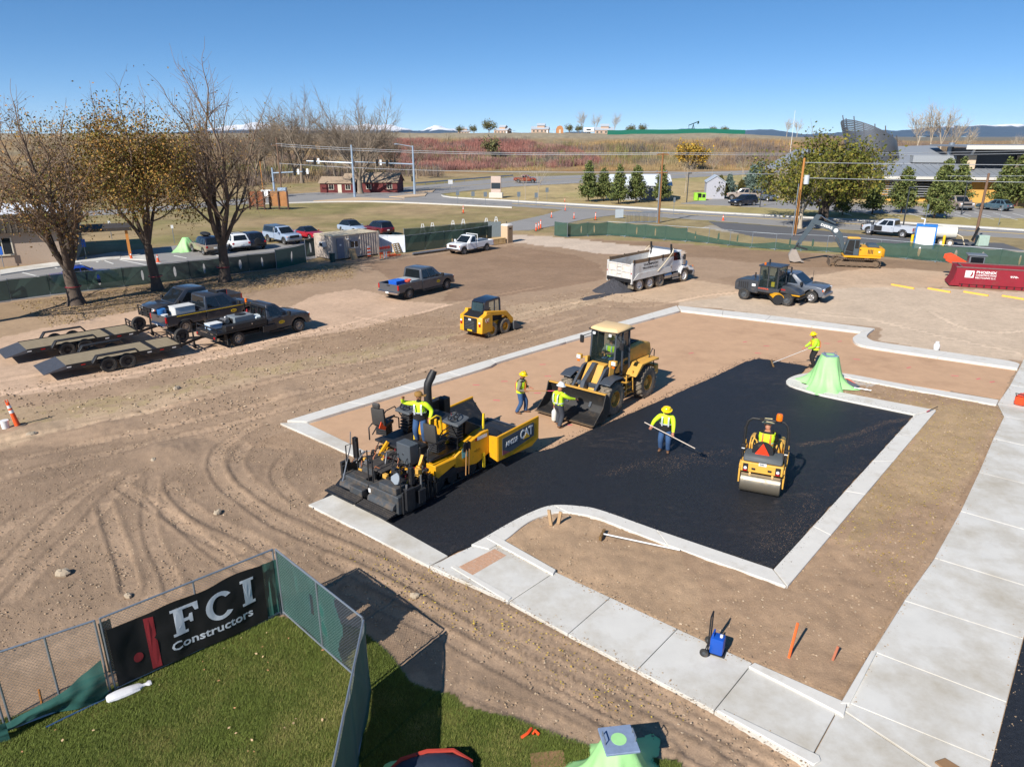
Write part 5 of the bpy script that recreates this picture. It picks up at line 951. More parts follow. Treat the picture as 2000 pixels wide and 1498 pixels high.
# ================================================================ skid steer
def skid():
 loc, a = by_wheels((957.6,658), (984,649.7), -1, .72, -.62, .62)
 t = thing('skid_steer_loader', 'yellow skid steer loader with dark blue-black cab top', 'skid steer', loc, a)
 for x in (-.6, .6):
  for s in (-1, 1): wheel(t, x, s*.72, .43, .32, .55, 'skid', RUBD)
 bx(t, 'chassis', YEL, -1.15, 1.0, -.55, .55, .25, .95, .03)
 pr(t, 'rear_body', YEL, [(-1.55, .35), (-.55, .35), (-.55, 1.45), (-.95, 1.5), (-1.5, 1.3)], -.88, .88, .04)
 bx(t, 'rear_grille', BLK, -1.6, -1.53, -.5, .5, .4, 1.25, .02)
 for k in range(6): bx(t, 'grille_louvre', GRYM, -1.625, -1.6, -.36, .36, .58+k*.09, .61+k*.09, 0)
 pr(t, 'engine_cover', BLK, [(-1.5, 1.31), (-.95, 1.52), (-.6, 1.55), (-.6, 1.5), (-1.5, 1.27)], -.6, .6, .01)
 for s in (-1, 1):
  lt = bx(t, 'rear_light', LWH, -1.57, -1.54, s*.72-.06, s*.72+.06, .95, 1.05, 0); bx(lt, 'stop_lamp', LRD, -1.57, -1.54, s*.72-.06, s*.72+.06, .78, .94, 0)
  pr(t, 'lift_arm', YEL, [(-1.15, 1.4), (-1.05, 1.62), (.25, 1.42), (.75, 1.35), (1.35, .82), (1.35, .55), (1.2, .5), (.7, 1.05), (.2, 1.2), (-.9, 1.35)], s*.62, s*.86, .02)
  cy(t, 'lift_cylinder', DKM, (-.9, s*.6, .9), (.1, s*.6, 1.25), .05); bx(t, 'dark_side', INT, -.5, .6, s*.56, s*.6, .85, 1.2)
 catlogo(t, (-1.05, -.885, 1.08), (1, 0, 0), .22, WHT, True); bx(t, 'badge', WHT, -1.612, -1.6, -.1, .1, 1.08, 1.18, 0); bx(t, 'number_plate', ELOGO, -1.62, -1.6, -.18, .18, .45, .53, 0)
 # cab
 cb = mat('cab_dark_blue', S(28, 40, 58), rough=.35, coat=.4)
 pr(t, 'cab_roof', cb, [(-.85, 2.02), (-.7, 2.14), (.45, 2.2), (.6, 2.1), (.55, 2.04), (-.6, 2.0)], -.5, .5, .03)
 for s in (-1, 1):
  pr(t, 'cab_side', cb, [(-.95, 1.4), (-.85, 2.05), (-.45, 2.05), (-.45, 1.4)], s*.5, s*.46, .01); br(t, 'cab_post', cb, (.55, s*.48, 1.2), (.5, s*.48, 2.06), .08); br(t, 'cab_post', cb, (.05, s*.48, 1.3), (.05, s*.48, 2.06), .05)
  mb = MB(); mb.add([(-.44, s*.48, 1.4), (.52, s*.48, 1.3), (.5, s*.48, 2.02), (-.44, s*.48, 2.02)], [(0, 1, 2, 3)]); mb.build('window', CABG, t, smooth=0)
 mb = MB(); mb.add([(-.96, -.42, 1.5), (-.96, .42, 1.5), (-.87, .42, 2.0), (-.87, -.42, 2.0)], [(0, 1, 2, 3)]); mb.build('rear_window', CABG, t, smooth=0); pr(t, 'rear_frame', cb, [(-.97, 1.38), (-.93, 1.38), (-.93, 1.5), (-.96, 1.5)], -.5, .5)
 seat(t, -.35, 0, 1.3)
 bk = pr(t, 'bucket', GRYM, [(1.35, .1), (1.3, .55), (1.38, .62), (1.45, .3), (1.6, .14), (2.15, .12), (2.15, .08)], -.92, .92, .01)
 for s in (-1, 1): pr(bk, 'bucket_side', GRYM, [(1.35, .08), (1.3, .58), (1.4, .62), (2.15, .1)], s*.92, s*.95, .004)
 return t
skid()
# ================================================================ dump truck
def dump():
 loc, a = by_wheels((1246,569), (1335,550), -1, 1.05, -2.85, 2.95)
 t = thing('dump_truck', 'white dump truck with wooden side boards beside the gravel pile', 'dump truck', loc, a, None); t.scale = (.98, .98, .95)
 WB = mat('dump_white', S(198, 197, 194), rough=.5, var=.06, dirt=S(130, 104, 80), dirt_amt=.28, dscale=1.5); BLU = paint('truck_blue', S(70, 130, 170)); DALU = mat('polished_aluminium', S(170, 174, 180), rough=.25, metal=.8, var=.08)
 for x, st in ((-2.85, 'white'), (-1.55, 'white'), (-.25, 'steel')):
  for s in (-1, 1): wheel(t, x, s*.98, .52, .32, .6, st, RUBD); 
  if x < -1:
   for s in (-1, 1): wheel(t, x, s*.64, .52, .3, .6, 'black', RUBD, name='inner_wheel')
  cy(t, 'axle', DKM, (x, -.9, .52), (x, .9, .52), .1)
 for s in (-1, 1): wheel(t, 2.95, s*1.0, .52, .3, .6, 'white', RUBD)
 for s in (-1, 1): br(t, 'chassis_rail', DKM, (-3.9, s*.42, .85), (3.6, s*.42, .85), .1, .26)
 # box
 z0, z1 = 1.1, 2.28; x0, x1 = -3.95, .95
 for s in (-1, 1):
  mb = MB(); mb.prism([(x0, z0+.05), (x0, z1), (x1+.15, z1+.18), (x1+.3, z1-.2), (x1-.2, z0)], s*1.22, s*1.16, 'y'); sd_ = mb.build('box_side', WB, t, bevel=.01)
  pr(t, 'side_skirt', WB, [(x0+.05, .98), (x0+.7, 1.5), (x1-.3, 1.62), (x1, 1.35), (x1-.1, 1.12)], s*1.24, s*1.3, .01)
  for k in range(3): xx = x0+.1+k*1.7; bd = bx(t, 'side_board', mat('weathered_board', S(120, 98, 76), rough=.85, var=.25, scale=5.), xx, xx+1.66, s*1.17, s*1.22, z1+.01+.03*k, z1+.3+.03*k, .004)
  for k in range(3): xx = x0+.15+k*1.75; bx(t, 'board_stake', BLK, xx, xx+.12, s*1.225, s*1.25, z1-.1, z1+.34+.03*k)
  tb(t, 'tarp_arm', mat('cream_hose', S(215, 200, 170)), [(-.9, s*1.32, 1.4), (-.2, s*1.33, 1.9), (.9, s*1.33, 2.75), (1.1, s*1.2, 3.0)], .03)
  bx(t, 'corner_post', WB, x0-.05, x0+.12, s*1.13, s*1.28, .7, z1+.1, .02); bx(t, 'side_marker', LRD, x0-.06, x0-.05, s*1.2-.04, s*1.2+.04, 1.5, 1.62, 0)
 bx(t, 'box_floor', WB, x0, x1, -1.16, 1.16, z0, z0+.1); pr(t, 'box_front', WB, [(x1-.2, z0), (x1+.2, z1+.55), (x1+.3, z1+.55), (x1-.1, z0)], -1.16, 1.16, .01)
 pr(t, 'cab_shield', DALU, [(x1+.2, z1+.5), (x1+.3, z1+.72), (x1+.85, z1+.62), (x1+.85, z1+.57), (x1+.3, z1+.62)], -1.1, 1.1, .01)
 mb = MB(); mb.box(x0-.04, x0+.02, -1.12, 1.12, z0+.02, z1-.02); tg = mb.build('tailgate', mat('tailgate_white', S(222, 210, 196), rough=.5, var=.05, dirt=S(140, 96, 62), dirt_amt=.3, dscale=2.), t, bevel=.01)
 for y in (-1.1, -.25, .25, 1.1): bx(tg, 'tailgate_rib', WB, x0-.09, x0-.04, y-.05, y+.05, z0+.02, z1-.02, .01)
 for z in (z0+.05, z0+.55, z1-.08): bx(tg, 'tailgate_rib', WB, x0-.085, x0-.04, -1.1, 1.1, z-.04, z+.04, .01)
 for z in (z0+.35, z0+.62, z0+.9): bx(tg, 'ladder_rung', WB, x0-.12, x0-.09, -.22, .22, z-.02, z+.02, 0)
 bx(t, 'rear_apron', BLK, x0-.12, x0+.1, -1.2, 1.2, .82, 1.1, .02)
 for y in (-.95, -.1, .85): bx(t, 'mud_flap', RUBD, x0+.25, x0+.28, y-.28, y+.28, .28, .9, 0)
 ld = mb = MB(); mb.ball((-1.7, 0, z0+.1), 1, 16, 8, (1.9, 1.1, .35)); mb.build('asphalt_load', ASPH, t)
 text('THOMPSON', .24, BLKP, t, (-1.7, -1.225, 2.1), (1, 0, .03), (0, 0, 1), bold=.005, width=1.8); text('TRUCKING LLC', .24, BLKP, t, (-1.75, -1.225, 1.83), (1, 0, .03), (0, 0, 1), bold=.005, width=1.9)
 # cab
 mb = MB(); mb.box(1.35, 2.75, -1.0, 1.0, 1.0, 1.85); mb.build('cab_body', WHT, t, bevel=.05, seg=2); greenhouse(t, 1.38, 2.75, 1.42, 2.5, 1.85, 2.72, .98, .9, WHT, [(.15, .85)], name='cab_top')
 pr(t, 'hood', BLU, [(2.7, 1.0), (4.05, .95), (4.1, 1.6), (3.6, 1.78), (2.7, 1.88)], -.62, .62, .08)
 for s in (-1, 1):
  pr(t, 'front_fender', WHT, [(2.3, .75), (2.35, 1.1), (2.6, 1.38), (3.3, 1.4), (3.6, 1.2), (4.1, 1.1), (4.1, .9), (3.55, .95), (3.3, 1.22), (2.65, 1.2), (2.45, .95), (2.42, .75)], s*.6, s*1.2, .02)
  bx(t, 'headlight', LWH, 4.05, 4.14, s*.9-.12, s*.9+.12, 1.0, 1.2, .03); bx(t, 'turn_lamp', LAM, 3.9, 4.0, s*1.2, s*1.23, 1.22, 1.34, .01)
  cy(t, 'exhaust_stack', CHR, (1.15, s*1.0, 1.1), (1.15, s*1.0, 2.6), .13, n=14); cy(t, 'stack_tip', BLK, (1.15, s*1.0, 2.6), (1.05, s*1.0, 3.35), .08, n=10); cy(t, 'air_cleaner', CHR, (2.75, s*1.12, 1.5), (2.75, s*1.12, 2.2), .14, n=14); cy(t, 'fuel_tank', DALU, (.25, s*.85, .8), (1.2, s*.85, .8), .32, n=18)
  for k in range(2): bx(t, 'cab_step', DALU, 1.35, 2.25, s*.8, s*1.18, .42+k*.4, .52+k*.4, .01)
  bx(t, 'tool_locker', DALU, 1.35, 2.2, s*.75, s*1.1, .55, .92, .02); bx(t, 'mirror', BLK, 2.6, 2.7, s*1.15, s*1.35, 1.95, 2.4, .02)
 bx(t, 'grille', CHR, 4.08, 4.14, -.5, .5, .95, 1.6, .02); bx(t, 'bumper', DALU, 4.1, 4.35, -1.2, 1.2, .45, .85, .04); bx(t, 'cab_visor', WHT, 2.5, 2.75, -.9, .9, 2.62, 2.68, .01)
dump()
# pile beside the truck
def pile(name, label, c, rx, ry, h, m, rz=0., seed=3, tail=None):
 rs = np.random.default_rng(seed); n, k = 60, 24; V = []; 
 for i in range(k+1):
  r_ = i/k
  for j in range(n):
   a = 2*math.pi*j/n; w = 1+.22*float(fbm(np.array(math.cos(a)*2+seed), np.array(math.sin(a)*2), 3, 5)); x, y = r_*rx*w*math.cos(a), r_*ry*w*math.sin(a)
   z = h*max(0, 1-r_)**1.0*(1-.12*math.exp(-r_*6))+.05*h*float(rs.normal())*(1-r_)-.04*r_; V.append((x, y, z))
 F = [(i*n+j, i*n+(j+1) % n, (i+1)*n+(j+1) % n, (i+1)*n+j) for i in range(k) for j in range(n)]
 o = link(bpy.data.objects.new(name, raw_mesh(name, V, F, m, smooth=False)), None, c, rz); return tag(o, label, kind='stuff')
pile('asphalt_pile', 'low pile of black asphalt millings behind the dump truck', G(1203,567), 2.0, 1.25, 1.05, mat('millings', S(62, 62, 67), rough=.9, var=.4, scale=14., bump=.8, bscale=40.), R(20))
pile('asphalt_trail', 'thin dark trail of spilled millings beside the pile', G(1168,579), 2.6, .7, .1, mat('millings', (0,)*3), R(40), 5)
# ================================================================ sweeper
def sweeper():
 loc, a = by_wheels((1451,585), (1535,598), -1, .95, -1.55, 1.6)
 t = thing('road_sweeper', 'dark grey ride-on sweeper with glass cab and yellow broom hood', 'sweeper', loc, a); DG = mat('sweeper_grey', S(54, 58, 64), rough=.4, coat=.2, dirt=DUST, dirt_amt=.08, dscale=2.)
 for x, r_ in ((-1.55, .42), (1.6, .42)):
  for s in (-1, 1): wheel(t, x, s*.85, r_, .28, .55, 'grey')
 bx(t, 'frame', DKM, -2.2, 1.9, -.45, .45, .5, .7, .02)
 pr(t, 'engine_body', DG, [(-2.35, .65), (-.6, .55), (-.6, 1.45), (-1.4, 1.5), (-2.25, 1.4), (-2.35, 1.2)], -.85, .85, .05)
 for k in range(5): bx(t, 'louvre', BLK, -2.05+k*.16, -1.97+k*.16, -.862, -.85, .85, 1.3, .004)
 bx(t, 'decal', WHT, -1.05, -.78, -.86, -.851, 1.05, 1.22, 0); cy(t, 'exhaust', BLK, (-1.3, .2, 1.45), (-1.3, .2, 1.85), .05)
 pr(t, 'mid_frame', DG, [(-.65, .7), (.9, .7), (.95, 1.05), (-.65, 1.05)], -.8, .8, .02)
 text('SWEEPER', .13, mat('letter_orange', S(230, 90, 40)), t, (-.25, -.805, .95), (1, 0, 0), (0, 0, 1), width=.85, height=.1)
 x0, x1, z0, z1 = -.62, .75, 1.05, 2.5
 for x, y in ((x0, .72), (x0, -.72), (x1, .72), (x1, -.72), (.05, .72), (.05, -.72)): br(t, 'cab_post', DG, (x, y, z0), (x*.96, y*.98, z1), .07)
 bx(t, 'cab_roof', DG, x0-.12, x1+.12, -.8, .8, z1, z1+.1, .04)
 for s in (-1, 1):
  for a0, a1 in ((x0+.04, .02), (.08, x1-.04)): mb = MB(); mb.add([(a0, s*.72, z0), (a1, s*.72, z0), (a1, s*.71, z1), (a0, s*.71, z1)], [(0, 1, 2, 3)]); mb.build('window', CABG, t, smooth=0)
  m_ = br(t, 'mirror_arm', BLK, (.75, s*.72, 2.4), (.95, s*.95, 2.4), .03); bx(m_, 'mirror', BLK, .93, 1.0, s*.95-.09, s*.95+.09, 2.0, 2.4, .02)
 for x in (x0, x1): mb = MB(); mb.add([(x, -.68, z0), (x, .68, z0), (x, .68, z1), (x, -.68, z1)], [(0, 1, 2, 3)]); mb.build('windscreen' if x > 0 else 'rear_window', CABG, t, smooth=0)
 seat(t, -.25, 0, 1.4); steering(t, (.25, 0, 1.7), .18, R(-35)); bx(t, 'yellow_seat_tag', ELOGO, .2, .45, -.55, -.4, 1.1, 1.45, .03)
 mb = MB(); mb.lathe([(.07, 2.6), (.07, 2.75), (.01, 2.77)], 10, Matrix.Translation((-.4, -.45, 0))); mb.build('beacon', LAM, t); cy(t, 'camera_mast', BLK, (-.5, .55, 2.6), (-.5, .55, 2.85), .06)
 pr(t, 'nose', DG, [(.8, .75), (1.0, 1.3), (1.5, 1.25), (2.2, .95), (2.35, .72)], -.5, .5, .06); bx(t, 'nose_trim', YEL, 1.4, 2.3, -.52, .52, .66, .74, .02); bx(t, 'bumper', BLK, 2.2, 2.4, -.8, .8, .5, .6, .02); bx(t, 'decal', mat('decal_red', S(150, 25, 25)), .95, 1.25, -.502, -.5, .95, 1.06, 0)
 M = Matrix.Translation((.55, -.4, .4)) @ Matrix.Rotation(R(35), 4, 'Z'); mb = MB(); mb.lathe([(.34, -.95), (.34, .95)], 24, M @ Matrix.Rotation(math.pi/2, 4, 'X')); mb.build('broom', mat('bristle_black', S(40, 40, 42), rough=.95, bump=.8, bscale=60.), t)
 mb = MB(); pts = [(.42*math.cos(R(20+k*20)), .42*math.sin(R(20+k*20))) for k in range(8)]; mb.prism(pts+[(x*.9, z*.9) for x, z in reversed(pts)], -.98, .9, 'y', M); mb.build('broom_hood', YEL, t, bevel=.006)
 return t
sweeper()
# ================================================================ excavator
def excavator():
 t = thing('excavator', 'yellow tracked excavator with dark boom reaching left by the fence', 'excavator', (31.4, 65.0, 0), R(163)); t.scale = (.97,)*3; DA = mat('boom_grey', S(72, 84, 92), rough=.4, var=.06, dirt=S(110, 100, 88), dirt_amt=.1, dscale=3.); TR = mat('muddy_track', S(112, 94, 76), rough=.9, var=.25, dirt=S(84, 70, 56), dirt_amt=.4, dscale=4.)
 for s in (-1, 1):
  out = []
  for cx, a0, a1 in ((-1.55, 90, 270), (1.55, 270, 450)):
   for k in range(10): a = R(a0+(a1-a0)*k/9); out.append((cx+.38*math.cos(a), .38+.38*math.sin(a)))
  pr(t, 'track_frame', TR, [(-1.5, .12), (1.5, .12), (1.5, .5), (-1.5, .5)], s*.8, s*1.12, .03)
  N = len(out); per = []
  P = np.array(out+[out[0]]); L = np.r_[0, np.cumsum(np.hypot(*np.diff(P, axis=0).T))]; n = 44
  if s == -1: shoe = None
  for k in range(n):
   u = L[-1]*k/n; x = np.interp(u, L, P[:, 0]); z = np.interp(u, L, P[:, 1]); x2 = np.interp((u+.05) % L[-1], L, P[:, 0]); z2 = np.interp((u+.05) % L[-1], L, P[:, 1])
   if k == 0 and s == -1:
    mb = MB(); mb.box(-.07, .07, -.3, .3, -.02, .02); mb.box(-.015, .015, -.3, .3, -.05, -.02); SH = mb.mesh('track_shoe', TR)
   o = link(bpy.data.objects.new('track_shoe', SH), t, (x, s*.97, z)); o.rotation_euler = (0, -math.atan2(z2-z, x2-x), 0)
  for x in (-1.55, 1.55): cy(t, 'sprocket', TR, (x, s*.85, .38), (x, s*1.1, .38), .28, n=16)
  for x in (-.9, -.45, 0, .45, .9): cy(t, 'roller', TR, (x, s*.85, .14), (x, s*1.12, .14), .09, n=10)
 bx(t, 'undercarriage', TR, -.7, .7, -.8, .8, .35, .75, .03); cy(t, 'slew_ring', DKM, (0, 0, .75), (0, 0, .9), .55, n=20)
 pr(t, 'dozer_blade', TR, [(2.3, .02), (2.25, .3), (2.32, .62), (2.38, .62), (2.34, .3), (2.4, .02)], -1.2, 1.2, .01)
 for s in (-1, 1): br(t, 'blade_arm', TR, (1.0, s*.5, .45), (2.28, s*.5, .25), .12)
 # upper works
 bx(t, 'deck', YEL, -1.9, 1.25, -1.2, 1.2, .9, 1.08, .03)
 pr(t, 'engine_body', YEL, [(-1.95, 1.08), (.0, 1.08), (.0, 1.85), (-1.3, 1.85), (-1.95, 1.8)], -1.18, 1.2, .06); mb = MB(); mb.loft([[(-1.95, y, 1.0), (-2.2, y*.82, 1.0), (-2.2, y*.82, 1.75), (-1.95, y, 1.8)] for y in (-1.18, 1.18)]); mb.build('counterweight', YEL, t, bevel=.1, seg=2)
 pr(t, 'hood', DA, [(-1.7, 1.86), (-1.55, 2.08), (-.8, 2.08), (-.7, 1.86)], -.8, 1.0, .03)
 for k in range(4): bx(t, 'louvre', BLK, -1.15+k*.12, -1.08+k*.12, 1.2, 1.21, 1.3, 1.7, 0)
 bx(t, 'badge', BLK, -.15, .0-.02, 1.2, 1.212, 1.6, 1.7, 0); bx(t, 'number_badge', WHT, -1.75, -1.6, 1.19, 1.215, 1.45, 1.58, 0)
 pr(t, 'cab', DA, [(.02, 1.08), (1.2, 1.08), (1.28, 1.5), (1.05, 2.6), (.02, 2.62)], .2, 1.16, .04)
 pr(t, 'cab_roof', YELR, [(.0, 2.62), (1.1, 2.6), (1.0, 2.72), (.05, 2.72)], .18, 1.18, .03)
 pr(t, 'window', GLS, [(.5, 1.4), (1.18, 1.55), (.98, 2.5), (.5, 2.5)], 1.165, 1.175, 0); pr(t, 'window', GLS, [(.1, 1.75), (.42, 1.75), (.42, 2.5), (.1, 2.5)], 1.165, 1.175, 0); pr(t, 'window', GLS, [(.5, 1.15), (1.2, 1.2), (1.17, 1.5), (.5, 1.36)], 1.165, 1.175, 0)
 mb = MB(); mb.add([(1.262, .25, 1.25), (1.262, 1.12, 1.25), (1.07, 1.12, 2.55), (1.07, .25, 2.55)], [(0, 1, 2, 3)]); mb.build('windscreen', GLS, t, smooth=0)
 # boom, arm, bucket
 pr(t, 'boom', DA, [(.85, 1.25), (1.1, 1.7), (1.5, 2.9), (2.1, 3.55), (3.6, 4.05), (4.1, 4.0), (4.15, 3.7), (3.7, 3.6), (2.4, 3.05), (1.75, 2.4), (1.35, 1.35)], -.32, -.02, .02)
 pr(t, 'arm', DA, [(3.5, 4.55), (3.95, 4.6), (4.3, 4.05), (5.45, 1.75), (5.3, 1.6), (5.1, 1.65), (3.9, 3.7)], -.26, -.06, .02)
 cy(t, 'boom_cylinder', DA, (1.4, -.17, 1.5), (2.0, -.17, 2.4), .09); cy(t, 'cylinder_rod', CHR, (2.0, -.17, 2.4), (2.5, -.17, 3.05), .05); cy(t, 'arm_cylinder', DA, (2.2, -.17, 3.8), (3.1, -.17, 4.2), .08); cy(t, 'cylinder_rod', CHR, (3.1, -.17, 4.2), (3.6, -.17, 4.5), .045); cy(t, 'bucket_cylinder', DA, (4.3, -.17, 3.9), (4.9, -.17, 2.6), .07); cy(t, 'cylinder_rod', CHR, (4.9, -.17, 2.6), (5.2, -.17, 1.95), .04)
 br(t, 'bucket_link', DKM, (5.2, -.17, 1.9), (5.55, -.17, 1.25), .3, .1); br(t, 'thumb', DKM, (4.35, -.17, 1.3), (5.3, -.17, 1.55), .28, .14, .02)
 BS = mat('bucket_bare_steel', S(168, 158, 148), rough=.5, metal=.3, var=.15, dirt=S(130, 112, 92), dirt_amt=.3, dscale=3.)
 bk = pr(t, 'bucket', BS, [(5.75, 1.25), (5.35, 1.3), (5.0, .65), (4.75, .22), (5.4, .08), (5.85, .2), (6.0, .7)], -.6, .26, .02)
 for k in range(5): y = -.55+k*.19; pr(bk, 'tooth', BS, [(4.8, .28), (4.5, .1), (4.85, .18)], y, y+.08, 0)
 text('DEERE', .3, WHT, t, (2.95, -.015, 3.52), (-1, 0, -.33), (0, 0, 1), bold=.008, width=1.1, height=.24); mb = MB(); mb.cyl((2.1, -.018, 3.18), (2.1, -.008, 3.18), .2, n=20); mb.build('emblem', WHT, t, smooth=0)
excavator()
# ================================================================ red waste container and orange loader behind it
def container():
 p = G(1862,560); a = R(-22); t = thing('roll_off_dumpster', 'dark red roll-off dumpster with white company lettering', 'dumpster', p, a); RD = mat('dumpster_red', S(136, 22, 40), rough=.55, var=.12, scale=2., dirt=S(110, 60, 52), dirt_amt=.25, dscale=1.2); L, Wd, H = 6.6, 2.3, 1.5
 bx(t, 'side', RD, 0, L, 0, .06, .25, H, .01); bx(t, 'side', RD, 0, L, Wd-.06, Wd, .25, H, .01); bx(t, 'end', RD, .35, .41, .06, Wd-.06, .25, H, .01); bx(t, 'end', RD, L-.06, L, .06, Wd-.06, .25, H, .01); bx(t, 'floor', RD, .3, L, .06, Wd-.06, .2, .3, .01)
 rust = mat('worn_rim', S(112, 84, 82), rough=.8, var=.3, scale=8.)
 for y in (-.04, Wd-.06): bx(t, 'top_rail', rust, -.05, L, y, y+.1, H, H+.1, .02)
 bx(t, 'top_rail', rust, .3, .42, 0, Wd, H, H+.1, .02); pr(t, 'sloped_nose', RD, [(-.35, .12), (.4, .12), (.4, H), (.05, H), (-.1, .6)], 0.061, Wd-.061, .02); pr(t, 'corner_gusset', RD, [(-.35, .1), (.35, .1), (.35, .45), (-.2, .3)], -.06, 0, .01)
 for k in range(12): bx(t, 'side_stud', BLK, .5+k*.5, .58+k*.5, -.05, 0, .12, .28, 0)
 bx(t, 'base_rail', RD, .3, L, .05, .25, .02, .2); bx(t, 'base_rail', RD, .3, L, Wd-.25, Wd-.05, .02, .2); mb = MB()
 for s in (.15, Wd-.15): mb.cyl((L-.4, s, .12), (L-.4, s+.1, .12), .12)
 mb.build('ground_roller', DKM, t)
 lg = bx(t, 'logo_panel', WHT, .62, 1.22, -.012, 0, .78, 1.32, 0); mb = MB(); mb.prism([(.95, .82), (1.1, .9), (1.16, 1.05), (1.1, 1.22), (1.0, 1.28), (1.05, 1.12), (1.0, .98)], -.018, -.013); mb.build('logo_wing', RD, lg, smooth=0)
 text('PHOENIX', .25, WHT, t, (2.02, -.006, 1.22), (1, 0, 0), (0, 0, 1), bold=.006, width=1.35, height=.21); text('CONSTRUCTION', .15, WHT, t, (2.02, -.006, 1.0), (1, 0, 0), (0, 0, 1), bold=.003, width=1.35, height=.13); text('RECYCLING LLC', .15, WHT, t, (2.02, -.006, .8), (1, 0, 0), (0, 0, 1), bold=.003, width=1.35, height=.13); text('970-', .2, WHT, t, (3.9, -.006, 1.0), (1, 0, 0), (0, 0, 1), bold=.005, width=.55, height=.16)
 q = p+Vector((math.cos(a), math.sin(a), 0))*1.5+Vector((-math.sin(a), math.cos(a), 0))*4.2
 t = thing('compact_loader', 'orange compact loader with dark cab standing behind the red dumpster', 'loader', q, a+R(178)); OR = mat('loader_orange', S(225, 80, 45), rough=.4)
 for x in (-.6, .6):
  for s in (-1, 1): wheel(t, x, s*.65, .42, .3, .55, 'grey')
 bx(t, 'body', OR, -1.2, .9, -.5, .5, .35, 1.1, .05); bx(t, 'cab', mat('loader_cab_grey', S(110, 116, 122), rough=.5), -1.0, .1, -.6, .6, 1.1, 1.95, .05); bx(t, 'cab_roof', mat('loader_cab_grey', (0,)*3), -1.15, .25, -.68, .68, 1.96, 2.06, .03)
 for s in (-1, 1): pr(t, 'window', GLS, [(-.9, 1.2), (0, 1.2), (0, 1.88), (-.9, 1.88)], s*.6, s*.612, 0); pr(t, 'lift_arm', OR, [(-.3, 1.1), (.9, 1.75), (1.3, 1.95), (1.75, 1.85), (1.8, 1.5), (1.5, 1.35), (.4, 1.0)], s*.66, s*.8, .03)
container()
# ---------------------------------------------------------------- people
SKIN = mat('skin', S(176, 120, 92), rough=.6, var=.06); LIME = mat('hi_vis_lime', S(206, 240, 40), rough=.7, var=.06); LIMES = mat('hi_vis_shirt', S(170, 225, 50), rough=.8, var=.08)
JEAN = mat('denim', S(52, 82, 122), rough=.9, var=.2, scale=8.); DKT = mat('dark_trousers', S(58, 62, 70), rough=.9, var=.1); BLKC = mat('black_cloth', S(30, 29, 30), rough=.9); GRYC = mat('grey_sweatshirt', S(128, 124, 108), rough=.9, var=.1)
BOOT = mat('boot_leather', S(110, 78, 54), rough=.8, var=.2); REFL = mat('reflective_tape', S(205, 210, 216), rough=.35, metal=.2); ORNG = mat('hi_vis_orange', S(240, 120, 60), rough=.7); HATY = mat('hat_yellow', S(245, 200, 10), rough=.35, coat=.3); HATW = mat('hat_white', S(232, 234, 234), rough=.35, coat=.3)
WOODH = mat('wood_handle', S(176, 128, 78), rough=.7); PINKP = mat('pink_marker_paint', S(220, 90, 110), rough=.7)
def ik(a, b, l1, l2, pole):
 a, b, pole = Vector(a), Vector(b), Vector(pole); d = b-a; D = min(d.length, (l1+l2)*.995); d.normalize(); b = a+d*D
 x = (l1*l1-l2*l2+D*D)/(2*D); h = math.sqrt(max(0, l1*l1-x*x)); p = pole-d*pole.dot(d); p.normalize(); return a+d*x+p*h, b
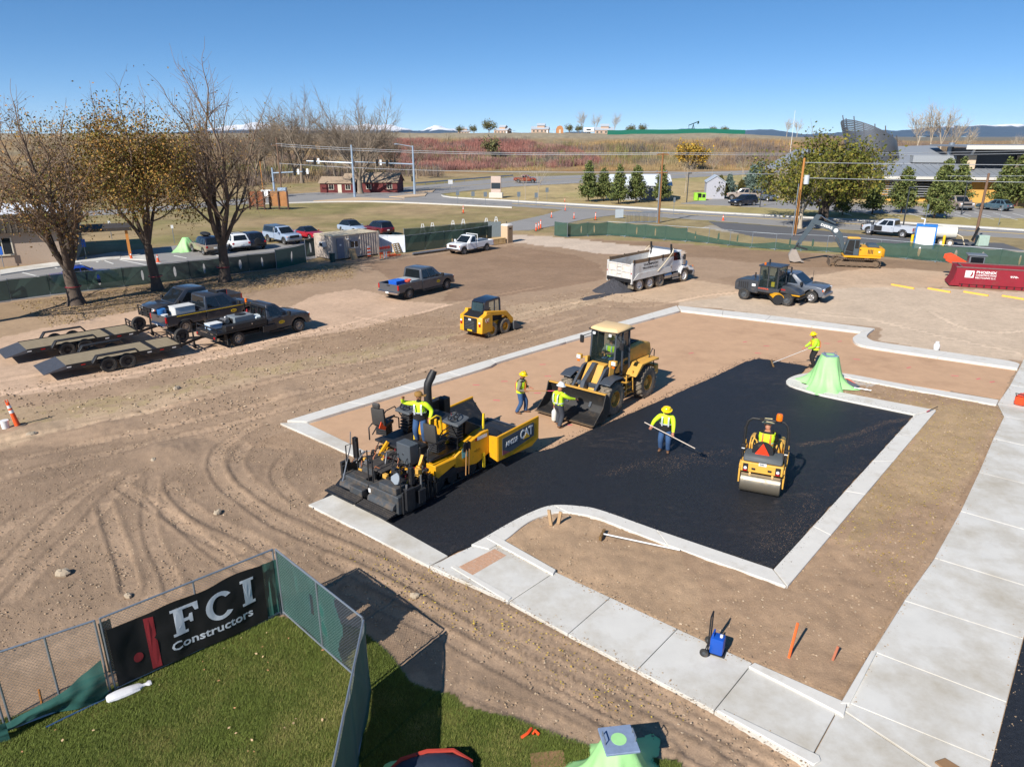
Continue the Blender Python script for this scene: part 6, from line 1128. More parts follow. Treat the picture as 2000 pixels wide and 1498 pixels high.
def person(label, loc, rz, hands, feet, top=LIME, sleeve=None, legs=JEAN, boots=BOOT, hat=HATY, hatkind='hard', vest=None, tape=REFL, gaiter=False, pelvis=(0, 0, .95), lean=.05, look=(0., 0.), hem=None, parent_loc=None, group=None, hood=False, tape_v=True):
 """stands at loc facing local +X; hands/feet are (left, right) targets in the local frame"""
 t = thing('person', label, 'person', loc, rz, group); t.scale = (1.15, 1.18, 1); pv = Vector(pelvis); up = Vector((math.sin(lean), 0, math.cos(lean)))
 P = {}; E = []; RAD = {}; TAG = {}
 def v(n, p, r, tg): P[n] = Vector(p); RAD[n] = r; TAG[n] = tg
 v('pel', pv, (.165, .14), 'leg'); v('sp', pv+up*.2, (.175, .145), 'top'); v('ch', pv+up*.40, (.19, .155), 'top'); v('nb', pv+up*.53, (.09, .085), 'top'); v('nk', pv+up*.575, (.06, .06), 'skin')
 hd = Vector((math.cos(look[0])*math.sin(.12+look[1]), math.sin(look[0])*math.sin(.12+look[1]), math.cos(look[1])))
 v('h1', P['nk']+hd*.08, (.085, .09), 'skin'); v('h2', P['nk']+hd*.18, (.092, .1), 'skin'); v('h3', P['nk']+hd*.25, (.07, .08), 'skin')
 E += [('pel', 'sp'), ('sp', 'ch'), ('ch', 'nb'), ('nb', 'nk'), ('nk', 'h1'), ('h1', 'h2'), ('h2', 'h3')]
 for k, s in ((0, 1), (1, -1)):
  S_ = pv+up*.46+Vector((0, s*.2, 0)); el, wr = ik(S_, hands[k], .29, .27, Vector((-.5, s*.6, -.7))); n = 'LR'[k]
  v('sh'+n, S_, (.095, .095), 'arm'); v('el'+n, el, (.07, .07), 'arm'); v('wr'+n, el.lerp(wr, .95), (.048, .048), 'arm'); v('hw'+n, wr, (.036, .036), 'skin')
  fd = (wr-el).normalized(); sd2 = fd.cross(Vector((0, 0, 1))); sd2 = sd2.normalized() if sd2.length > .1 else Vector((0, 1, 0)); nn = fd.cross(sd2)
  v('pm'+n, wr+fd*.06, (.04, .03), 'skin'); E += [('nb', 'sh'+n), ('sh'+n, 'el'+n), ('el'+n, 'wr'+n), ('wr'+n, 'hw'+n), ('hw'+n, 'pm'+n)]
  for q in range(4):
   o = sd2*(q-1.5)*.021; L = (.068, .08, .075, .06)[q]; v('fa%d' % q+n, wr+fd*.1+o, (.0095, .0095), 'skin'); v('fb%d' % q+n, wr+fd*(.1+L*.5)+o*1.1+nn*.012, (.009, .009), 'skin'); v('fc%d' % q+n, wr+fd*(.1+L*.8)+o*1.1+nn*.04, (.008, .008), 'skin'); E += [('pm'+n, 'fa%d' % q+n), ('fa%d' % q+n, 'fb%d' % q+n), ('fb%d' % q+n, 'fc%d' % q+n)]
  v('ta'+n, wr+fd*.04+sd2*.045*s, (.011, .011), 'skin'); v('tb'+n, wr+fd*.085+sd2*.06*s+nn*.02, (.009, .009), 'skin'); E += [('hw'+n, 'ta'+n), ('ta'+n, 'tb'+n)]
  H_ = pv+Vector((0, s*.095, -.04)); kn, an = ik(H_, Vector(feet[k])+Vector((0, 0, .09)), .43, .43, Vector((1, s*.12, 0)))
  v('hp'+n, H_, (.12, .12), 'leg'); v('kn'+n, kn, (.092, .092), 'leg'); v('an'+n, an, (.078, .078), 'leg'); v('he'+n, an+Vector((-.02, 0, -.04)), (.06, .055), 'boot'); v('to'+n, an+Vector((.19, s*.03, -.045)), (.055, .045), 'boot')
  E += [('pel', 'hp'+n), ('hp'+n, 'kn'+n), ('kn'+n, 'an'+n), ('an'+n, 'he'+n), ('he'+n, 'to'+n)]
 names = list(P); ix = {n: i for i, n in enumerate(names)}
 me = bpy.data.meshes.new('body'); me.from_pydata([P[n] for n in names], [(ix[a], ix[b]) for a, b in E], []); o = bpy.data.objects.new('body', me); COL.objects.link(o)
 md = o.modifiers.new('skin', 'SKIN'); md.use_smooth_shade = True; sv_ = me.skin_vertices[0].data
 for n in names: sv_[ix[n]].radius = RAD[n]; sv_[ix[n]].use_root = (n == 'pel')
 sb = o.modifiers.new('sub', 'SUBSURF'); sb.levels = 1; sb.render_levels = 1
 dg = bpy.context.evaluated_depsgraph_get(); bme = bpy.data.meshes.new_from_object(o.evaluated_get(dg)); bpy.data.objects.remove(o)
 mats = [SKIN, top, sleeve or top, legs, boots, BLKC, hem or top]
 bme.materials.clear()
 for m in mats: bme.materials.append(m)
 seg = [(P[a], P[b], TAG[b] if TAG[b] != 'skin' else TAG[b], b) for a, b in E]; A = np.array([s[0][:] for s in seg]); B = np.array([s[1][:] for s in seg]); AB = B-A; L2 = (AB**2).sum(1)
 for pgn in bme.polygons:
  c = np.array(pgn.center); u = np.clip(((c-A)*AB).sum(1)/L2, 0, 1); d = np.linalg.norm(c-A-u[:, None]*AB, axis=1); tg = seg[int(d.argmin())][2]; nm = seg[int(d.argmin())][3]
  mi = {'skin': 0, 'top': 1, 'arm': 2, 'leg': 3, 'boot': 4}[tg]
  if tg == 'leg' and c[2] > pv.z+.03: mi = 6
  if tg == 'top' and hem is not None and c[2] < pv.z+.2: mi = 6
  if tg == 'skin' and nm in ('nk', 'h1') and gaiter: mi = 5
  pgn.material_index = mi; pgn.use_smooth = True
 bo = link(bpy.data.objects.new('body', bme), t)
 # face
 fc = P['h2']; fx = Vector((math.cos(look[0]), math.sin(look[0]), -.25-look[1]*.8)).normalized(); fy = Vector((-fx.y, fx.x, 0)).normalized(); fz = fx.cross(fy)
 mb = MB()
 for s in (-1, 1): mb.ball(fc+fx*.083+fy*s*.034+fz*.0, .012, 6, 4)
 mb.ball(fc+fx*.095-fz*.028, .016, 6, 4); mb.cbox(fc+fx*.086-fz*.065, (.02, .045, .01)); 
 for s in (-1, 1): mb.ball(fc+fy*s*.092-fx*.01-fz*.015, .024, 6, 4, (.6, .5, 1.2))
 f = mb.build('face', SKIN if not gaiter else BLKC, t); f['kind'] = 'stuff'
 # hat
 zd = (hd*.7+Vector((0, 0, .5))).normalized(); M = Matrix.Translation(P['h2']+zd*.055) @ zd.to_track_quat('Z', 'Y').to_matrix().to_4x4(); mb = MB()
 if hatkind == 'hard': mb.lathe([(.165, -.02), (.17, -.005), (.128, .01), (.122, .06), (.095, .105), (.05, .13), (.008, .137)], 16, M); mb.bar(M @ Vector((-.1, 0, .1)), M @ Vector((.1, 0, .1)), .03, .08)
 else: mb.lathe([(.118, -.03), (.12, .04), (.09, .09), (.01, .105)], 14, M); mb.box(.06, .22, -.07, .07, -.03, -.015, M @ Matrix.Rotation(look[0], 4, 'Z'))
 mb.build('hard_hat' if hatkind == 'hard' else 'cap', hat, t, smooth=.9)
 # vest, tape and hood follow the trunk
 def ring(z0, z1, m, nm, grow, fz0=1.):
  mb = MB(); rings = []
  for z in np.linspace(z0, z1, 5):
   k = z; c = pv+up*k; wy = np.interp(k, [0, .2, .4, .5], [.19, .192, .225, .215])+grow; wx = np.interp(k, [0, .2, .4, .5], [.165, .168, .18, .15])+grow
   rings.append([c+Vector((wx*math.cos(a_), wy*math.sin(a_), 0)) for a_ in np.linspace(0, 2*math.pi, 17)[:-1]])
  mb.loft(rings, cap=False); return mb.build(nm, m, t, smooth=1.2)
 if vest is not None: ring(.0, .5, vest, 'vest', .008)
 if hem is not None: ring(-.06, .17, hem, 'jacket_hem', .012)
 ring(*((.18, .225) if hem is not None else (.1, .145)), tape, 'reflective_band', .014)
 if tape is not REFL: ring(.17, .2, REFL, 'reflective_band', .014)
 if tape_v:
  for s in (-1, 1):
   for fx_ in (1, -1):
    mb = MB(); pts = [pv+up*k+Vector((fx_*(np.interp(k, [0, .2, .4, .5], [.178, .184, .196, .155])), s*.1, 0)) for k in (.14, .25, .36, .46, .5)]
    for a_, b_ in zip(pts[:-1], pts[1:]): mb.bar(a_, b_, .045, .012)
    mb.build('reflective_strap', REFL if tape is REFL else ORNG, t)
 if hood: mb = MB(); mb.ball(pv+up*.5+Vector((-.1, 0, .02)), .13, 10, 6, (.7, 1.1, .6)); mb.build('hood', top, t)
 return t
def tool(name, label, cat, a, b, r=.018, m=WOODH, tip=None, tipm=None, blade=None):
 """a handle from a to b in the world, with a blade built at b"""
 a, b = Vector(a), Vector(b); t = thing(name, label, cat, a); mb = MB(); mb.cyl((0, 0, 0), b-a, r, n=8); mb.build('handle', m, t)
 if tip: mb = MB(); mb.cyl((b-a)*(1-tip), (b-a), r*1.15, n=8); mb.build('painted_grip', tipm or PINKP, t)
 if blade:
  d = (b-a).normalized(); w, l, kind = blade; M = Matrix.Translation(b-a) @ d.to_track_quat('X', 'Z').to_matrix().to_4x4(); mb = MB()
  if kind == 'shovel': mb.prism([(0, -w/2), (l*.7, -w/2), (l, 0), (l*.7, w/2), (0, w/2)], -.01, .012, 'z', M); mb.build('blade', DKM, t, bevel=.004)
  else: mb.box(-.03, .05, -w/2, w/2, -.1, .03, M); mb.build('head', mat('broom_head', S(120, 92, 56), rough=.9), t, bevel=.01)
 return t
FEET = ((.02, .12, 0), (-.02, -.12, 0)); STEP = ((.18, .11, 0), (-.2, -.11, 0))
f1 = G(1017,806); h1 = R(-15); person('worker in lime vest, grey sweatshirt and jeans with a yellow hard hat beside the bucket', f1, h1, ((.34, .06, 1.16), (.2, -.2, 1.08)), ((.16, .1, 0), (-.12, -.13, 0)), top=LIME, sleeve=GRYC, vest=LIME, tape=ORNG, gaiter=True, look=(-.3, .25))
Mx = Matrix.Translation(f1) @ Matrix.Rotation(h1, 4, 'Z') @ Matrix.Diagonal((1.15, 1.18, 1, 1)); tool('marking_stick', 'wooden stick with pink painted end held into the loader bucket', 'stick', Mx @ Vector((.0, -.32, 1.14)), Mx @ Vector((1.45, .34, 1.0)), .016, WOODH, .32)
f2 = G(1090,833,.0); h2 = R(42); person('worker with white hard hat seen from behind at the loader bucket', f2, h2, ((.1, .3, .72), (.5, -.3, 1.15)), ((.1, .13, 0), (-.1, -.14, 0)), legs=DKT, hat=HATW, hood=True, look=(-.2, .2))
Mx = Matrix.Translation(f2) @ Matrix.Rotation(h2, 4, 'Z') @ Matrix.Diagonal((1.15, 1.18, 1, 1)); sp = thing('hand_sprayer', 'white hand sprayer jug hanging from the hand of the worker in the white hat', 'sprayer', Mx @ Vector((.13, .32, .12))); mb = MB(); mb.lathe([(.09, 0), (.11, .04), (.11, .38), (.07, .46), (.035, .48), (.035, .55), (.01, .56)], 14); mb.build('tank', mat('jug_white', S(215, 214, 206), rough=.5), sp); tb(sp, 'handle', BLK, [(-.05, 0, .5), (-.05, 0, .62), (.05, 0, .62), (.05, 0, .5)], .014); tb(sp, 'hose', BLK, [(.08, 0, .45), (.16, .05, .35), (.14, .08, .1)], .01)
f3 = G(1297,881,.055); h3 = R(-112); person('worker in lime and black jacket standing on the fresh asphalt holding a shovel', f3, h3, ((.3, .28, .86), (.3, -.4, 1.08)), FEET, hem=BLKC, look=(.1, .5), sleeve=LIME)
Mx = Matrix.Translation(f3) @ Matrix.Rotation(h3, 4, 'Z') @ Matrix.Diagonal((1.15, 1.18, 1, 1)); tool('shovel', 'shovel with red and pale handle held over the fresh asphalt', 'shovel', Mx @ Vector((.33, -.62, 1.2)), Mx @ Vector((.32, .98, .46)), .018, mat('pale_handle', S(205, 190, 175), rough=.6), .0, None, (.26, .34, 'shovel'))
f4 = G(1588,717); h4 = R(172); person('worker in lime vest and black trousers raking beyond the green tarp', f4, h4, ((.34, .08, 1.0), (.5, -.05, .98)), FEET, sleeve=LIMES, top=LIMES, vest=LIME, tape=ORNG, legs=BLKC, boots=BLKC, look=(0., .45), lean=.12)
Mx = Matrix.Translation(f4) @ Matrix.Rotation(h4, 4, 'Z') @ Matrix.Diagonal((1.15, 1.18, 1, 1)); tool('lute_rake', 'wide brown push broom on a grey pole held by the far worker', 'push broom', Mx @ Vector((.2, .1, 1.08)), Mx @ Vector((1.75, -.05, .12)), .016, STEEL, 0, None, (.95, .1, 'broom'))
PM = Matrix.Translation((-2.4, 22.9, .05)) @ Matrix.Rotation(R(50.5), 4, 'Z')
person('paver operator in lime and black jacket waving one raised hand', PM @ Vector((-.95, .12, 1.285)), R(-100), ((.1, .32, .95), (.2, -.42, 1.66)), FEET, hem=BLKC, hat=mat('cap_brown', S(140, 104, 50), rough=.8, var=.3, scale=30.), hatkind='cap', gaiter=True, legs=JEAN)
RM = RO.matrix_basis; rz = RO.rotation_euler.z
person('roller operator in striped lime vest over a dark shirt with patterned hard hat', RM @ Vector((-.48, 0, .86)), rz, ((.36, .16, 1.0-.28), (.36, -.16, 1.0-.28)), ((.48, .14, .02), (.48, -.14, .02)), top=BLKC, sleeve=BLKC, vest=LIME, tape=ORNG, legs=JEAN, hat=mat('hat_patterned', S(210, 196, 150), rough=.5, var=.3, scale=25.), pelvis=(0, 0, .62), look=(.2, .3), lean=.08)
LM = LD.matrix_basis; lz = LD.rotation_euler.z
person('loader operator in lime vest sitting behind the cab glass', LM @ Vector((-.12, 0, 1.42)), lz, ((.38, .15, .85), (.38, -.15, .85)), ((.5, .13, .02), (.5, -.13, .02)), top=BLKC, sleeve=GRYC, vest=LIME, legs=JEAN, hat=HATY, pelvis=(0, 0, .6))
# ---------------------------------------------------------------- trees
def tubes_np(paths, sides):
 """paths: list of (pts (k,3), radii (k)) of equal k -> arrays"""
 P = np.array([p for p, r in paths]); Rr = np.array([r for p, r in paths]); n, k, _ = P.shape
 D = np.gradient(P, axis=1); D /= np.linalg.norm(D, axis=2, keepdims=True)+1e-9
 ref = np.where(np.abs(D[..., 2:3]) < .9, np.array([0, 0, 1.]), np.array([1., 0, 0])); X = np.cross(D, ref); X /= np.linalg.norm(X, axis=2, keepdims=True)+1e-9; Y = np.cross(D, X)
 a = np.linspace(0, 2*np.pi, sides, endpoint=False)
 V = P[:, :, None, :]+Rr[:, :, None, None]*(X[:, :, None, :]*np.cos(a)[None, None, :, None]+Y[:, :, None, :]*np.sin(a)[None, None, :, None])
 i = np.arange(n)[:, None, None]*k*sides+np.arange(k-1)[None, :, None]*sides; j = np.arange(sides)[None, None, :]; j2 = (j+1) % sides
 F = np.stack([i+j, i+j2, i+sides+j2, i+sides+j], -1).reshape(-1, 4); return V.reshape(-1, 3), F
def grow_tree(seed, H, r0, fork=.25, limbs=4, spread=.55, levels=4, kids=(6, 6, 5, 4), twist=.25, upt=.25, lean=(0, 0), trunk_n=1, shrink=.62, twig=None):
 rs = np.random.default_rng(seed); br_ = {8: [], 5: [], 3: []}; tips = []
 def walk(p, d, L, ra, rb, k, wob, up):
  pts = [p.copy()]; d = d.copy()
  for _ in range(k-1):
   d = d+rs.normal(0, wob, 3)*.5; d[2] += up; d /= np.linalg.norm(d); p = p+d*L/(k-1); pts.append(p.copy())
  return np.array(pts), np.linspace(ra, rb, k), d
 def rec(p, d, L, r, lv):
  k = 5; pts, rd, de = walk(p, d, L, r, r*.45, k, twist, upt*(.35 if lv < 2 else .22)); br_[8 if r > .09 else 5 if r > .03 else 3].append((pts, rd))
  if lv >= levels: tips.append(pts); return
  n = kids[min(lv, len(kids)-1)]
  for q in range(n):
   u = .3+.7*(q+rs.random())/n; f = u*(k-1); i0 = min(int(f), k-2); pp = pts[i0]+(pts[i0+1]-pts[i0])*(f-i0); ax = rs.normal(0, 1, 3); ax -= de*ax.dot(de); ax /= np.linalg.norm(ax)
   sp = rs.uniform(.45, .95); dd = de*math.cos(sp)+ax*math.sin(sp); rr = max(r*(.75-.4*u)*.72, twig or .012); rec(pp, dd, L*shrink*rs.uniform(.7, 1.15)*(1.1-.35*u), rr, lv+1)
  if lv > 0: rec(pts[-1], de, L*shrink, r*.45, lv+1)
 base = np.array([0., 0, -.1])
 for tnn in range(trunk_n):
  b = base+np.array([.5*tnn, .1*tnn, 0]); d0 = np.array([lean[0]+(.25*tnn-.1*(trunk_n-1)), lean[1], 1.]); d0 /= np.linalg.norm(d0); pts, rd, de = walk(b, d0, H*fork, r0, r0*.72, 5, .06, .02)
  rd = rd.copy(); rd[0] *= 1.35; br_[8].append((pts, rd))
  for q in range(limbs):
   a = 2*math.pi*(q+rs.uniform(-.25, .25))/limbs; sp = spread*rs.uniform(.6, 1.15); dd = np.array([math.cos(a)*math.sin(sp), math.sin(a)*math.sin(sp), math.cos(sp)])+np.array([lean[0], lean[1], 0])*.5
   rec(pts[-1]-np.array([0, 0, rs.uniform(0, .1)*H*fork]), dd/np.linalg.norm(dd), H*.42*rs.uniform(.85, 1.15), r0*.47*rs.uniform(.8, 1.1), 1)
 return br_, tips
def wood_mesh(name, br_, material, split=True):
 """trunk and thick limbs, then the fine branches"""
 def cat(keys):
  Vs, Fs, o = [], [], 0
  for s in keys:
   if br_[s]: v, f = tubes_np(br_[s], s); Vs.append(v); Fs.append(f+o); o += len(v)
  return np.concatenate(Vs), np.concatenate(Fs)
 v, f = cat([8]); v2, f2 = cat([5, 3]); return raw_mesh('trunk', v, f, material, smooth=True), raw_mesh('branches', v2, f2, material if material is not BARK else TWIG, smooth=True)
def leaf_mesh(name, centres, size, cols, material, seed=1, jit=.3):
 rs = np.random.default_rng(seed); n = len(centres); c = centres+rs.normal(0, jit, (n, 3)); u = rs.normal(0, 1, (n, 3)); u /= np.linalg.norm(u, axis=1, keepdims=True); w = rs.normal(0, 1, (n, 3)); w -= u*(u*w).sum(1, keepdims=True); w /= np.linalg.norm(w, axis=1, keepdims=True)
 s = size*rs.uniform(.6, 1.4, (n, 1)); V = np.stack([c-u*s, c+w*s*.6, c+u*s, c-w*s*.6], 1).reshape(-1, 3); F = np.arange(4*n).reshape(-1, 4)
 k = rs.random(n); col = np.array(cols)[rs.integers(0, len(cols), n)]*(.7+.6*k)[:, None]; return raw_mesh(name, V, F, material, np.repeat(col, 4, 0))
LEAF = attr_mat('foliage', rough=.7, var=.15, scales=(3.,), bump=0)
BARK = mat('bark_dark', S(88, 76, 66), rough=.95, var=.35, scale=5., bump=.9, bscale=14.); TWIG = mat('twig_tan', S(128, 108, 90), rough=.95, var=.25, scale=2.); BARKG = mat('bark_grey', S(138, 124, 108), rough=.95, var=.25, scale=3., bump=.5, bscale=10.); BARKP = mat('bark_pale', S(176, 162, 142), rough=.95, var=.2, scale=3.); BARKO = mat('bark_brown', S(96, 74, 58), rough=.95, var=.3)
def pick(tips, n, seed, zlo=0., zhi=99., w=None):
 rs = np.random.default_rng(seed); T = np.concatenate(tips); T = T[(T[:, 2] > zlo) & (T[:, 2] < zhi)]; return T[rs.integers(0, len(T), n)]
def tree(name, label, loc, seed, H, r0, leaves=None, material=BARK, group=None, rz=0., **kw):
 br_, tips = grow_tree(seed, H, r0, **kw); t = thing(name, label, 'tree', loc, rz, group); a, b = wood_mesh(name, br_, material); link(bpy.data.objects.new('trunk', a), t); o = link(bpy.data.objects.new('branches', b), t); o['kind'] = 'stuff'
 if leaves:
  for (n, size, cols, zlo, zhi, jit) in leaves:
   lf = link(bpy.data.objects.new('crown', leaf_mesh('crown', pick(tips, n, seed+5, zlo, zhi), size, cols, LEAF, seed, jit)), t); lf['kind'] = 'stuff'
 return t
OL = [S(104, 100, 44), S(84, 84, 34), S(122, 104, 52), S(140, 108, 58)]; OL2 = [S(124, 110, 52), S(104, 98, 44), S(146, 116, 58), S(164, 122, 66)]; BR = [S(170, 132, 88), S(130, 100, 62), S(160, 128, 84)]
tg = 'big elms along the left fence'
t1 = tree('elm_tree', 'thinly leaved elm with multiple grey limbs, leftmost of the three by the fence', G(150,595), 11, 12.6, .52, [(3800, .075, BR+OL, 3, 9.5, .5), (800, .065, BR, 8, 15, .35)], group=tg, limbs=5, spread=.5, fork=.2, levels=4, kids=(6, 6, 6, 6), lean=(-.06, 0))
t2 = tree('elm_tree', 'elm with the densest olive leaves, middle of the three by the fence', G(308,567), 23, 13.6, .4, [(26000, .085, OL2, 3.2, 12.5, .6), (5000, .075, BR+OL2, 2, 14, .6)], group=tg, limbs=5, spread=.45, fork=.26, levels=4, kids=(6, 6, 6, 6), lean=(-.05, 0))
t3 = tree('elm_tree', 'tall nearly bare vase shaped elm, rightmost of the three by the fence', G(440,550), 37, 15.4, .48, [(1300, .07, BR+OL, 4, 17, .35)], group=tg, limbs=5, spread=.58, fork=.2, levels=4, kids=(6, 6, 6, 6), lean=(.04, 0))
for t_, z in ((t1, 1.3), (t2, 1.1), (t3, 1.2)):
 tb(t_, 'marking_band', mat('band_red', S(150, 40, 50)), [(.5*math.cos(i*.5236), .5*math.sin(i*.5236), z) for i in range(12)], .03, 5, True)
tree('elm_tree', 'bare elm whose branches enter at the left edge of the picture', G(-75,640), 51, 13.5, .4, [(700, .085, BR, 3, 14, .3)], group=tg, limbs=5, spread=.55, fork=.2, levels=4, kids=(6, 5, 5, 4))
# bare cottonwoods behind the junction: three kinds, copied
def kinds(name, specs, material, leaves=None):
 out = []
 for (seed, H, r0, kw) in specs:
  t = tree(name, 'x', (0, 0, 0), seed, H, r0, leaves, material, None, **kw); out.append(t)
 return out
cw = kinds('cottonwood_tree', [(61, 20., .6, dict(limbs=7, spread=.8, fork=.14, kids=(7, 7, 6, 5), twig=.03)), (62, 18., .4, dict(limbs=5, spread=.45, fork=.25, kids=(7, 7, 6, 5), twig=.03))], BARKG)
used = {}
def plant(root, loc, rz, sc, label, group, cat='tree'):
 if root.name not in used: used[root.name] = 1; o = root; o.location = loc; o.rotation_euler = (0, 0, rz); o['label'] = label
 else: o = dup(root, loc, rz, label)
 o.scale = (sc,)*3 if not hasattr(sc, '__len__') else sc; o['group'] = group; o['category'] = cat; return o
def groundz(x, y): return float(mesa(np.array([float(x)]), np.array([float(y)]))[0])
def at(px, Y):
 p = GD(px, 749, Y); return Vector((p.x*1.0, Y, 0))
def atg(px, Y):
 """ground point at distance Y seen in photo column px"""
 b = (Y*_s-CAMH*0)/1; v = None
 z = 0
 for _ in range(3):
  dep = Y*_c-(z-CAMH)*_s; x = (px-1000)/FOC*dep; z = groundz(x, Y)
 return Vector((x, Y, z))
gN = 'bare cottonwoods behind the red house'
for k, (kd, px, Y, rz_, sc, lb) in enumerate(((0, 704, 151, .4, 1.02, 'huge spreading bare cottonwood in front of the red house'), (1, 590, 185, 1.2, 1.1, 'tall bare cottonwood left of the red house, rising above its neighbours'), (1, 548, 195, 2.6, .95, 'leaning bare cottonwood beside the utility pole on the left'), (0, 640, 215, 3.3, .85, 'grey bare cottonwood between the tall one and the huge spreading one'), (1, 520, 230, .2, .9, 'bare cottonwood farthest left of those behind the junction'), (1, 815, 205, 4.4, .62, 'slim bare cottonwood just right of the second signal mast'), (0, 770, 225, 5.1, .7, 'low grey cottonwood filling the gap right of the huge one'), (1, 460, 215, 3.9, .75, 'bare cottonwood seen through the rightmost elm'), (0, 575, 205, 1.9, .9, 'spreading grey cottonwood between the utility pole and the tall one'), (0, 680, 232, 2.2, .85, 'far grey cottonwood behind the huge spreading one'), (1, 655, 200, 5.6, .9, 'upright bare cottonwood left of the huge spreading one'), (0, 500, 205, .9, .8, 'low spreading cottonwood behind the rusty signs'), (1, 735, 220, 1.1, .85, 'upright bare cottonwood right of the huge spreading one'))):
 plant(cw[kd], atg(px, Y), rz_, sc, lb, gN)
oak = tree('cottonwood_tree', 'olive leaved cottonwood crown standing behind the bare ones on the left', atg(540, 240), 71, 15., .45, [(2600, .28, [S(110, 100, 66), S(96, 92, 56), S(120, 104, 72)], 5, 20, .7)], BARKG, gN, limbs=5, spread=.5)
# big green tree on the right
gg = [S(108, 106, 42), S(92, 96, 38), S(126, 116, 50), S(80, 86, 36)]
tree('siberian_elm', 'large olive green tree with two trunks beside the road', G(1603,432), 81, 12.2, .5, [(17000, .2, gg, 2.6, 11.2, .7)], BARK, None, limbs=6, spread=.75, fork=.17, kids=(6, 6, 5, 4), trunk_n=2)
tree('siberian_elm', 'smaller olive tree leaning left of the large one behind the wood pole', G(1562,447), 83, 8.5, .28, [(5200, .17, gg, 2.2, 8.5, .6)], BARKP, None, limbs=5, spread=.6, fork=.25)
tree('golden_willow', 'yellow leaved willow at the foot of the slope', atg(1350, 262), 85, 11., .4, [(3600, .36, [S(176, 140, 50), S(160, 126, 46), S(150, 130, 60)], 1.5, 14, .8)], BARKG, None, limbs=6, spread=.8, fork=.12, levels=3)
# young bare street trees
yg = kinds('aspen_tree', [(91, 9.0, .09, dict(limbs=5, spread=.3, fork=.28, kids=(5, 5, 4), levels=3))], BARKP)[0]
for px, py, sc, lb in ((1026,391,.82,'slender bare aspen left of the pair by the sign'),(1051,391,.88,'slender bare aspen right of the pair by the sign'),(1338,377,.95,'slender bare aspen by the lime green kiosk'),(1390,350,.8,'thin bare sapling beside the highway'),(1450,352,.8,'thin bare sapling beside the junipers'),(1746,402,.55,'bare sapling in front of the museum wall')): plant(yg, G(px, py), px*.37, sc, lb, 'bare street saplings')
# pines
def pine_mesh(seed, H, rad, cols):
 rs = np.random.default_rng(seed); C = []; paths = []; tr = [(np.array([[0, 0, -.1], [0, 0, H*.3], [.05, 0, H*.6], [0, 0, H*.85], [0, 0, H]]), np.linspace(H*.018, .02, 5))]
 z = H*.16
 while z < H*.99:
  u = (z-H*.16)/(H*.84); L = rad*(1-u)**.8*rs.uniform(.75, 1.1)+.12; n = 7 if u < .7 else 5
  for q in range(n):
   a = rs.uniform(0, 6.28); l = L*rs.uniform(.7, 1.12); p0 = np.array([0, 0, z]); p1 = p0+np.array([math.cos(a)*l, math.sin(a)*l, l*(.12+.35*u)]); paths.append((np.linspace(p0, p1, 5), np.linspace(.035, .01, 5))); m = int(34*l/rad*1.6)+8
   s = rs.uniform(.25, 1.05, m); C.append(p0+(p1-p0)*s[:, None]+rs.normal(0, .13+.06*l, (m, 3)))
  z += H*.045*rs.uniform(.8, 1.2)
 C = np.concatenate(C); rs2 = np.random.default_rng(seed+1); a = tubes_np(tr, 7); b = tubes_np(paths, 3)
 return raw_mesh('trunk', *a, BARKO, smooth=True), raw_mesh('branches', *b, BARKO), leaf_mesh('needles', C, .17, cols, LEAF, seed, .05)
PC = [S(98, 108, 58), S(82, 94, 52), S(118, 122, 70)]; PB = [S(104, 122, 112), S(86, 104, 96), S(120, 134, 122)]; PJ = [S(92, 86, 44), S(76, 76, 40)]
def pine(seed, H, rad, cols, nm='pine_tree'):
 t = thing(nm, 'x', 'tree'); a, b, c = pine_mesh(seed, H, rad, cols); link(bpy.data.objects.new('trunk', a), t); o = link(bpy.data.objects.new('branches', b), t); o['kind'] = 'stuff'; o = link(bpy.data.objects.new('crown', c), t); o['kind'] = 'stuff'; return t
pk = [pine(1, 7., 1.9, PC), pine(2, 6.6, 2.2, PC)]
for k, (px, py, sc, lb) in enumerate(((1149,394,.98,'pine farthest left in the row of five beside the road'),(1178,393,.86,'second pine from the left in the row of five'),(1208,399,.92,'third and widest pine in the row of five'),(1242,396,.95,'fourth pine, in front of the white shed'),(1291,394,.88,'pine farthest right of the row, behind the utility pole'))): plant(pk[k % 2], G(px, py), k*1.3, sc, lb, 'row of pines beside the road')
for k, (px, py, sc, lb) in enumerate(((1645,421,.72,'pine half hidden behind the large olive tree'),(1703,419,.95,'pine left of the light mast in front of the museum'),(1760,417,1.02,'pine with a clear stem right of the light mast'),(1824,427,.98,'pine nearest the beige off-road pickup'),(1838,403,1.15,'pine close to the museum wall behind the pickup'),(1868,402,1.1,'pine beside the wall left of the leaning pole'),(1985,404,1.3,'tallest pine at the right edge of the picture'),(1955,402,1.1,'pine just left of the tallest one at the right edge'),(2030,410,1.2,'pine cut by the right edge of the picture'))): plant(pk[(k+1) % 2], G(px, py), k*2.1+.4, sc, lb, 'pines in front of the museum')
sp = pine(5, 5., 1.6, PB, 'spruce_tree'); ju = pine(6, 4.2, 1.7, PJ, 'juniper_tree')
for k, (kd, px, py, sc, lb) in enumerate(((ju, 1404,388,.95,'olive juniper against the small grey shed'),(sp, 1422,387,.85,'blue spruce right of the olive juniper'),(ju, 1446,383,.7,'low olive juniper behind the taupe pickup'),(sp, 1466,378,1.1,'blue spruce, left of the tall pair'),(sp, 1480,378,1.25,'tall blue spruce of the pair behind the far court'),(ju, 1497,376,1.0,'juniper beside the tall spruces'))): plant(kd, G(px, py), k*1.7, sc, lb, 'conifers by the small shed')
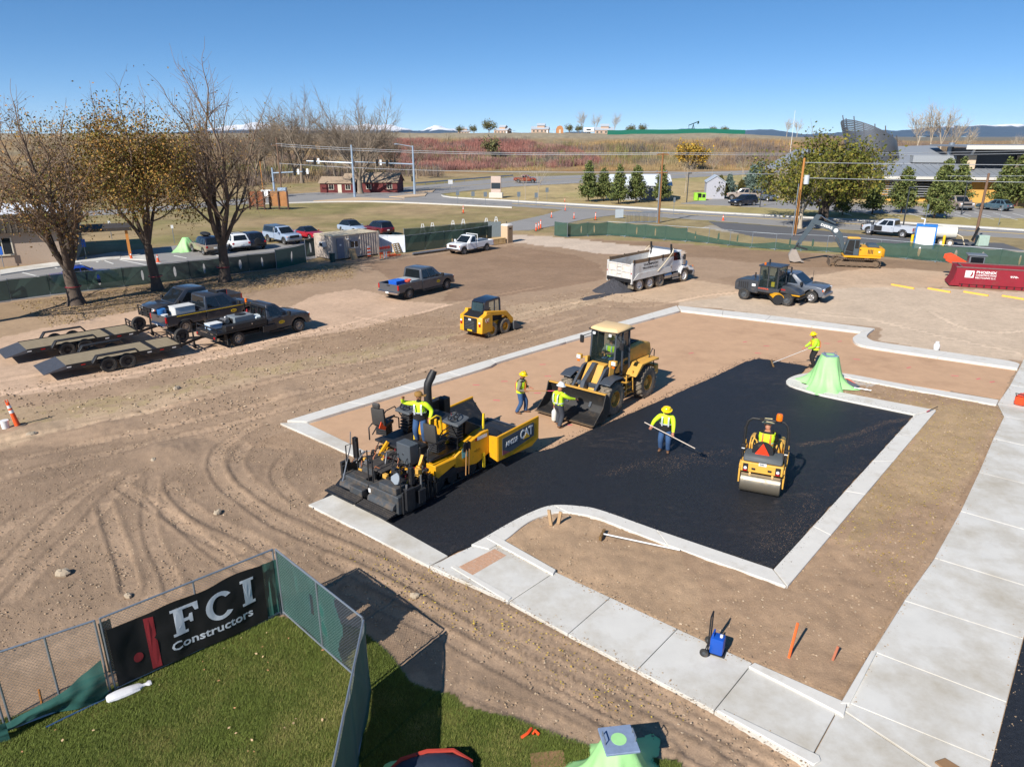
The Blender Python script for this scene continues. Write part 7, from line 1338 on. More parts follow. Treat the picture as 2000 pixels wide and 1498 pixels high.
# crowns on the mesa edge and the leaning juniper on the slope
rb = kinds('mesa_tree', [(101, 7., .25, dict(limbs=5, spread=.8, fork=.15, levels=3, kids=(5, 5, 4)))], BARKG, [(900, .3, [S(104, 104, 66), S(88, 92, 58), S(120, 110, 72)], 1, 9, .6)])[0]
for k, (px, Y, sc, lb) in enumerate(((898,440,.75,'round tree left of the far left house on the mesa'),(925,440,.8,'round tree right of the far left house on the mesa'),(955,410,1.15,'large round tree beside the gabled house with many roofs'),(1112,440,.8,'olive tree between the houses on the mesa'),(1130,440,.75,'olive tree close to the right hand house'),(1232,450,.85,'tan tree left of the pump jack fence end'),(1254,450,.9,'wide tan tree behind the green fence'),(1393,470,.7,'round tree right of the pump jack'),(1415,470,.75,'second round tree right of the pump jack'),(960,300,1.3,'dark juniper growing halfway up the red slope'))): plant(rb, atg(px, Y), k*1.1, sc, lb, 'trees on the mesa')
sl = kinds('poplar_tree', [(111, 11., .2, dict(limbs=4, spread=.16, fork=.2, levels=3, kids=(7, 7, 6), twig=.035))], BARKP)[0]
for k, (px, Y, sc, lb) in enumerate(((1137,440,1.2,'narrow bare poplar standing alone on the mesa'),(1163,460,1.1,'wide bare poplar behind the right hand mesa house'),(1200,465,1.15,'bare poplar just right of that house roof'),(1536,400,.9,'bare poplar beside the flagpole, left one'),(1556,400,.9,'bare poplar beside the flagpole, right one'),(1790,330,1.7,'bare poplar group left end behind the museum'),(1815,330,2.0,'tallest bare poplar behind the museum'),(1835,330,1.9,'bare poplar beside the tallest behind the museum'),(1858,330,1.5,'bare poplar at the right of the museum group'),(1885,320,1.2,'low bare poplar right end behind the museum roof'),(1978,300,1.0,'bare tree at the right edge above the roof'))): plant(sl, atg(px, Y), k*.9, sc, lb, 'bare poplars on the skyline')
# brush on the slope, grass, stones, leaves: nobody could count them
def brush(name, label, zones, n, seed, cols, h, w):
 rs = np.random.default_rng(seed); P = []
 for poly, cnt in zones:
  xs = [p[0] for p in poly]; ys = [p[1] for p in poly]; k = 0
  X = rs.uniform(min(xs), max(xs), cnt*3); Y = rs.uniform(min(ys), max(ys), cnt*3); m = inside(poly, X, Y) & (fbm(X*.06, Y*.06, 3, seed)+.6*fbm(X*.2, Y*.2, 2, seed+1) > -.06); X, Y = X[m][:cnt], Y[m][:cnt]; P.append(np.c_[X, Y])
 P = np.concatenate(P); n = len(P); m = 9; Z = mesa(P[:, 0], P[:, 1]); hh = h*(1+.9*fbm(P[:, 0]*.08, P[:, 1]*.08, 3, 2))*rs.uniform(.7, 1.2, n); C = np.array(cols)[(vnoise(P[:, 0]*.06, P[:, 1]*.06, 8)*len(cols)*.999).astype(int)]
 b = np.repeat(np.c_[P, Z-.1], m, 0)+np.c_[rs.normal(0, w, (n*m, 2)), np.zeros(n*m)]; a = rs.uniform(0, 6.28, n*m); ln = np.repeat(hh, m)*rs.uniform(.6, 1.1, n*m); tip = b+np.c_[np.cos(a)*ln*.28, np.sin(a)*ln*.28, ln]; th = rs.uniform(0, 3.14, n*m); wd = .06*(np.repeat(hh, m)/2.5); d = np.c_[np.cos(th)*wd, np.sin(th)*wd, np.zeros(n*m)]
 V = np.stack([b-d, b+d, tip+d*.4, tip-d*.4], 1).reshape(-1, 3); col = np.repeat(np.repeat(C, m, 0)*rs.uniform(.7, 1.3, (n*m, 1)), 4, 0); return tag(link(bpy.data.objects.new(name, raw_mesh(name, V, np.arange(4*n*m).reshape(-1, 4), LEAF, col))), label, kind='stuff')
def zoneY(pts): return [(atg(px, Y).x, Y) for px, Y in pts]
RED = [S(154, 106, 96), S(164, 116, 104), S(136, 100, 94), S(166, 130, 116)]; TAN = [S(150, 128, 102), S(132, 114, 96), S(124, 108, 100), S(160, 138, 104), S(110, 98, 88)]
brush('willow_brush', 'red willow thicket covering the slope', [(zoneY([(740,256),(830,252),(1080,266),(1180,285),(1120,325),(1000,345),(740,348)]), 9500)], 0, 3, RED, 2.0, .7)
brush('scrub_brush', 'tan and grey scrub on the right part of the slope', [(zoneY([(1080,262),(1500,262),(1560,300),(1500,350),(1300,350),(1120,330)]), 1500), (zoneY([(1600,280),(2300,250),(2300,420),(1600,400)]), 5000), (zoneY([(300,255),(800,252),(780,352),(300,352)]), 4200), (zoneY([(480,172),(620,190),(700,215),(860,215),(860,250),(300,252),(100,240),(100,190)]), 2600)], 0, 4, TAN, 1.9, .8)
brush('dark_shrubs', 'dark grey and olive shrubs dotted over the slope', [(zoneY([(840,258),(1560,262),(1560,330),(1100,345),(840,350)]), 900), (zoneY([(400,195),(860,212),(860,250),(400,246)]), 260)], 0, 6, [S(104, 96, 92), S(120, 108, 100), S(118, 116, 72), S(92, 88, 84)], 3.0, 1.4)
brush('straw_grass', 'straw coloured tall grass patches on the slope', [(zoneY([(860,252),(1560,256),(1560,275),(860,268)]), 1800), (zoneY([(1080,300),(1560,300),(1560,352),(1080,352)]), 1800)], 0, 7, [S(186, 156, 108), S(170, 140, 96), S(160, 138, 100)], 1.1, .8)
# ---------------------------------------------------------------- fences
GALV = mat('galvanised_steel', S(150, 158, 166), rough=.4, metal=.6, var=.1)
def screen_mat(name, c, see=.12):
 m = mat(name, c, rough=.9, var=.18, scale=2.5, bump=.25, bscale=6.); n, l = m.node_tree.nodes, m.node_tree.links
 if 'seethrough' not in m:
  m['seethrough'] = 1; t = n.new('ShaderNodeBsdfTransparent'); mx = n.new('ShaderNodeMixShader'); mx.inputs[0].default_value = see; l.new(n['Principled BSDF'].outputs[0], mx.inputs[1]); l.new(t.outputs[0], mx.inputs[2]); l.new(mx.outputs[0], n['Material Output'].inputs[0])
 return m
GRN = screen_mat('green_screen', S(48, 78, 67), .1); GRND = screen_mat('dark_green_screen', S(42, 66, 58), .06); GRNN = screen_mat('teal_screen', S(34, 84, 76), .06)
from mathutils.geometry import tessellate_polygon
def screen(parent, p, q, z0, z1, m, holes=(), top=None, name='privacy_screen', off=.03):
 """cloth on a panel from p to q (world ground points, parent at the origin); holes = lens cuts (u, half width, za, zb)"""
 d = (q-p); L = d.length; d.normalize(); nrm = Vector((d.y, -d.x, 0)); out = [(0, z0), (L*.5, z0-.02), (L, z0)]; tp = top or [(1, z1), (.66, z1-.03), (.33, z1-.02), (0, z1)]
 out += [(u*L, z) for u, z in tp]; loops = [[Vector((x, z, 0)) for x, z in out]]
 for u, w, za, zb in holes: loops.append([Vector((u*L+w*math.sin(a)*(1 if k < 6 else 1), (za+zb)/2+(zb-za)/2*math.cos(a), 0)) for k, a in enumerate(np.linspace(0, 2*math.pi, 11)[:-1])])
 flat = [v for lp in loops for v in lp]; tri = tessellate_polygon(loops); mb = MB(); w3 = [p+d*v.x+nrm*(off+.05*math.sin(v.x*2.1)*math.sin(v.y*3))+Vector((0, 0, v.y)) for v in flat]; mb.add(w3, [tuple(t) for t in tri]); return mb.build(name, m, parent, smooth=0)
def fence_run(name, label, pts, h, m, step=3., holes=True, seed=1, group=None, dark=True, base=True, zoff=0., feet=False, hole_rate=.75, screen_top=None):
 t = thing(name, label, 'fence', (0, 0, 0), 0, group); rs = random.Random(seed); L = resample(pts, 200); D = np.r_[0, np.cumsum(np.hypot(*np.diff(L, axis=0).T))]; n = max(1, round(D[-1]/step)); P = [Vector((np.interp(D[-1]*k/n, D, L[:, 0]), np.interp(D[-1]*k/n, D, L[:, 1]), zoff)) for k in range(n+1)]
 for k, p in enumerate(P):
  mb = MB(); mb.cyl(p, p+Vector((0, 0, h+.05)), .03, n=8); mb.build('post', GALV, t)
  if feet: mb = MB(); d = (P[min(k+1, n)]-P[max(k-1, 0)]).normalized(); nn = Vector((-d.y, d.x, 0)); mb.bar(p-nn*.45+Vector((0, 0, .04)), p+nn*.45+Vector((0, 0, .04)), .12, .06); mb.build('foot', GALV, t)
 for k, (p, q) in enumerate(zip(P[:-1], P[1:])):
  for z in ((h, .06) if base else (h,)): mb = MB(); mb.cyl(p+Vector((0, 0, z)), q+Vector((0, 0, z)), .022, n=6); mb.build('rail', GALV, t)
  hs = []
  if holes and rs.random() < hole_rate: hs = [(rs.uniform(.3, .7), rs.uniform(.07, .13), h*.22, h*.78)]
  tp = screen_top(k, n, h) if screen_top else None
  screen(t, p, q, .08, h-.03, m, hs, tp)
 return t
def W2(pts): return [(G(*p).x, G(*p).y) for p in pts]
fence_run('screened_fence', 'long green screened fence in front of the three elms', W2([(22,586),(125,573),(299,554),(420,540),(500,530),(541,525)]), 1.5, GRND, 2.4, seed=2)
fence_run('screened_fence', 'left end of the green fence at the picture edge', W2([(-420,650),(-200,617),(22,587)]), 1.5, GRND, 3., seed=12)
fence_run('screened_fence', 'tall green gate panel angled toward the container office', W2([(541,527),(598,514)]), 1.75, screen_mat('gate_green', S(24, 84, 70), .06), 4.2, seed=3)
fence_run('screened_fence', 'short green fence joining the gate panel to the container office', W2([(598,503),(625,499)]), 1.75, GRND, 2.5, seed=4)
fence_run('screened_fence', 'green fence behind the white pickup, left part with white board', W2([(739,493),(770,495),(792,494)]), 1.75, mat('white_board', S(205, 212, 222), rough=.6, var=.06), 2., holes=False)
fence_run('screened_fence', 'green fence behind the white pickup, running to the portable toilet', W2([(792,494),(860,485),(915,479),(960,470)]), 1.7, GRND, 2.6, seed=6)
fence_run('screened_fence', 'rear green fence parallel to the one behind the white pickup', W2([(790,476),(870,468),(958,459)]), 1.6, GRND, 3.2, seed=7, holes=False)
def sag(k, n, h):
 f = [1, 1, 1, 1, 1, 1, .7, .45, .32, .28, .5, .36, .3, .55, .85, 1, 1, 1][k] if k < 18 else 1; g = [1, 1, 1, 1, 1, .95, .45, .32, .28, .5, .36, .3, .5, .85, 1, 1, 1, 1][k] if k < 18 else 1; return [(1, h*g-.03), (.5, h*(f+g)/2*.9), (0, h*f-.03)]
fence_run('screened_fence', 'long galvanised fence with sagging green screen along the road side', W2([(1108,463),(1193,460),(1285,468),(1385,475.5),(1497,487),(1625,492.5),(1729,502),(1841,513),(1964,523),(2150,545)]), 1.62, GRN, 2.45, seed=8, feet=True, screen_top=sag)
fence_run('screened_fence', 'short green fence end beside the driveway', W2([(1083,461),(1108,464)]), 1.7, GRN, 2.6, holes=False, seed=9)
# stacked bare panels beside the pole
t = thing('stacked_fence_panels', 'stack of bare chain link panels leaning near the utility pole', 'fence panels', (0, 0, 0))
for k in range(5):
 p, q = G(1222+k*3, 437-k*.6), G(1284+k*2, 436-k*.6); mb = MB()
 for z in (.1, 1.4): mb.cyl(p+Vector((0, 0, z)), q+Vector((0, 0, z)), .025, n=6)
 for u in (0, .25, .5, .75, 1): mb.cyl(p.lerp(q, u)+Vector((0, 0, .1)), p.lerp(q, u)+Vector((0, 0, 1.4)), .02, n=6)
 mb.build('panel', GALV, t)
# ---------------------------------------------------------------- near fence with the banner
def near_fence():
 H = 1.86; t = thing('chain_link_fence', 'near chain link fence with green screen round the lawn', 'fence', (0, 0, 0)); c0, c1, c2, c3, c4, c5 = G(-160,1500), G(20,1430), G(222,1352), G(552,1198), G(722,1350), G(664,1690)
 c4 = G(722,1350); c5 = G(664,1690)
 WIRE = mat('fence_wire', S(160, 164, 168), rough=.4, metal=.6)
 def panel(p, q, name='panel', link_=True):
  d = (q-p); L = d.length; d.normalize(); fr = bpy.data.objects.new(name, None); link(fr, t); p = p+d*.05; q = q-d*.05; L -= .1; up = Vector((0, 0, 1))
  for a, b in ((p, p+up*H), (q, q+up*H), (p+up*H, q+up*H), (p+up*.08, q+up*.08), (p.lerp(q, .5), p.lerp(q, .5)+up*H)): mb = MB(); mb.cyl(a, b, .022, n=8); mb.build('tube', GALV, fr)
  if link_:
   s = .075; mb = MB()
   for sg in (1, -1):
    k = -H
    while k < L:
     a0 = max(0, k); a1 = min(L, k+H-.1)
     if a1 > a0+.02:
      za, zb = (a0-k, a1-k) if sg > 0 else (H-.1-(a0-k), H-.1-(a1-k)); mb.cyl(p+d*a0+up*(za+.08), p+d*a1+up*(zb+.08), .0028, n=3, caps=False)
     k += s
   o = mb.build('chain_link', WIRE, fr, smooth=0); o['kind'] = 'stuff'
  return p, q, d
 def cloth(p, q, f, m, name, nu=40, nv=16, amp=.03, seed=1, off=.04, keep=None):
  """rumpled sheet; f(u, v) -> height at parameter v"""
  d = (q-p); L = d.length; d.normalize(); nr = Vector((d.y, -d.x, 0)); V = []; F = []; rs = np.random.default_rng(seed)
  for j in range(nv+1):
   for i in range(nu+1):
    u, v = i/nu, j/nv; uu, z = f(u, v); w = float(fbm(np.array(u*L*1.4+seed), np.array(v*1.6), 3, seed))*amp*3+amp*math.sin(u*L*5+v*2)*.4; V.append(p+d*(uu*L)+nr*(off+w)+Vector((0, 0, z)))
  for j in range(nv):
   for i in range(nu):
    if keep is None or keep((i+.5)/nu, (j+.5)/nv): F.append((j*(nu+1)+i, j*(nu+1)+i+1, (j+1)*(nu+1)+i+1, (j+1)*(nu+1)+i))
  mb = MB(); mb.add(V, F); return mb.build(name, m, t, smooth=1.)
 panel(c0, c1); panel(c1, c2); a, b, d = panel(c2, c3); panel(c3, c4); panel(c4, c5); c6 = G(760,1790); panel(c5, c6)
 cloth(c1, c2, lambda u, v: (u*1.05-.1, v*(.15+.75*u**1.5)+.05+.1*(1-u)), GRNN, 'fallen_screen', amp=.1, off=.12, seed=3); cloth(c0, c1, lambda u, v: (u, v*.45+.02), GRNN, 'fallen_screen', amp=.12, off=.2, seed=5)
 cloth(c3, c4, lambda u, v: (u*.74+.005, .1+v*(H-.16)), GRNN, 'privacy_screen', seed=7, keep=lambda u, v: not (abs(u-.52) < .03 and abs(v-.52) < .14) and not (u > .96-.05*math.sin(v*9)), off=-.03); cloth(c4, c5, lambda u, v: (u, .08+v*(H-.14)), GRNN, 'privacy_screen', seed=8, off=-.04)
 cloth(c5, c6, lambda u, v: (u, .08+v*(H-.14)), GRNN, 'privacy_screen', seed=9, off=.03); cloth(c2, c3, lambda u, v: (.0+u*.06, .5+v*1.25), GRNN, 'privacy_screen', nu=6, seed=10, off=-.02); cloth(c2, c3, lambda u, v: (.9+u*.1, .12+v*(H-.4)), GRNN, 'privacy_screen', nu=8, seed=11, off=.02)
 # banner
 d = (c3-c2); L = d.length; d.normalize(); nr = Vector((d.y, -d.x, 0)); bt = thing('banner', 'black FCI Constructors banner with red dot and bar on the near fence', 'banner', c2, math.atan2(d.y, d.x)); x0, x1, z0, z1 = .1, L*.9, .1, 1.74
 mb = MB(); nu, nv = 60, 20
 wave = lambda x, z: -.07-.11*float(fbm(np.array(x*1.5), np.array(z*1.1), 3, 4))-.02*math.sin(x*3.1+z*1.5)
 for j in range(nv+1):
  for i in range(nu+1): x = x0+(x1-x0)*i/nu; zt = 1.58+.1*(x/L)-.05*math.sin(x*2.2)**2; zb = .14-.06*(x/L); z = zb+(zt-zb)*j/nv; mb.v.append((x, wave(x, z), z))
 for j in range(nv):
  for i in range(nu): mb.f.append((j*(nu+1)+i, j*(nu+1)+i+1, (j+1)*(nu+1)+i+1, (j+1)*(nu+1)+i)); mb.m.append(0)
 mb.build('sheet', mat('banner_black', S(22, 21, 22), rough=.75, var=.2, scale=4.), bt, smooth=1.)
 lt = mat('letter_white', S(205, 210, 216), rough=.7, var=.06); rd = mat('banner_red', S(150, 42, 48), rough=.7, var=.08)
 def letters(polys, m, name):
  mb = MB()
  for po in polys: mb.prism(po, 0, .0015, 'y')
  me = mb.mesh(name, m, smooth=0); bm = bmesh.new(); bm.from_mesh(me); bmesh.ops.triangulate(bm, faces=bm.faces); bmesh.ops.subdivide_edges(bm, edges=[e for e in bm.edges if e.calc_length() > .12], cuts=1); bmesh.ops.subdivide_edges(bm, edges=[e for e in bm.edges if e.calc_length() > .12], cuts=1); bm.to_mesh(me); bm.free()
  for v in me.vertices: v.co.y += wave(v.co.x, v.co.z)-.007
  return link(bpy.data.objects.new(name, me), bt)
 s = L/3.6
 F_ = [[(0, 0), (.3, 0), (.3, .08), (.24, .08), (.24, .33), (.34, .33), (.36, .25), (.42, .25), (.42, .5), (.36, .5), (.34, .42), (.24, .42), (.24, .68), (.44, .68), (.48, .54), (.55, .54), (.55, .77), (0, .77), (0, .69), (.06, .69), (.06, .08), (0, .08)]]
 cc = [(.3+.34*math.cos(a)*.92, .385+.4*math.sin(a)) for a in np.linspace(R(38), R(322), 22)]+[(.3+.17*math.cos(a), .385+.29*math.sin(a)) for a in np.linspace(R(318), R(42), 18)]
 I_ = [[(0, 0), (.3, 0), (.3, .08), (.24, .08), (.24, .69), (.3, .69), (.3, .77), (0, .77), (0, .69), (.06, .69), (.06, .08), (0, .08)]]
 mv = lambda po, dx, dz, k=1.: [[(x0+(p[0]*k+dx)*s, p[1]*k*.9+dz) for p in q] for q in po]
 letters(mv(F_, 1.15, .72), lt, 'letter_f'); letters(mv([cc], 1.85, .68), lt, 'letter_c'); letters(mv(I_, 2.62, .72), lt, 'letter_i')
 letters([[(x0+.66*s, .18), (x0+.84*s, .17), (x0+.84*s, 1.45), (x0+.66*s, 1.47)]], rd, 'red_bar'); letters([[(x0+.45*s+.1*math.cos(a), .62+.11*math.sin(a)) for a in np.linspace(0, 2*math.pi, 18)[:-1]]], rd, 'red_dot')
 me = text_mesh('Constructors', .3, .003, .006); co = [v.co for v in me.vertices]; w = max(c.x for c in co)-min(c.x for c in co)
 for v in me.vertices: xx = x0+1.95*s+v.co.x/w*1.75*s; zz = .47+v.co.y*1.0; v.co = Vector((xx, wave(xx, zz)-.007-v.co.z*.3, zz))
 me.materials.append(lt); link(bpy.data.objects.new('lettering', me), bt)
 # sandbag at the fence foot
 p = G(245,1357); mb = MB(); mb.loft([[(x, w*math.cos(q), .09+h_*math.sin(q)) for q in np.linspace(0, 6.28, 13)[:-1]] for x, w, h_ in ((-.45, .09, .05), (-.4, .16, .08), (-.2, .19, .1), (.1, .18, .09), (.36, .15, .08), (.44, .06, .04), (.52, .05, .04), (.6, .11, .05), (.66, .09, .03))]); o = mb.build('sandbag', mat('sandbag_white', S(205, 205, 208), rough=.7, var=.06, bump=.5, bscale=5.)); o.location = p; o.scale = (.78,)*3; o.rotation_euler = (0, 0, R(36)); tag(o, 'white tied sandbag lying at the foot of the near fence', 'sandbag')
 p = G(45,1425); mb = MB(); mb.bar((0, 0, 0), (.02, .0, .55), .035); o = mb.build('survey_stake', mat('stake_wood', S(200, 130, 60), rough=.7)); o.location = p+Vector((.1, .5, 0)); tag(o, 'thin orange-tan stake behind the near fence at the left edge', 'stake')
 o = tb(None, 'water_hose', mat('hose_blue', S(44, 74, 110), rough=.5), [G(90,1420, .05), G(130,1400, .05), G(190,1372, .05), G(215,1360, .05)], .022, 8); tag(o, 'blue pipe on the grass along the near fence', 'pipe')
near_fence()
# ---------------------------------------------------------------- tarps and near clutter
LIMET = mat('tarp_lime', S(160, 214, 142), rough=.6, var=.12, scale=2., dirt=S(150, 176, 100), dirt_amt=.12, dscale=2., bump=.3, bscale=5.)
def tarp(name, label, c, rb, rt, h, seed, plate=True, rz=0.):
 t = thing(name, label, 'tarp', c, rz); n, m = 48, 22; V = []; F = []
 for j in range(m+1):
  v = j/m; base = rb+(rt-rb)*v**1.5
  for i in range(n):
   a = 2*math.pi*i/n; fold = 1+(.22*(1-v)+.03)*math.sin(a*5+seed)*(.5+.5*math.sin(a*2+seed*2))+.10*(1-v)*math.sin(a*11+v*4); sk = (1-v)**6*.45*(1+.7*math.sin(a*3+seed)); r_ = (base+sk)*fold; V.append((r_*math.cos(a), r_*math.sin(a), h*v+.012*math.sin(a*7+v*9)))
 for j in range(m): F += [(j*n+i, j*n+(i+1) % n, (j+1)*n+(i+1) % n, (j+1)*n+i) for i in range(n)]
 F.append(tuple(range(m*n, m*n+n))); mb = MB(); mb.add(V, F); mb.build('cover', LIMET, t, smooth=1.)
 if plate:
  pm = mat('base_plate_blue', S(122, 138, 164), rough=.6, var=.2, scale=8.); mb = MB(); q = rt*(1.1 if h < 1.5 else .75); mb.box(-q, q, -q, q, h, h+.05); pl = mb.build('base_plate', pm, t, bevel=.01)
  cy(pl, 'anchor_hole', INT if h > 1.6 else LIMET, (0, 0, h+.03), (0, 0, h+.054), rt*.5, n=20)
  for s in (-1, 1): tb(pl, 'handle', GALV, [(s*q*.9, -.1, h+.05), (s*q*.9, -.1, h+.16), (s*q*.9, .1, h+.16), (s*q*.9, .1, h+.05)], .012)
 return t
tarp('tarp_covered_base', 'lime green tarp covered column with blue plate on the kerbed island', G(1612,754,.1), .7, .38, 1.5, 2.)
t = thing('tarp_corner', 'loose tarp corner with orange hem on the island soil', 'tarp', G(1640,754,.14), R(-20)); mb = MB(); mb.add([(0, 0, .35), (.5, -.3, .03), (.9, .2, .04), (.35, .35, .25), (.2, -.1, .2)], [(0, 4, 1), (4, 2, 1), (4, 3, 2), (0, 3, 4)]); mb.build('cloth', mat('tarp_grey', S(96, 98, 106), rough=.7), t, smooth=0); tb(t, 'hem', mat('tarp_orange', S(220, 96, 66), rough=.6), [(0, 0, .37), (.35, .35, .27), (.75, .25, .06)], .03); tb(t, 'pole', GALV, [(.6, -.2, .06), (1.3, -.35, .06)], .02)
tarp('tarp_covered_base', 'lime green tarp covered base with blue plate at the bottom edge', G(1203,1530), .6, .28, 1.0, 5.3, rz=R(8))
t = thing('dark_tarp_bundle', 'dark blue tarp bundle with red hem at the bottom edge', 'tarp', G(838,1530), R(10)); t.scale = (.8,)*3; mb = MB(); mb.ball((0, 0, .1), 1, 20, 12, (1.1, .62, .55)); mb.build('bundle', mat('tarp_navy', S(40, 50, 66), rough=.6, var=.2, bump=.8, bscale=2.5), t); tb(t, 'hem', mat('tarp_red', S(170, 58, 44), rough=.6), [(-1.0, .1, .3), (-.6, .3, .52), (0, .35, .6), (.6, .35, .52), (1.02, .2, .25)], .05); mb = MB(); mb.ball((-.75, .3, .3), .22, 10, 6, (1.4, .8, .5)); mb.build('green_flap', LIMET, t)
o = strip('plywood_sheet', [(1035,1470),(1100,1463),(1106,1498),(1040,1510)], .0, .05, mat('plywood', S(140, 108, 76), rough=.85, var=.2, scale=3.), None, .004); tag(o, 'brown plywood offcut on the grass beside the green tarp base', 'plywood')
o = strip('plywood_sheet', [(1826,1486),(1846,1479),(1880,1500),(1860,1512)], .1, .14, mat('plywood', (0,)*3), None, .004); tag(o, 'brown plywood scrap on the walk at the bottom right', 'plywood')
for k, (px, py) in enumerate(((1030,1432),(1045,1426))): o = tb(None, 'marking_ribbon', mat('ribbon_orange', S(235, 80, 30), rough=.6), [G(px-12+k*8, py+8, .05), G(px, py, .1), G(px+8, py-10+k*18, .06)], .03, 5); tag(o, ['orange ribbon lying flat on the grass, left of two', 'orange ribbon curled on the grass, right of two'][k], 'ribbon')
# jug on a hand truck
t = thing('hand_truck', 'folding hand truck with two grey wheels on the sidewalk', 'hand truck', G(1388,1272,ZW), R(-28))
tb(t, 'frame', BLK, [(-.05, .12, .08), (-.05, .12, 1.0), (-.05, -.12, 1.0), (-.05, -.12, .08)], .018); bx(t, 'foot_plate', BLK, -.05, .32, -.15, .15, .03, .05)
for s in (-1, 1): wheel(t, -.1, s*.24, .1, .05, .5, 'grey')
cy(t, 'axle', BLK, (-.1, -.24, .1), (-.1, .24, .1), .012)
t = thing('water_jug', 'blue plastic jug strapped on the hand truck', 'jug', t.matrix_basis @ Vector((.13, 0, .052)), R(-28)); JB = mat('jug_blue', S(24, 78, 170), rough=.35, var=.05); mb = MB(); mb.box(-.15, .15, -.14, .14, 0, .42); mb.build('body', JB, t, bevel=.04, seg=2); tb(t, 'handle', JB, [(-.1, -.09, .42), (-.1, -.09, .5), (-.1, .09, .5), (-.1, .09, .42)], .02); cy(t, 'cap', WHT, (.07, 0, .42), (.07, 0, .47), .035)
for k, (p0, h_, lb) in enumerate(((G(1541,1282,.1), .85, 'tall orange painted survey stake in the planting bed'), (G(1626,1288,.1), .3, 'short faded survey stake in the planting bed'))):
 mb = MB(); mb.bar((0, 0, -.05), (.12, .08, h_), .05, .03); o = mb.build('survey_stake', mat('stake_orange' if k == 0 else 'stake_faded', S(236, 106, 50) if k == 0 else S(170, 100, 72), rough=.6)); o.location = p0; tag(o, lb, 'stake')
tool('push_broom', 'push broom with long white handle lying on the planting bed', 'push broom', G(1328,1074,.16), G(1177,1042,.2), .022, WHT, 0, None, (.5, .1, 'broom'))
for k, (px, py, hh) in enumerate(((1076,1026,.5),(1090,1022,.42))): pr_ = MB(); pr_.box(-.05, .05, -.01, .04, 0, hh, Matrix.Rotation(.18*(1 if k else -1), 4, 'Y')); o = pr_.build('form_stake', mat('form_wood', S(176, 146, 110), rough=.8)); o.location = G(px, py, .1); o.rotation_euler = (0, 0, R(-35)); tag(o, ['wooden form stake leaning on the curved kerb, left one', 'wooden form stake leaning on the curved kerb, right one'][k], 'stake')
t = thing('propane_tank', 'white propane cylinder behind the far kerb', 'gas cylinder', G(1828,684,.05)); mb = MB(); mb.lathe([(.13, 0), (.15, .04), (.155, .3), (.1, .4), (.03, .42)], 16); mb.build('tank', WHT, t); tb(t, 'collar', WHT, [(.09*math.cos(i*.7854), .09*math.sin(i*.7854), .46) for i in range(8)], .02, 5, True)
t = thing('concrete_saw', 'orange cut-off saw resting on the walk at the right edge', 'saw', G(1993,790,ZW), R(40)); OS = mat('saw_orange', S(225, 76, 36), rough=.4); bx(t, 'engine', OS, -.3, .3, -.2, .2, .02, .45, .06); cy(t, 'blade', STEEL, (.5, -.02, .25), (.5, .02, .25), .22, n=24); bx(t, 'blade_guard', mat('saw_pink', S(210, 110, 96)), .25, .7, -.06, .06, .25, .5, .03); tb(t, 'handle', BLK, [(-.25, -.15, .4), (-.5, -.15, .6), (-.5, .15, .6), (-.25, .15, .4)], .02)
tool('rubber_mallet', 'black handled mallet with red head lying on the kerb corner', 'mallet', G(1832,794,.25), G(1810,804,.17), .016, BLK, .25, mat('mallet_red', S(190, 50, 60)))
# cones and channelizers
CO = mat('cone_orange', S(240, 90, 36), rough=.5)
def cone(kind, label, loc, sc, group):
 t = thing('traffic_cone' if kind == 'cone' else 'delineator_post', label, 'cone' if kind == 'cone' else 'delineator', loc, random.random(), group); t.scale = (sc,)*3
 if kind == 'cone': bx(t, 'base', CO, -.18, .18, -.18, .18, 0, .04); cy(t, 'body', CO, (0, 0, .04), (0, 0, .7), .13, .03, 14); cy(t, 'collar', WHT, (0, 0, .42), (0, 0, .55), .076, .057, 14)
 else:
  mb = MB(); mb.lathe([(.3, 0), (.3, .05), (.12, .08)], 16); mb.build('base', RUB, t); cy(t, 'post', CO, (0, 0, .08), (0, 0, 1.05), .1, .06, 14)
  for z in (.62, .82): cy(t, 'collar', WHT, (0, 0, z), (0, 0, z+.12), .083-(z-.62)*.05, .078-(z-.62)*.05, 14)
  tb(t, 'grip', CO, [(-.04, 0, 1.05), (-.04, 0, 1.16), (.04, 0, 1.16), (.04, 0, 1.05)], .016)
 return t
cone('delin', 'tall leaning orange channelizer with black base at the left edge', G(36,834), 1.05, None).rotation_euler = (0, R(-9), .4)
t = thing('lidded_bucket', 'small white bucket beside the orange channelizer', 'bucket', G(12,838)); mb = MB(); mb.lathe([(.13, 0), (.15, .34), (.16, .35), (.16, .38), (.01, .38)], 14); mb.build('pail', WHT, t); tb(t, 'bail', GALV, [(-.15, 0, .3), (0, .05, .36), (.15, 0, .3)], .008)
for px, py, k, sc, lb in ((257,507,'cone',1.,'orange cone left of the middle elm trunk'),(309,512,'cone',1.,'orange cone just right of the middle elm trunk'),(1412,431,'cone',1.1,'orange and white cone on the road edge'),(1104,412,'delin',.8,'orange post nearest the driveway mouth, upper'),(1077,426,'delin',.8,'orange post left side of the driveway'),(1121,428,'delin',.8,'orange post beyond the driveway'),(1163,430,'delin',.95,'orange post right of the driveway before the fence'),(1047,452,'delin',.9,'orange post, left of three by the gate'),(1052,449,'delin',.85,'orange post, middle of three by the gate'),(1056,447,'delin',1.,'orange post, right of three by the gate'),(905,417,'delin',1.,'lone orange post in the left field'),(1103,395,'delin',.6,'small orange post across the road')): cone(k, lb, G(px, py), sc, 'orange cones and posts')
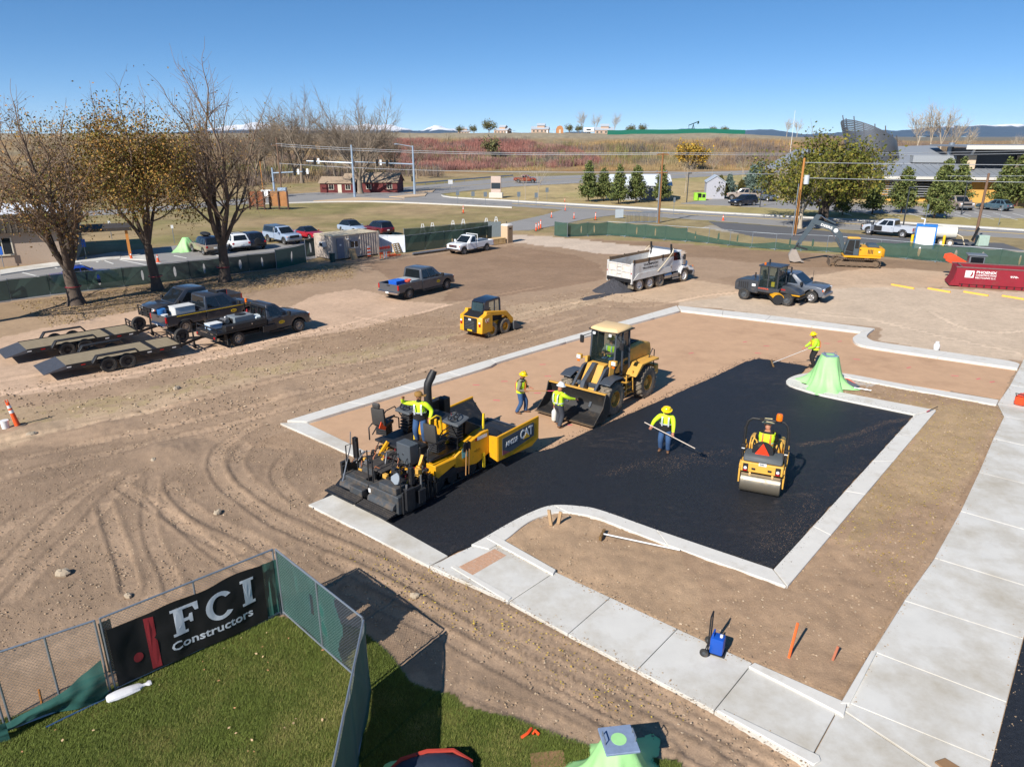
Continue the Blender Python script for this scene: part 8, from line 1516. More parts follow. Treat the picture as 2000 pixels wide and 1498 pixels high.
# white A-shaped field markers
def aframe(px, py, lb):
 t = thing('field_marker', lb, 'marker board', G(px, py), R(20), 'white A shaped markers in the field'); t.scale = (.8,)*3; mb = MB(); h = 1.45
 for s in (-1, 1): mb.prism([(s*.5, 0), (s*.36, 0), (s*.03, h), (s*.14, h)], -.03, .03)
 mb.build('leg_pair', WHT, t); bx(t, 'crossbar', WHT, -.36, .36, -.035, .035, .42, .56, 0); bx(t, 'crossbar', WHT, -.2, .2, -.034, .034, .85, .98, 0)
for k, (x, y) in enumerate(((826,456),(845,453.5),(885,449),(905,446),(950,444),(969,441))): aframe(x, y, 'white A shaped marker in the field, %s of the six' % ['first from left', 'second from left', 'third from left', 'third from right', 'second from right', 'first from right'][k])
# ---------------------------------------------------------------- container office and its clutter
def office():
 a = R(46); p = G(652,510); t = thing('site_office', 'weathered grey shipping container office with door and window', 'container office', p, a); M_ = mat('container_paint', S(186, 172, 158), rough=.6, var=.1, scale=2., dirt=S(150, 120, 96), dirt_amt=.2, dscale=1.5); L, Wd, H = 5.2, 3.0, 2.3; ds = mat('office_door', S(112, 116, 128), rough=.5)
 # corrugated long side facing the site: y=0; end at x=0
 def corr(n, w, ax, m, nm, skip=()):
  for k in range(n):
   x0 = w*k; 
   if any(s0 <= x0+w/2 <= s1 for s0, s1 in skip): continue
   if ax == 'y': mb = MB(); mb.prism([(x0, 0), (x0+w*.25, -.07), (x0+w*.6, -.07), (x0+w*.85, 0)], .15, H-.1, 'z'); mb.build(nm, m, t, smooth=0)
   else: mb = MB(); mb.prism([(0, x0), (-.06, x0+w*.25), (-.06, x0+w*.6), (0, x0+w*.85)], .15, H-.1, 'z'); mb.build(nm, m, t, smooth=0)
 bx(t, 'shell', M_, 0, L, 0, Wd, .1, H-.05, .01); corr(19, L/19, 'y', M_, 'corrugation', ((.3, 1.3), (1.9, 3.0))); corr(10, Wd/10, 'x', M_, 'corrugation')
 for x in (0, L): bx(t, 'corner_post', M_, x-.08, x+.08, -.09, .06, 0, H); bx(t, 'corner_post', M_, x-.08, x+.08, Wd-.06, Wd+.09, 0, H)
 bx(t, 'roof', mat('container_roof', S(206, 190, 160), rough=.7, var=.1), -.05, L+.05, -.07, Wd+.07, H-.06, H+.02, .01); bx(t, 'door', ds, .42, 1.2, -.1, -.02, .15, 2.05, .01); bx(t, 'door_sign', WHT, .7, .9, -.106, -.101, 1.35, 1.5, 0)
 w = bx(t, 'window', GLS, 2.0, 2.75, -.09, -.03, 1.05, 1.6, 0); bx(w, 'frame', WHT, 2.35, 2.4, -.1, -.09, 1.05, 1.6, 0); bx(w, 'sill', WHT, 1.95, 2.8, -.11, -.03, .99, 1.05, 0); bx(w, 'head', ds, 1.95, 2.8, -.1, -.03, 1.62, 1.95, 0)
 ac = bx(t, 'air_conditioner', WHT, -.5, -.06, .9, 1.6, 1.25, 1.7, .02); bx(ac, 'grille', INT, -.515, -.5, .98, 1.5, 1.32, 1.62, 0); bx(t, 'lamp', WHT, 1.55, 1.75, -.2, -.06, 1.85, 1.95)
 d = Vector((math.cos(a), math.sin(a), 0)); nn = Vector((-d.y, d.x, 0)); Q = lambda x, y, z=0.: p+d*x+nn*y+Vector((0, 0, z))
 o = MB(); o.box(-.35, .35, 0, .03, 0, 1.1, Matrix.Rotation(R(-22), 4, 'X')); o = o.build('plywood_sheet', mat('plywood_pale', S(170, 142, 104), rough=.8, var=.15)); o.location = Q(1.95, -.6); o.rotation_euler = (0, 0, a); tag(o, 'tan plywood sheet leaning on the container office', 'plywood')
 t2 = thing('striped_barricade', 'orange and white striped barricade panel by the container office', 'barricade', Q(3.5, -.8), a)
 for k in range(6): bx(t2, 'stripe', CO if k % 2 == 0 else WHT, -.16, .16, -.02, .02, .1+k*.17, .27+k*.17, 0)
 bx(t2, 'base', RUB, -.3, .3, -.2, .2, 0, .08)
 t3 = thing('barricade_stack', 'stack of folded orange barricades on the soil by the fence', 'barricade', Q(4.6, -1.6), a)
 for k in range(4): bx(t3, 'leg', CO, -.6+k*.35, -.52+k*.35, -.3, -.24, 0, 1.1)
 for z, m_ in ((.85, mat('board_red', S(180, 60, 50))), (.6, STEEL), (.35, CO)): bx(t3, 'board', m_, -.65, .65, -.32, -.28, z, z+.2, 0)
 for k in range(2): bx(t3, 'white_leg', WHT, -.25+k*.25, -.12+k*.25, -.42, -.38, 0, .6, 0)
 bx(t3, 'flat_board', CO, .7, 1.9, -.3, -.1, .02, .1, 0); bx(t3, 'flat_board', CO, .5, 1.7, .2, .4, .02, .12, 0)
 mb = MB(); mb.lathe([(.22, 0), (.28, .8), (.3, .82), (.26, .8)], 14); o = mb.build('trash_bin', mat('bin_green', S(34, 70, 66), rough=.6)); o.location = Q(-.45, -.5); tag(o, 'dark green trash bin at the corner of the container office', 'bin')
 pk_ = thing('pallet', 'wooden pallet leaning on the green fence', 'pallet', G(779,496), R(60)); wd = mat('pallet_wood', S(180, 152, 108), rough=.85, var=.15)
 for k in range(6): mb = MB(); mb.box(-.5, .5, -.02, .02, .02+k*.19, .14+k*.19, Matrix.Rotation(R(-20), 4, 'X')); mb.build('slat', wd, pk_)
 for x in (-.45, 0, .45): mb = MB(); mb.box(x-.04, x+.04, .02, .11, 0, 1.1, Matrix.Rotation(R(-20), 4, 'X')); mb.build('stringer', wd, pk_)
 for k in range(4): o = cy(None, 'pipe', GALV, G(806,497-k*.6, .1+.12*(k > 1)), G(880,487-k*.6, .1+.12*(k > 1)), .07, n=8); tag(o, 'long grey pipe by the fence beside the white pickup, %s' % ['front lower', 'rear lower', 'front upper', 'rear upper'][k], 'pipe', 'pipes laid along the fence')
office()
t = thing('portable_toilet', 'tan portable toilet at the driveway gate', 'portable toilet', G(990,474), R(50)); PT = mat('toilet_tan', S(196, 170, 140), rough=.6); bx(t, 'cabin', PT, -.48, .48, -.48, .48, 0, 1.85, .03); mb = MB(); mb.loft([[(-.5, -.5, 1.85), (.5, -.5, 1.85), (.5, .5, 1.85), (-.5, .5, 1.85)], [(-.42, -.42, 2.05), (.42, -.42, 2.05), (.42, .42, 2.05), (-.42, .42, 2.05)]]); mb.build('roof', mat('toilet_roof', S(214, 206, 196), rough=.6), t, bevel=.03); bx(t, 'door', mat('toilet_door', S(158, 130, 100), rough=.6), -.36, .36, -.5, -.48, .1, 1.75, .01); bx(t, 'vent', INT, -.2, .2, -.506, -.5, 1.5, 1.62, 0); cy(t, 'vent_pipe', BLK, (.3, .3, 1.9), (.3, .3, 2.25), .04)
t = thing('wooden_crate', 'pale wooden crate between the white pickup and the toilet', 'crate', G(971,477), R(45)); wd = mat('crate_wood', S(198, 166, 116), rough=.8, var=.12)
for k in range(5): bx(t, 'slat', wd, -.9+k*.37, -.6+k*.37, -.42, -.39, 0, .6, 0); bx(t, 'slat', wd, -.9+k*.37, -.6+k*.37, .39, .42, 0, .6, 0)
bx(t, 'lid', wd, -.93, .93, -.43, .43, .6, .64, 0); bx(t, 'rail', wd, -.93, .93, -.46, -.42, .05, .15, 0)
o = bx(None, 'mesh_screen', mat('grey_mesh', S(110, 120, 124), rough=.7, var=.2), -.75, .75, -.02, .02, 0, 1.75, 0); o.location = G(966,463); o.rotation_euler = (0, 0, R(10)); tag(o, 'grey mesh panel standing left of the portable toilet', 'screen')
# yellow wheel stops
for k, (a, b) in enumerate((((1741,557),(1785,565)),((1812,564.5),(1856,572)),((1882,571),(1930,579)),((1957,579),(2012,588)))):
 p, q = G(*a), G(*b); mb = MB(); d = (q-p).length; mb.prism([(-.09, 0), (.09, 0), (.05, .12), (-.05, .12)], 0, d, 'y'); o = mb.build('wheel_stop', mat('wheel_stop_yellow', S(226, 176, 74), rough=.8, var=.1), bevel=.01); o.location = p; o.rotation_euler = (0, 0, math.atan2((q-p).y, (q-p).x)-math.pi/2); tag(o, 'yellow concrete wheel stop, %s' % ['left end of the row', 'second from the left', 'third, in front of the dumpster end', 'at the right edge'][k], 'wheel stop', 'yellow wheel stops')
# ---------------------------------------------------------------- buildings and street things beyond the site
RDW = mat('red_siding', S(104, 44, 42), rough=.8, var=.12, scale=2.); SHG = mat('weathered_shingle', S(158, 138, 116), rough=.9, var=.2, scale=1.5, dirt=S(110, 92, 76), dirt_amt=.3, dscale=.8); TRM = mat('trim_cream', S(205, 195, 175), rough=.7)
def gable(t, x0, x1, y0, y1, h, rh, wall, roof, ov=.35, name='wall'):
 """gabled block, ridge along x"""
 ym = (y0+y1)/2; pr(t, name, wall, [(y0, 0), (y1, 0), (y1, h), (ym, h+rh), (y0, h)], x0, x1, 0, 'x'); k = rh/(ym-y0)
 for s in (0, 1):
  ya, yb = (y0-ov, ym) if s == 0 else (y1+ov, ym); za = h-ov*k+.03; mb = MB(); mb.add([(x0-ov, ya, za), (x1+ov, ya, za), (x1+ov, yb, h+rh+.03), (x0-ov, yb, h+rh+.03), (x0-ov, ya, za+.14), (x1+ov, ya, za+.14), (x1+ov, yb, h+rh+.17), (x0-ov, yb, h+rh+.17)], [(3, 2, 1, 0), (4, 5, 6, 7), (0, 1, 5, 4), (1, 2, 6, 5), (2, 3, 7, 6), (3, 0, 4, 7)]); mb.build('roof', roof, t)
def win(t, x, z, y, w=1.2, h=1.1, m=GLS):
 o = bx(t, 'window', m, x-w/2, x+w/2, y-.04, y+.02, z, z+h, 0)
 for (a, b, c, d) in ((x-w/2-.1, x-w/2, z-.1, z+h+.1), (x+w/2, x+w/2+.1, z-.1, z+h+.1), (x-.04, x+.04, z, z+h)): bx(o, 'frame', TRM, a, b, y-.07, y, c, d, 0)
 bx(o, 'sill', TRM, x-w/2-.1, x+w/2+.1, y-.1, y, z-.12, z, 0)
p = G(626,377); t = thing('ranch_house', 'derelict red ranch house with patchy tan shingle roof', 'house', p, R(-4)); t.scale = (.8,)*3
gable(t, 0, 9.0, 0, 6, 2.5, 1.3, RDW, SHG); gable(t, 9.3, 20, 1.5, 9, 2.7, 2.0, RDW, SHG); gable(t, 5, 11, 5, 9, 3.2, 1.2, RDW, SHG)
for x in (3.0, 7.4): win(t, x, .9, -.01)
win(t, 12.5, 1.0, 1.49); win(t, 18, 1.0, 1.49); bx(t, 'door', TRM, 4.7, 5.7, -.06, .0, 0, 2.1, 0)
for k in range(8): bx(t, 'siding_board', RDW, .02, 8.98, -.02, 0, .25+k*.28, .27+k*.28, 0)
# low building on the left behind the fence
p = G(150,512); t = thing('low_building', 'low tan building with dark fascia and white roof behind the left elms', 'building', p, R(27)); STU = mat('stucco_tan', S(168, 148, 130), rough=.9, var=.08)
bx(t, 'wall', STU, -22, 0, 0, 12, 0, 3.0, 0); bx(t, 'fascia', mat('brown_fascia', S(62, 54, 46), rough=.8, var=.15), -22.5, .5, -.6, 12.5, 3.0, 4.6, 0); bx(t, 'roof', mat('membrane_white', S(225, 226, 230), rough=.8, var=.04), -22.2, .2, -.3, 12.2, 4.6, 4.68, 0)
for k in range(24): bx(t, 'fascia_batten', mat('brown_batten', S(96, 86, 74), rough=.8), -11+k*.46, -10.88+k*.46, -.64, -.6, 3.05, 4.55, 0)
for x in (-5.5, -9.5): win(t, x, 1.1, -.01, 1.4, 1.4)
bx(t, 'canopy', mat('brown_fascia', (0,)*3), .5, 5.0, .5, 5, 2.6, 2.9, 0); bx(t, 'canopy_post', mat('stake_wood', (0,)*3), 4.4, 4.65, .7, .95, 0, 2.6, 0); bx(t, 'roof_unit', WHT, -9, -7.5, 3, 4.2, 4.68, 5.4)
SGN = mat('sign_blue', S(40, 100, 190), rough=.5); SGG = mat('sign_grey', S(120, 130, 138), rough=.5)
def signpost(lb, px, py, h, w, hh, m, post=GALV):
 t = thing('sign_post', lb, 'sign', G(px, py), R(20)); cy(t, 'post', post, (0, 0, 0), (0, 0, h), .035, n=6); bx(t, 'plate', m, -w/2, w/2, -.05, -.03, h-hh, h, 0); return t
for k, (px, py) in enumerate(((8,523),(64,516),(169,506),(111,512))): signpost('blue accessible parking sign, %s' % ['at the left edge', 'second from the left', 'right of the leftmost elm', 'just left of the leftmost elm trunk'][k], px, py, 1.9, .35, .75, SGN)
for k, (px, py, h) in enumerate(((158,440,2.),(219,468,2.1),(341,476,2.)) ): signpost('thin post with white plate in the left field, %s' % ['far', 'middle', 'near the green tarp'][k], px, py, h, .25, .35, WHT)
for k, (px, py) in enumerate(((894,398),(924,400),(1013,401),(1047,403),(948,401),(1068,391))): signpost('grey backed road sign, number %s from the left along the road' % ['one', 'three', 'four', 'five', 'two', 'six'][k], px, py, 2.2, .6, .8, SGG)
for k, (px, py) in enumerate(((1315,421),(1806,438),(1213,398),(1950,440))): signpost('road sign seen edge-on %s' % ['right of the utility pole', 'above the blue kiosk', 'in front of the pines', 'beside the right court'][k], px, py, 2.6, .35, .7, SGG)
signpost('square white sign beyond the junction', 880, 372, 2.2, 1., .9, WHT); signpost('white notice board beside the driveway', 1209, 427, 1.3, 1.3, 1.2, mat('notice_white', S(190, 200, 206), rough=.6))
tarp('tarp_covered_base', 'lime green tarp mound in the left parking court', G(366,490), .95, .3, 1.35, 8., plate=False)
# brown sign boards in the field
for k, (px, py, w, lb) in enumerate(((503,410,2.6,'rusty brown shaped sign seen from behind in the field'),(546,409.5,3.2,'rusty flat sign panel on three posts in the field'))):
 t = thing('monument_sign', lb, 'sign', G(px, py), R(-12)); rs_ = mat('rust_steel', S(128, 74, 44), rough=.85, var=.3, scale=1.5)
 for x in (-w/2, 0, w/2): bx(t, 'post', mat('dark_rust', S(70, 46, 40), rough=.8), x-.1, x+.1, -.1, .1, 0, 2.9, 0)
 pr(t, 'panel', rs_ if k == 0 else mat('rust_panel', S(160, 110, 66), rough=.8, var=.35, scale=1.), [(-w/2, .5), (w/2, .5), (w/2+.2*(1-k), 1.6), (w/2, 2.7), (w/4, 2.9), (-w/2, 2.8), (-w/2-.2*(1-k), 1.4)], .11, .2, 0)
# signal masts
def mast(lb, px, py, h, arm_dir, arm_len, arm_z, lights, lamp=False):
 t = thing('traffic_signal', lb, 'traffic signal', G(px, py), 0); MG = mat('mast_grey', S(160, 178, 196), rough=.4, metal=.3); cy(t, 'mast', MG, (0, 0, 0), (0, 0, h), .24, .16, 10); d = Vector((math.cos(R(arm_dir)), math.sin(R(arm_dir)), .04)); b = Vector((0, 0, arm_z)); cy(t, 'arm', MG, b, b+d*arm_len, .13, .08, 8)
 for u in lights:
  c = b+d*arm_len*u; hd = bx(t, 'signal_head', BLKP, c.x-.22, c.x+.22, c.y-.25, c.y+.1, c.z-.65, c.z+.65, .03); bx(t, 'backplate', WHT if u > .5 else BLKP, c.x+.5, c.x+.9, c.y-.03, c.y, c.z-.45, c.z+.55, 0)
  for q in range(3): cy(hd, 'lens', INT, (c.x, c.y-.28, c.z+.4-q*.4), (c.x, c.y-.24, c.z+.4-q*.4), .15, n=10)
 if lamp: cy(t, 'lamp_arm', MG, (0, 0, h-.2), (-3, 0, h+.3), .07, .05); bx(t, 'lamp', MG, -3.6, -2.9, -.15, .15, h+.22, h+.36)
 bx(t, 'base_head', BLKP, -.5, -.25, -.2, .15, 2.6, 3.6)
mast('traffic signal with a long arm over the junction, middle one', 693, 385, 9.6, 175, 9, 6.3, (.82,)); mast('traffic signal with street lamp and arm reaching left, right one', 810, 381, 9.4, 183, 11.5, 5.9, (.45, .62), True); mast('shorter traffic signal standing by the cabinets, left one', 537, 384, 5.4, 8, 7, 4.4, (.6, .85))
t = thing('signal_cabinet', 'white and teal signal cabinets beside the left signal', 'cabinet', G(545,385)); bx(t, 'cabinet', WHT, -3.4, -1.6, 0, 1, 0, 1.3); bx(t, 'cabinet', mat('cab_blue', S(150, 170, 190)), -.2, 1.4, 0, 1, 0, 1.7)
t = thing('message_sign', 'roadside message sign with dark screen on a white base', 'sign', G(969,387), R(-10)); bx(t, 'base', mat('sign_base', S(200, 196, 186), rough=.8, var=.1), -1.3, 1.3, -.5, .5, 0, 1.0, .05); bx(t, 'cabinet', mat('sign_frame', S(190, 170, 158)), -.95, .95, -.2, .2, 1.0, 4.0, .02); bx(t, 'screen', mat('screen_black', S(40, 50, 58), rough=.4, var=.4, scale=9.), -.88, .88, -.23, -.2, 1.7, 2.8, 0)
# poles and wires
PW_ = mat('pole_wood', S(142, 98, 60), rough=.9, var=.25, scale=3.)
def upole(lb, px, py, h, arms=(), m=PW_, tank=False, guard=False, r=.16):
 t = thing('utility_pole', lb, 'utility pole', G(px, py)); cy(t, 'pole', m, (0, 0, 0), (0, 0, h), r, r*.75, 10)
 for z, w in arms: a = br(t, 'crossarm', m, (-w/2, 0, z), (w/2, 0, z), .12); [cy(a, 'insulator', SGG, (x, 0, z+.05), (x, 0, z+.3), .06) for x in (-w/2+.1, 0, w/2-.1)]
 if tank: cy(t, 'transformer', mat('transformer_grey', S(190, 196, 200), rough=.5), (.55, 0, h-2.9), (.55, 0, h-1.9), .3, n=14); bx(t, 'bracket', GALV, .1, .6, -.04, .04, h-2.3, h-2.2, 0)
 if guard: cy(t, 'conduit', GALV, (-.2, -.12, 0), (-.2, -.12, h*.7), .09, n=8)
upole('brown wood utility pole with crossarms and steel conduit before the pines', 1286, 436, 9.2, ((8.9, 1.6), (6.6, 1.5)), guard=True); upole('orange-brown wood pole with a grey transformer before the large olive tree', 1552, 460, 8.8, (), mat('pole_new', S(186, 126, 66), rough=.85, var=.1), True); upole('leaning dark wood pole right of the water kiosk', 1903, 474, 7.4, (), mat('pole_dark', S(118, 92, 74), rough=.9, var=.2)); upole('thin galvanised pole beside the transformer pole', 1547, 462, 6., (), GALV, r=.07); upole('dark double wood pole left of the red house', 551, 384, 11, ((9.5, 2.2),), mat('pole_dark', (0,)*3)); upole('thin orange marked pole at the left of the junction', 515, 382, 6.5, (), mat('pole_new', (0,)*3), r=.1)
for lb, px, py, h in (('dark light mast before the silver pickup', 1762, 452, 5.2), ('dark court light mast beside the beige pickup', 1877, 420, 4.6), ('dark court light mast by the lime kiosk', 1341, 396, 5.0), ('dark court light mast beyond the navy car', 1484, 405, 4.8)):
 t = thing('light_mast', lb, 'street lamp', G(px, py)); DKP = mat('mast_dark', S(54, 58, 64), rough=.5); cy(t, 'mast', DKP, (0, 0, 0), (0, 0, h), .09, .07, 8); bx(t, 'lamp_head', DKP, -.1, .55, -.15, .15, h-.05, h+.12, .02)
def wire(lb, a, b, sagz, grp='overhead wires'):
 pts = [Vector(a).lerp(Vector(b), u)-Vector((0, 0, sagz*4*u*(1-u))) for u in np.linspace(0, 1, 13)]; o = tb(None, 'overhead_wire', mat('wire_grey', S(176, 180, 186), rough=.5), pts, .03, 4); tag(o, lb, 'wire', grp)
A, B, C_ = G(1286,436), G(551,384), Vector((120, 110, 9.5))
for k, (z0, z1, z2, dy) in enumerate(((9.1, 9.8, 9.9, -.5), (8.9, 9.4, 9.6, .5), (6.7, 6.2, 6.0, 0))):
 wire('grey wire from the left pole to the crossarm pole, %s' % ['top', 'second', 'lowest'][k], B+Vector((0, dy, z1)), A+Vector((0, dy, z0)), .6); wire('grey wire from the crossarm pole to the right edge, %s' % ['top', 'second', 'lowest'][k], A+Vector((0, dy, z0)), Vector((112, 118, z2-.2*k)), .5)
wire('wire running right over the museum court, upper', G(1552,460, 0)+Vector((0, 0, 8.3)), Vector((110, 76, 8.6)), .3); wire('wire running right over the museum court, lower', G(1552,460, 0)+Vector((0, 0, 6.6)), Vector((110, 76, 6.4)), .3)
# water kiosk, bollards, tank trailer, box
t = thing('water_kiosk', 'white water fill kiosk with blue edges behind the fence', 'kiosk', G(1803,484), R(-30)); bx(t, 'cabin', mat('kiosk_white', S(216, 220, 226), rough=.5), -.9, .9, -.7, .7, 0, 2.25, .01); KB = mat('kiosk_blue', S(40, 120, 200), rough=.5)
for x in (-.9, .9):
 for y in (-.7, .7): bx(t, 'corner_trim', KB, x-.06, x+.06, y-.06, y+.06, 0, 2.3, 0)
bx(t, 'roof', KB, -.98, .98, -.78, .78, 2.25, 2.4, .02); tb(t, 'fill_spout', WHT, [(-.3, 0, 2.4), (-.3, 0, 2.95), (-.7, 0, 3.0)], .07)
for k, (px, py) in enumerate(((1779,481),(1841,482))): t = thing('bollard', 'yellow bollard %s the water kiosk' % ['left of', 'right of'][k], 'bollard', G(px, py), 0, 'yellow bollards'); cy(t, 'post', mat('bollard_yellow', S(240, 190, 30), rough=.5), (0, 0, 0), (0, 0, 1.15), .13, n=12); mb = MB(); mb.ball((0, 0, 1.15), .13, 12, 6, (1, 1, .6)); mb.build('cap', mat('bollard_yellow', (0,)*3), t)
t = thing('tank_trailer', 'trailer carrying a white poly tank right of the kiosk', 'trailer', G(1850,479), R(-25)); mb = MB(); mb.lathe([(.2, -1.1), (.62, -.95), (.66, 0), (.62, .95), (.2, 1.1)], 18, Matrix.Translation((-.3, 0, 1.35)) @ Matrix.Rotation(math.pi/2, 4, 'Y')); mb.build('tank', mat('tank_white', S(206, 204, 194), rough=.5, var=.1), t); bx(t, 'frame', DKM, -1.7, 1.9, -.7, .7, .5, .62); [wheel(t, x, s*.85, .36, .22, .55, 'white', RUBD) for x in (-.7, .1) for s in (-1, 1)]; br(t, 'ramp_gate', BLK, (2.2, 0, .6), (2.6, 0, 2.0), 1.3, .06); tb(t, 'hose', mat('cream_hose', (0,)*3), [(.5, -.5, 1.3), (1.2, -.6, 1.0), (1.5, -.6, .2)], .05)
t = thing('utility_box', 'pale green utility box beside the leaning pole', 'utility box', G(1916,480)); bx(t, 'cabinet', mat('box_green', S(170, 190, 176), rough=.6), -.55, .55, -.4, .4, 0, 1.1, .03); bx(t, 'door', mat('box_green', (0,)*3), -.5, .5, -.42, -.4, .08, 1.0, 0)
# lime kiosk, small shed, white barn behind pines
t = thing('lime_kiosk', 'lime green open kiosk at the court edge', 'kiosk', G(1366,391.5), R(-6)); t.scale = (.75,)*3; LG = mat('kiosk_lime', S(150, 205, 60), rough=.6); bx(t, 'box', LG, -1.4, 1.4, -.8, .8, 0, 1.8, .03); bx(t, 'opening', INT, -.5, .3, -.83, -.8, .7, 1.5, 0); bx(t, 'opening', INT, .5, 1.2, -.83, -.8, .7, 1.5, 0)
t = thing('grey_shed', 'small grey gabled shed beside the olive juniper', 'shed', G(1394,387), R(80)); gable(t, -2.2, 2.2, -1.7, 1.7, 3.0, 1.1, mat('shed_grey', S(170, 170, 178), rough=.7), mat('shed_roof', S(170, 178, 188), rough=.5), .15)
t = thing('white_barn', 'white sheet metal barn half hidden by the pines', 'barn', G(1243,396)+Vector((0, 5, 0)), R(-5)); bx(t, 'wall', mat('barn_white', S(196, 200, 208), rough=.6), -4.5, 7, 0, 9, 0, 2.6, 0); gable(t, -4.5, 7, 0, 9, 2.6, 1.6, mat('barn_white', (0,)*3), mat('barn_roof', S(205, 210, 216), rough=.5, var=.04), .2, 'gable_wall')
# guard rail
t = thing('guard_rail', 'grey guard rail along the far side of the highway', 'guard rail'); gp = [G(812+k*19, 363.3-k*1.62) for k in range(11)]
for p in gp: mb = MB(); mb.bar(p, p+Vector((0, 0, .75)), .12); mb.build('post', GALV, t)
for p, q in zip(gp[:-1], gp[1:]): mb = MB(); mb.bar(p+Vector((0, -.1, .62)), q+Vector((0, -.1, .62)), .06, .32); mb.build('rail', GALV, t)
# museum with its basket tower
p = G(1720,392.5); a = R(-12); t = thing('museum_building', 'long museum building with grey metal roofs, stone piers and ochre wall', 'museum', p, a); MR = mat('metal_roof', S(140, 145, 151), rough=.5, metal=.1, var=.05); STN = mat('stone_pier', S(200, 178, 150), rough=.9, var=.15, scale=2.); OCH = mat('ochre_wall', S(206, 160, 84), rough=.85, var=.06); LV = mat('louvre_grey', S(150, 154, 158), rough=.5); FSC = mat('fascia_white', S(206, 202, 194), rough=.6)
bx(t, 'wall', OCH, 0, 60, 0, 14, 0, 4.2, 0); bx(t, 'glazing', GLS, 1, 9, -.05, 0, .6, 3.9, 0); mb = MB(); mb.add([(-8, -2, 4.3), (26, -2, 4.3), (26, 9, 6.2), (-8, 9, 6.2), (-8, -2, 4.1), (26, -2, 4.1), (26, 9, 6.0), (-8, 9, 6.0)], [(0, 1, 2, 3), (7, 6, 5, 4), (0, 4, 5, 1), (1, 5, 6, 2), (3, 7, 4, 0)]); mb.build('lower_roof', MR, t)
for k in range(24): mb = MB(); mb.bar((-7+k*1.4, -1.95, 4.36), (-7+k*1.4, 8.9, 6.24), .08, .1); mb.build('roof_seam', MR, t)
bx(t, 'fascia', FSC, -8, 26, -2.15, -2.0, 3.95, 4.4, 0); bx(t, 'upper_block', mat('clerestory_dark', S(46, 50, 56), rough=.4), 16, 70, 6, 20, 4.2, 9.0, 0)
bx(t, 'upper_roof', MR, 13, 72, 1.5, 21, 9.3, 9.6, 0); bx(t, 'upper_fascia', FSC, 13, 72, 1.35, 1.5, 8.95, 9.65, 0)
for k in range(6):
 x = 15+k*8.6; bx(t, 'stone_pier', STN, x-.75, x+.75, 3.6, 5.2, 0 if k > 1 else 5.5, 7.9, .05); br(t, 'strut', FSC, (x, 4.2, 7.9), (x, 3.0, 9.2), .3)
 for q in range(4 if k else 0): bx(t, 'louvre', LV, x+.8, x+7.8, 4.1, 4.3, 5.6+q*.7, 5.75+q*.7, 0)
 if k > 2: 
  for q in range(5): bx(t, 'louvre', LV, x+.8, x+7.8, 4.1, 4.3, 1.6+q*.75, 1.75+q*.75, 0)
for q in range(7): bx(t, 'louvre', LV, -2, 8, -.6, -.4, .9+q*.42, 1.02+q*.42, 0)
mb = MB(); mb.add([(-20, 10, 5.2), (15, 10, 6.4), (15, 24, 9.4), (-12, 24, 8.6), (-20, 10, 4.9), (15, 10, 6.1), (15, 24, 9.1), (-12, 24, 8.3)], [(0, 1, 2, 3), (7, 6, 5, 4), (0, 4, 5, 1), (1, 5, 6, 2), (2, 6, 7, 3), (3, 7, 4, 0)]); mb.build('rear_roof', MR, t); bx(t, 'rear_wall', OCH, -11, 15, 11, 23.5, 0, 5.2, 0); bx(t, 'roof_unit', LV, 7, 14.5, 9.5, 11.5, 6.4, 7.7); cy(t, 'roof_vent', GALV, (14, 12, 6.5), (14, 12, 10), .5)
# tower: rings of slats on leaning posts
c = GD(1716, 325, 150); t = thing('basket_tower', 'silver basket shaped tower of horizontal slats with leaning posts', 'tower', Vector((c.x, 150, 0)), 0); SLT = mat('tower_slat', S(128, 128, 130), rough=.35, metal=.7, var=.2); nr = 34
for k in range(nr):
 u = k/(nr-1); z = 3.+u*9.2; r_ = 4.6+.7*u; pts = []
 for i in range(30):
  an = 2*math.pi*i/30; zz = z-(.0+u)*2.1*(math.cos(an-R(10))+.25)*1.15; pts.append((-3.*u+r_*math.cos(an), r_*math.sin(an), zz))
 mb = MB(); mb.loft([[(p_[0]*k2, p_[1]*k2, p_[2]+dz) for p_ in pts] for k2, dz in ((1., 0), (1.02, .02), (1.02, .25), (1., .25), (1., 0))], cap=False); mb.build('slat_ring', SLT, t, smooth=1.)
for i in range(16):
 an = 2*math.pi*i/16; b = Vector((4.5*math.cos(an), 4.5*math.sin(an), 2.)); e = Vector((-3.1+5.2*math.cos(an+.12), 5.2*math.sin(an+.12), 12.6-2.2*(math.cos(an)+.25)+(i*37 % 5)*.25)); cy(t, 'pole', mat('tower_pole', S(92, 84, 78), rough=.8), b, e, .13, .09, 6)
# mesa houses, fence and pump jack
def mhouse(lb, px, Y, sc, rz, wall=S(186, 158, 138)):
 t = thing('mesa_house', lb, 'house', atg(px, Y)-Vector((0, 0, .6)), rz); t.scale = (sc*.85,)*3; wm = mat('house_pink', wall, rough=.8, var=.05); rm = mat('house_metal_roof', S(172, 180, 188), rough=.45, var=.04)
 gable(t, -7, 5, -4, 4, 2.9, 1.7, wm, rm); gable(t, -3, 2.2, -2.2, 2.2, 5.4, 1.2, wm, rm, name='upper_wall'); [win(t, x, 1., -4.01) for x in (-5.2, -2.5, .5, 3)]; bx(t, 'garage_door', WHT, 3.8, 4.9, -4.05, -4., 0, 2.2, 0); bx(t, 'porch_roof', rm, 5.2, 9, -2, 3, 2.4, 2.6, 0); bx(t, 'porch_post', TRM, 8.7, 8.9, -1.9, -1.7, 0, 2.4, 0)
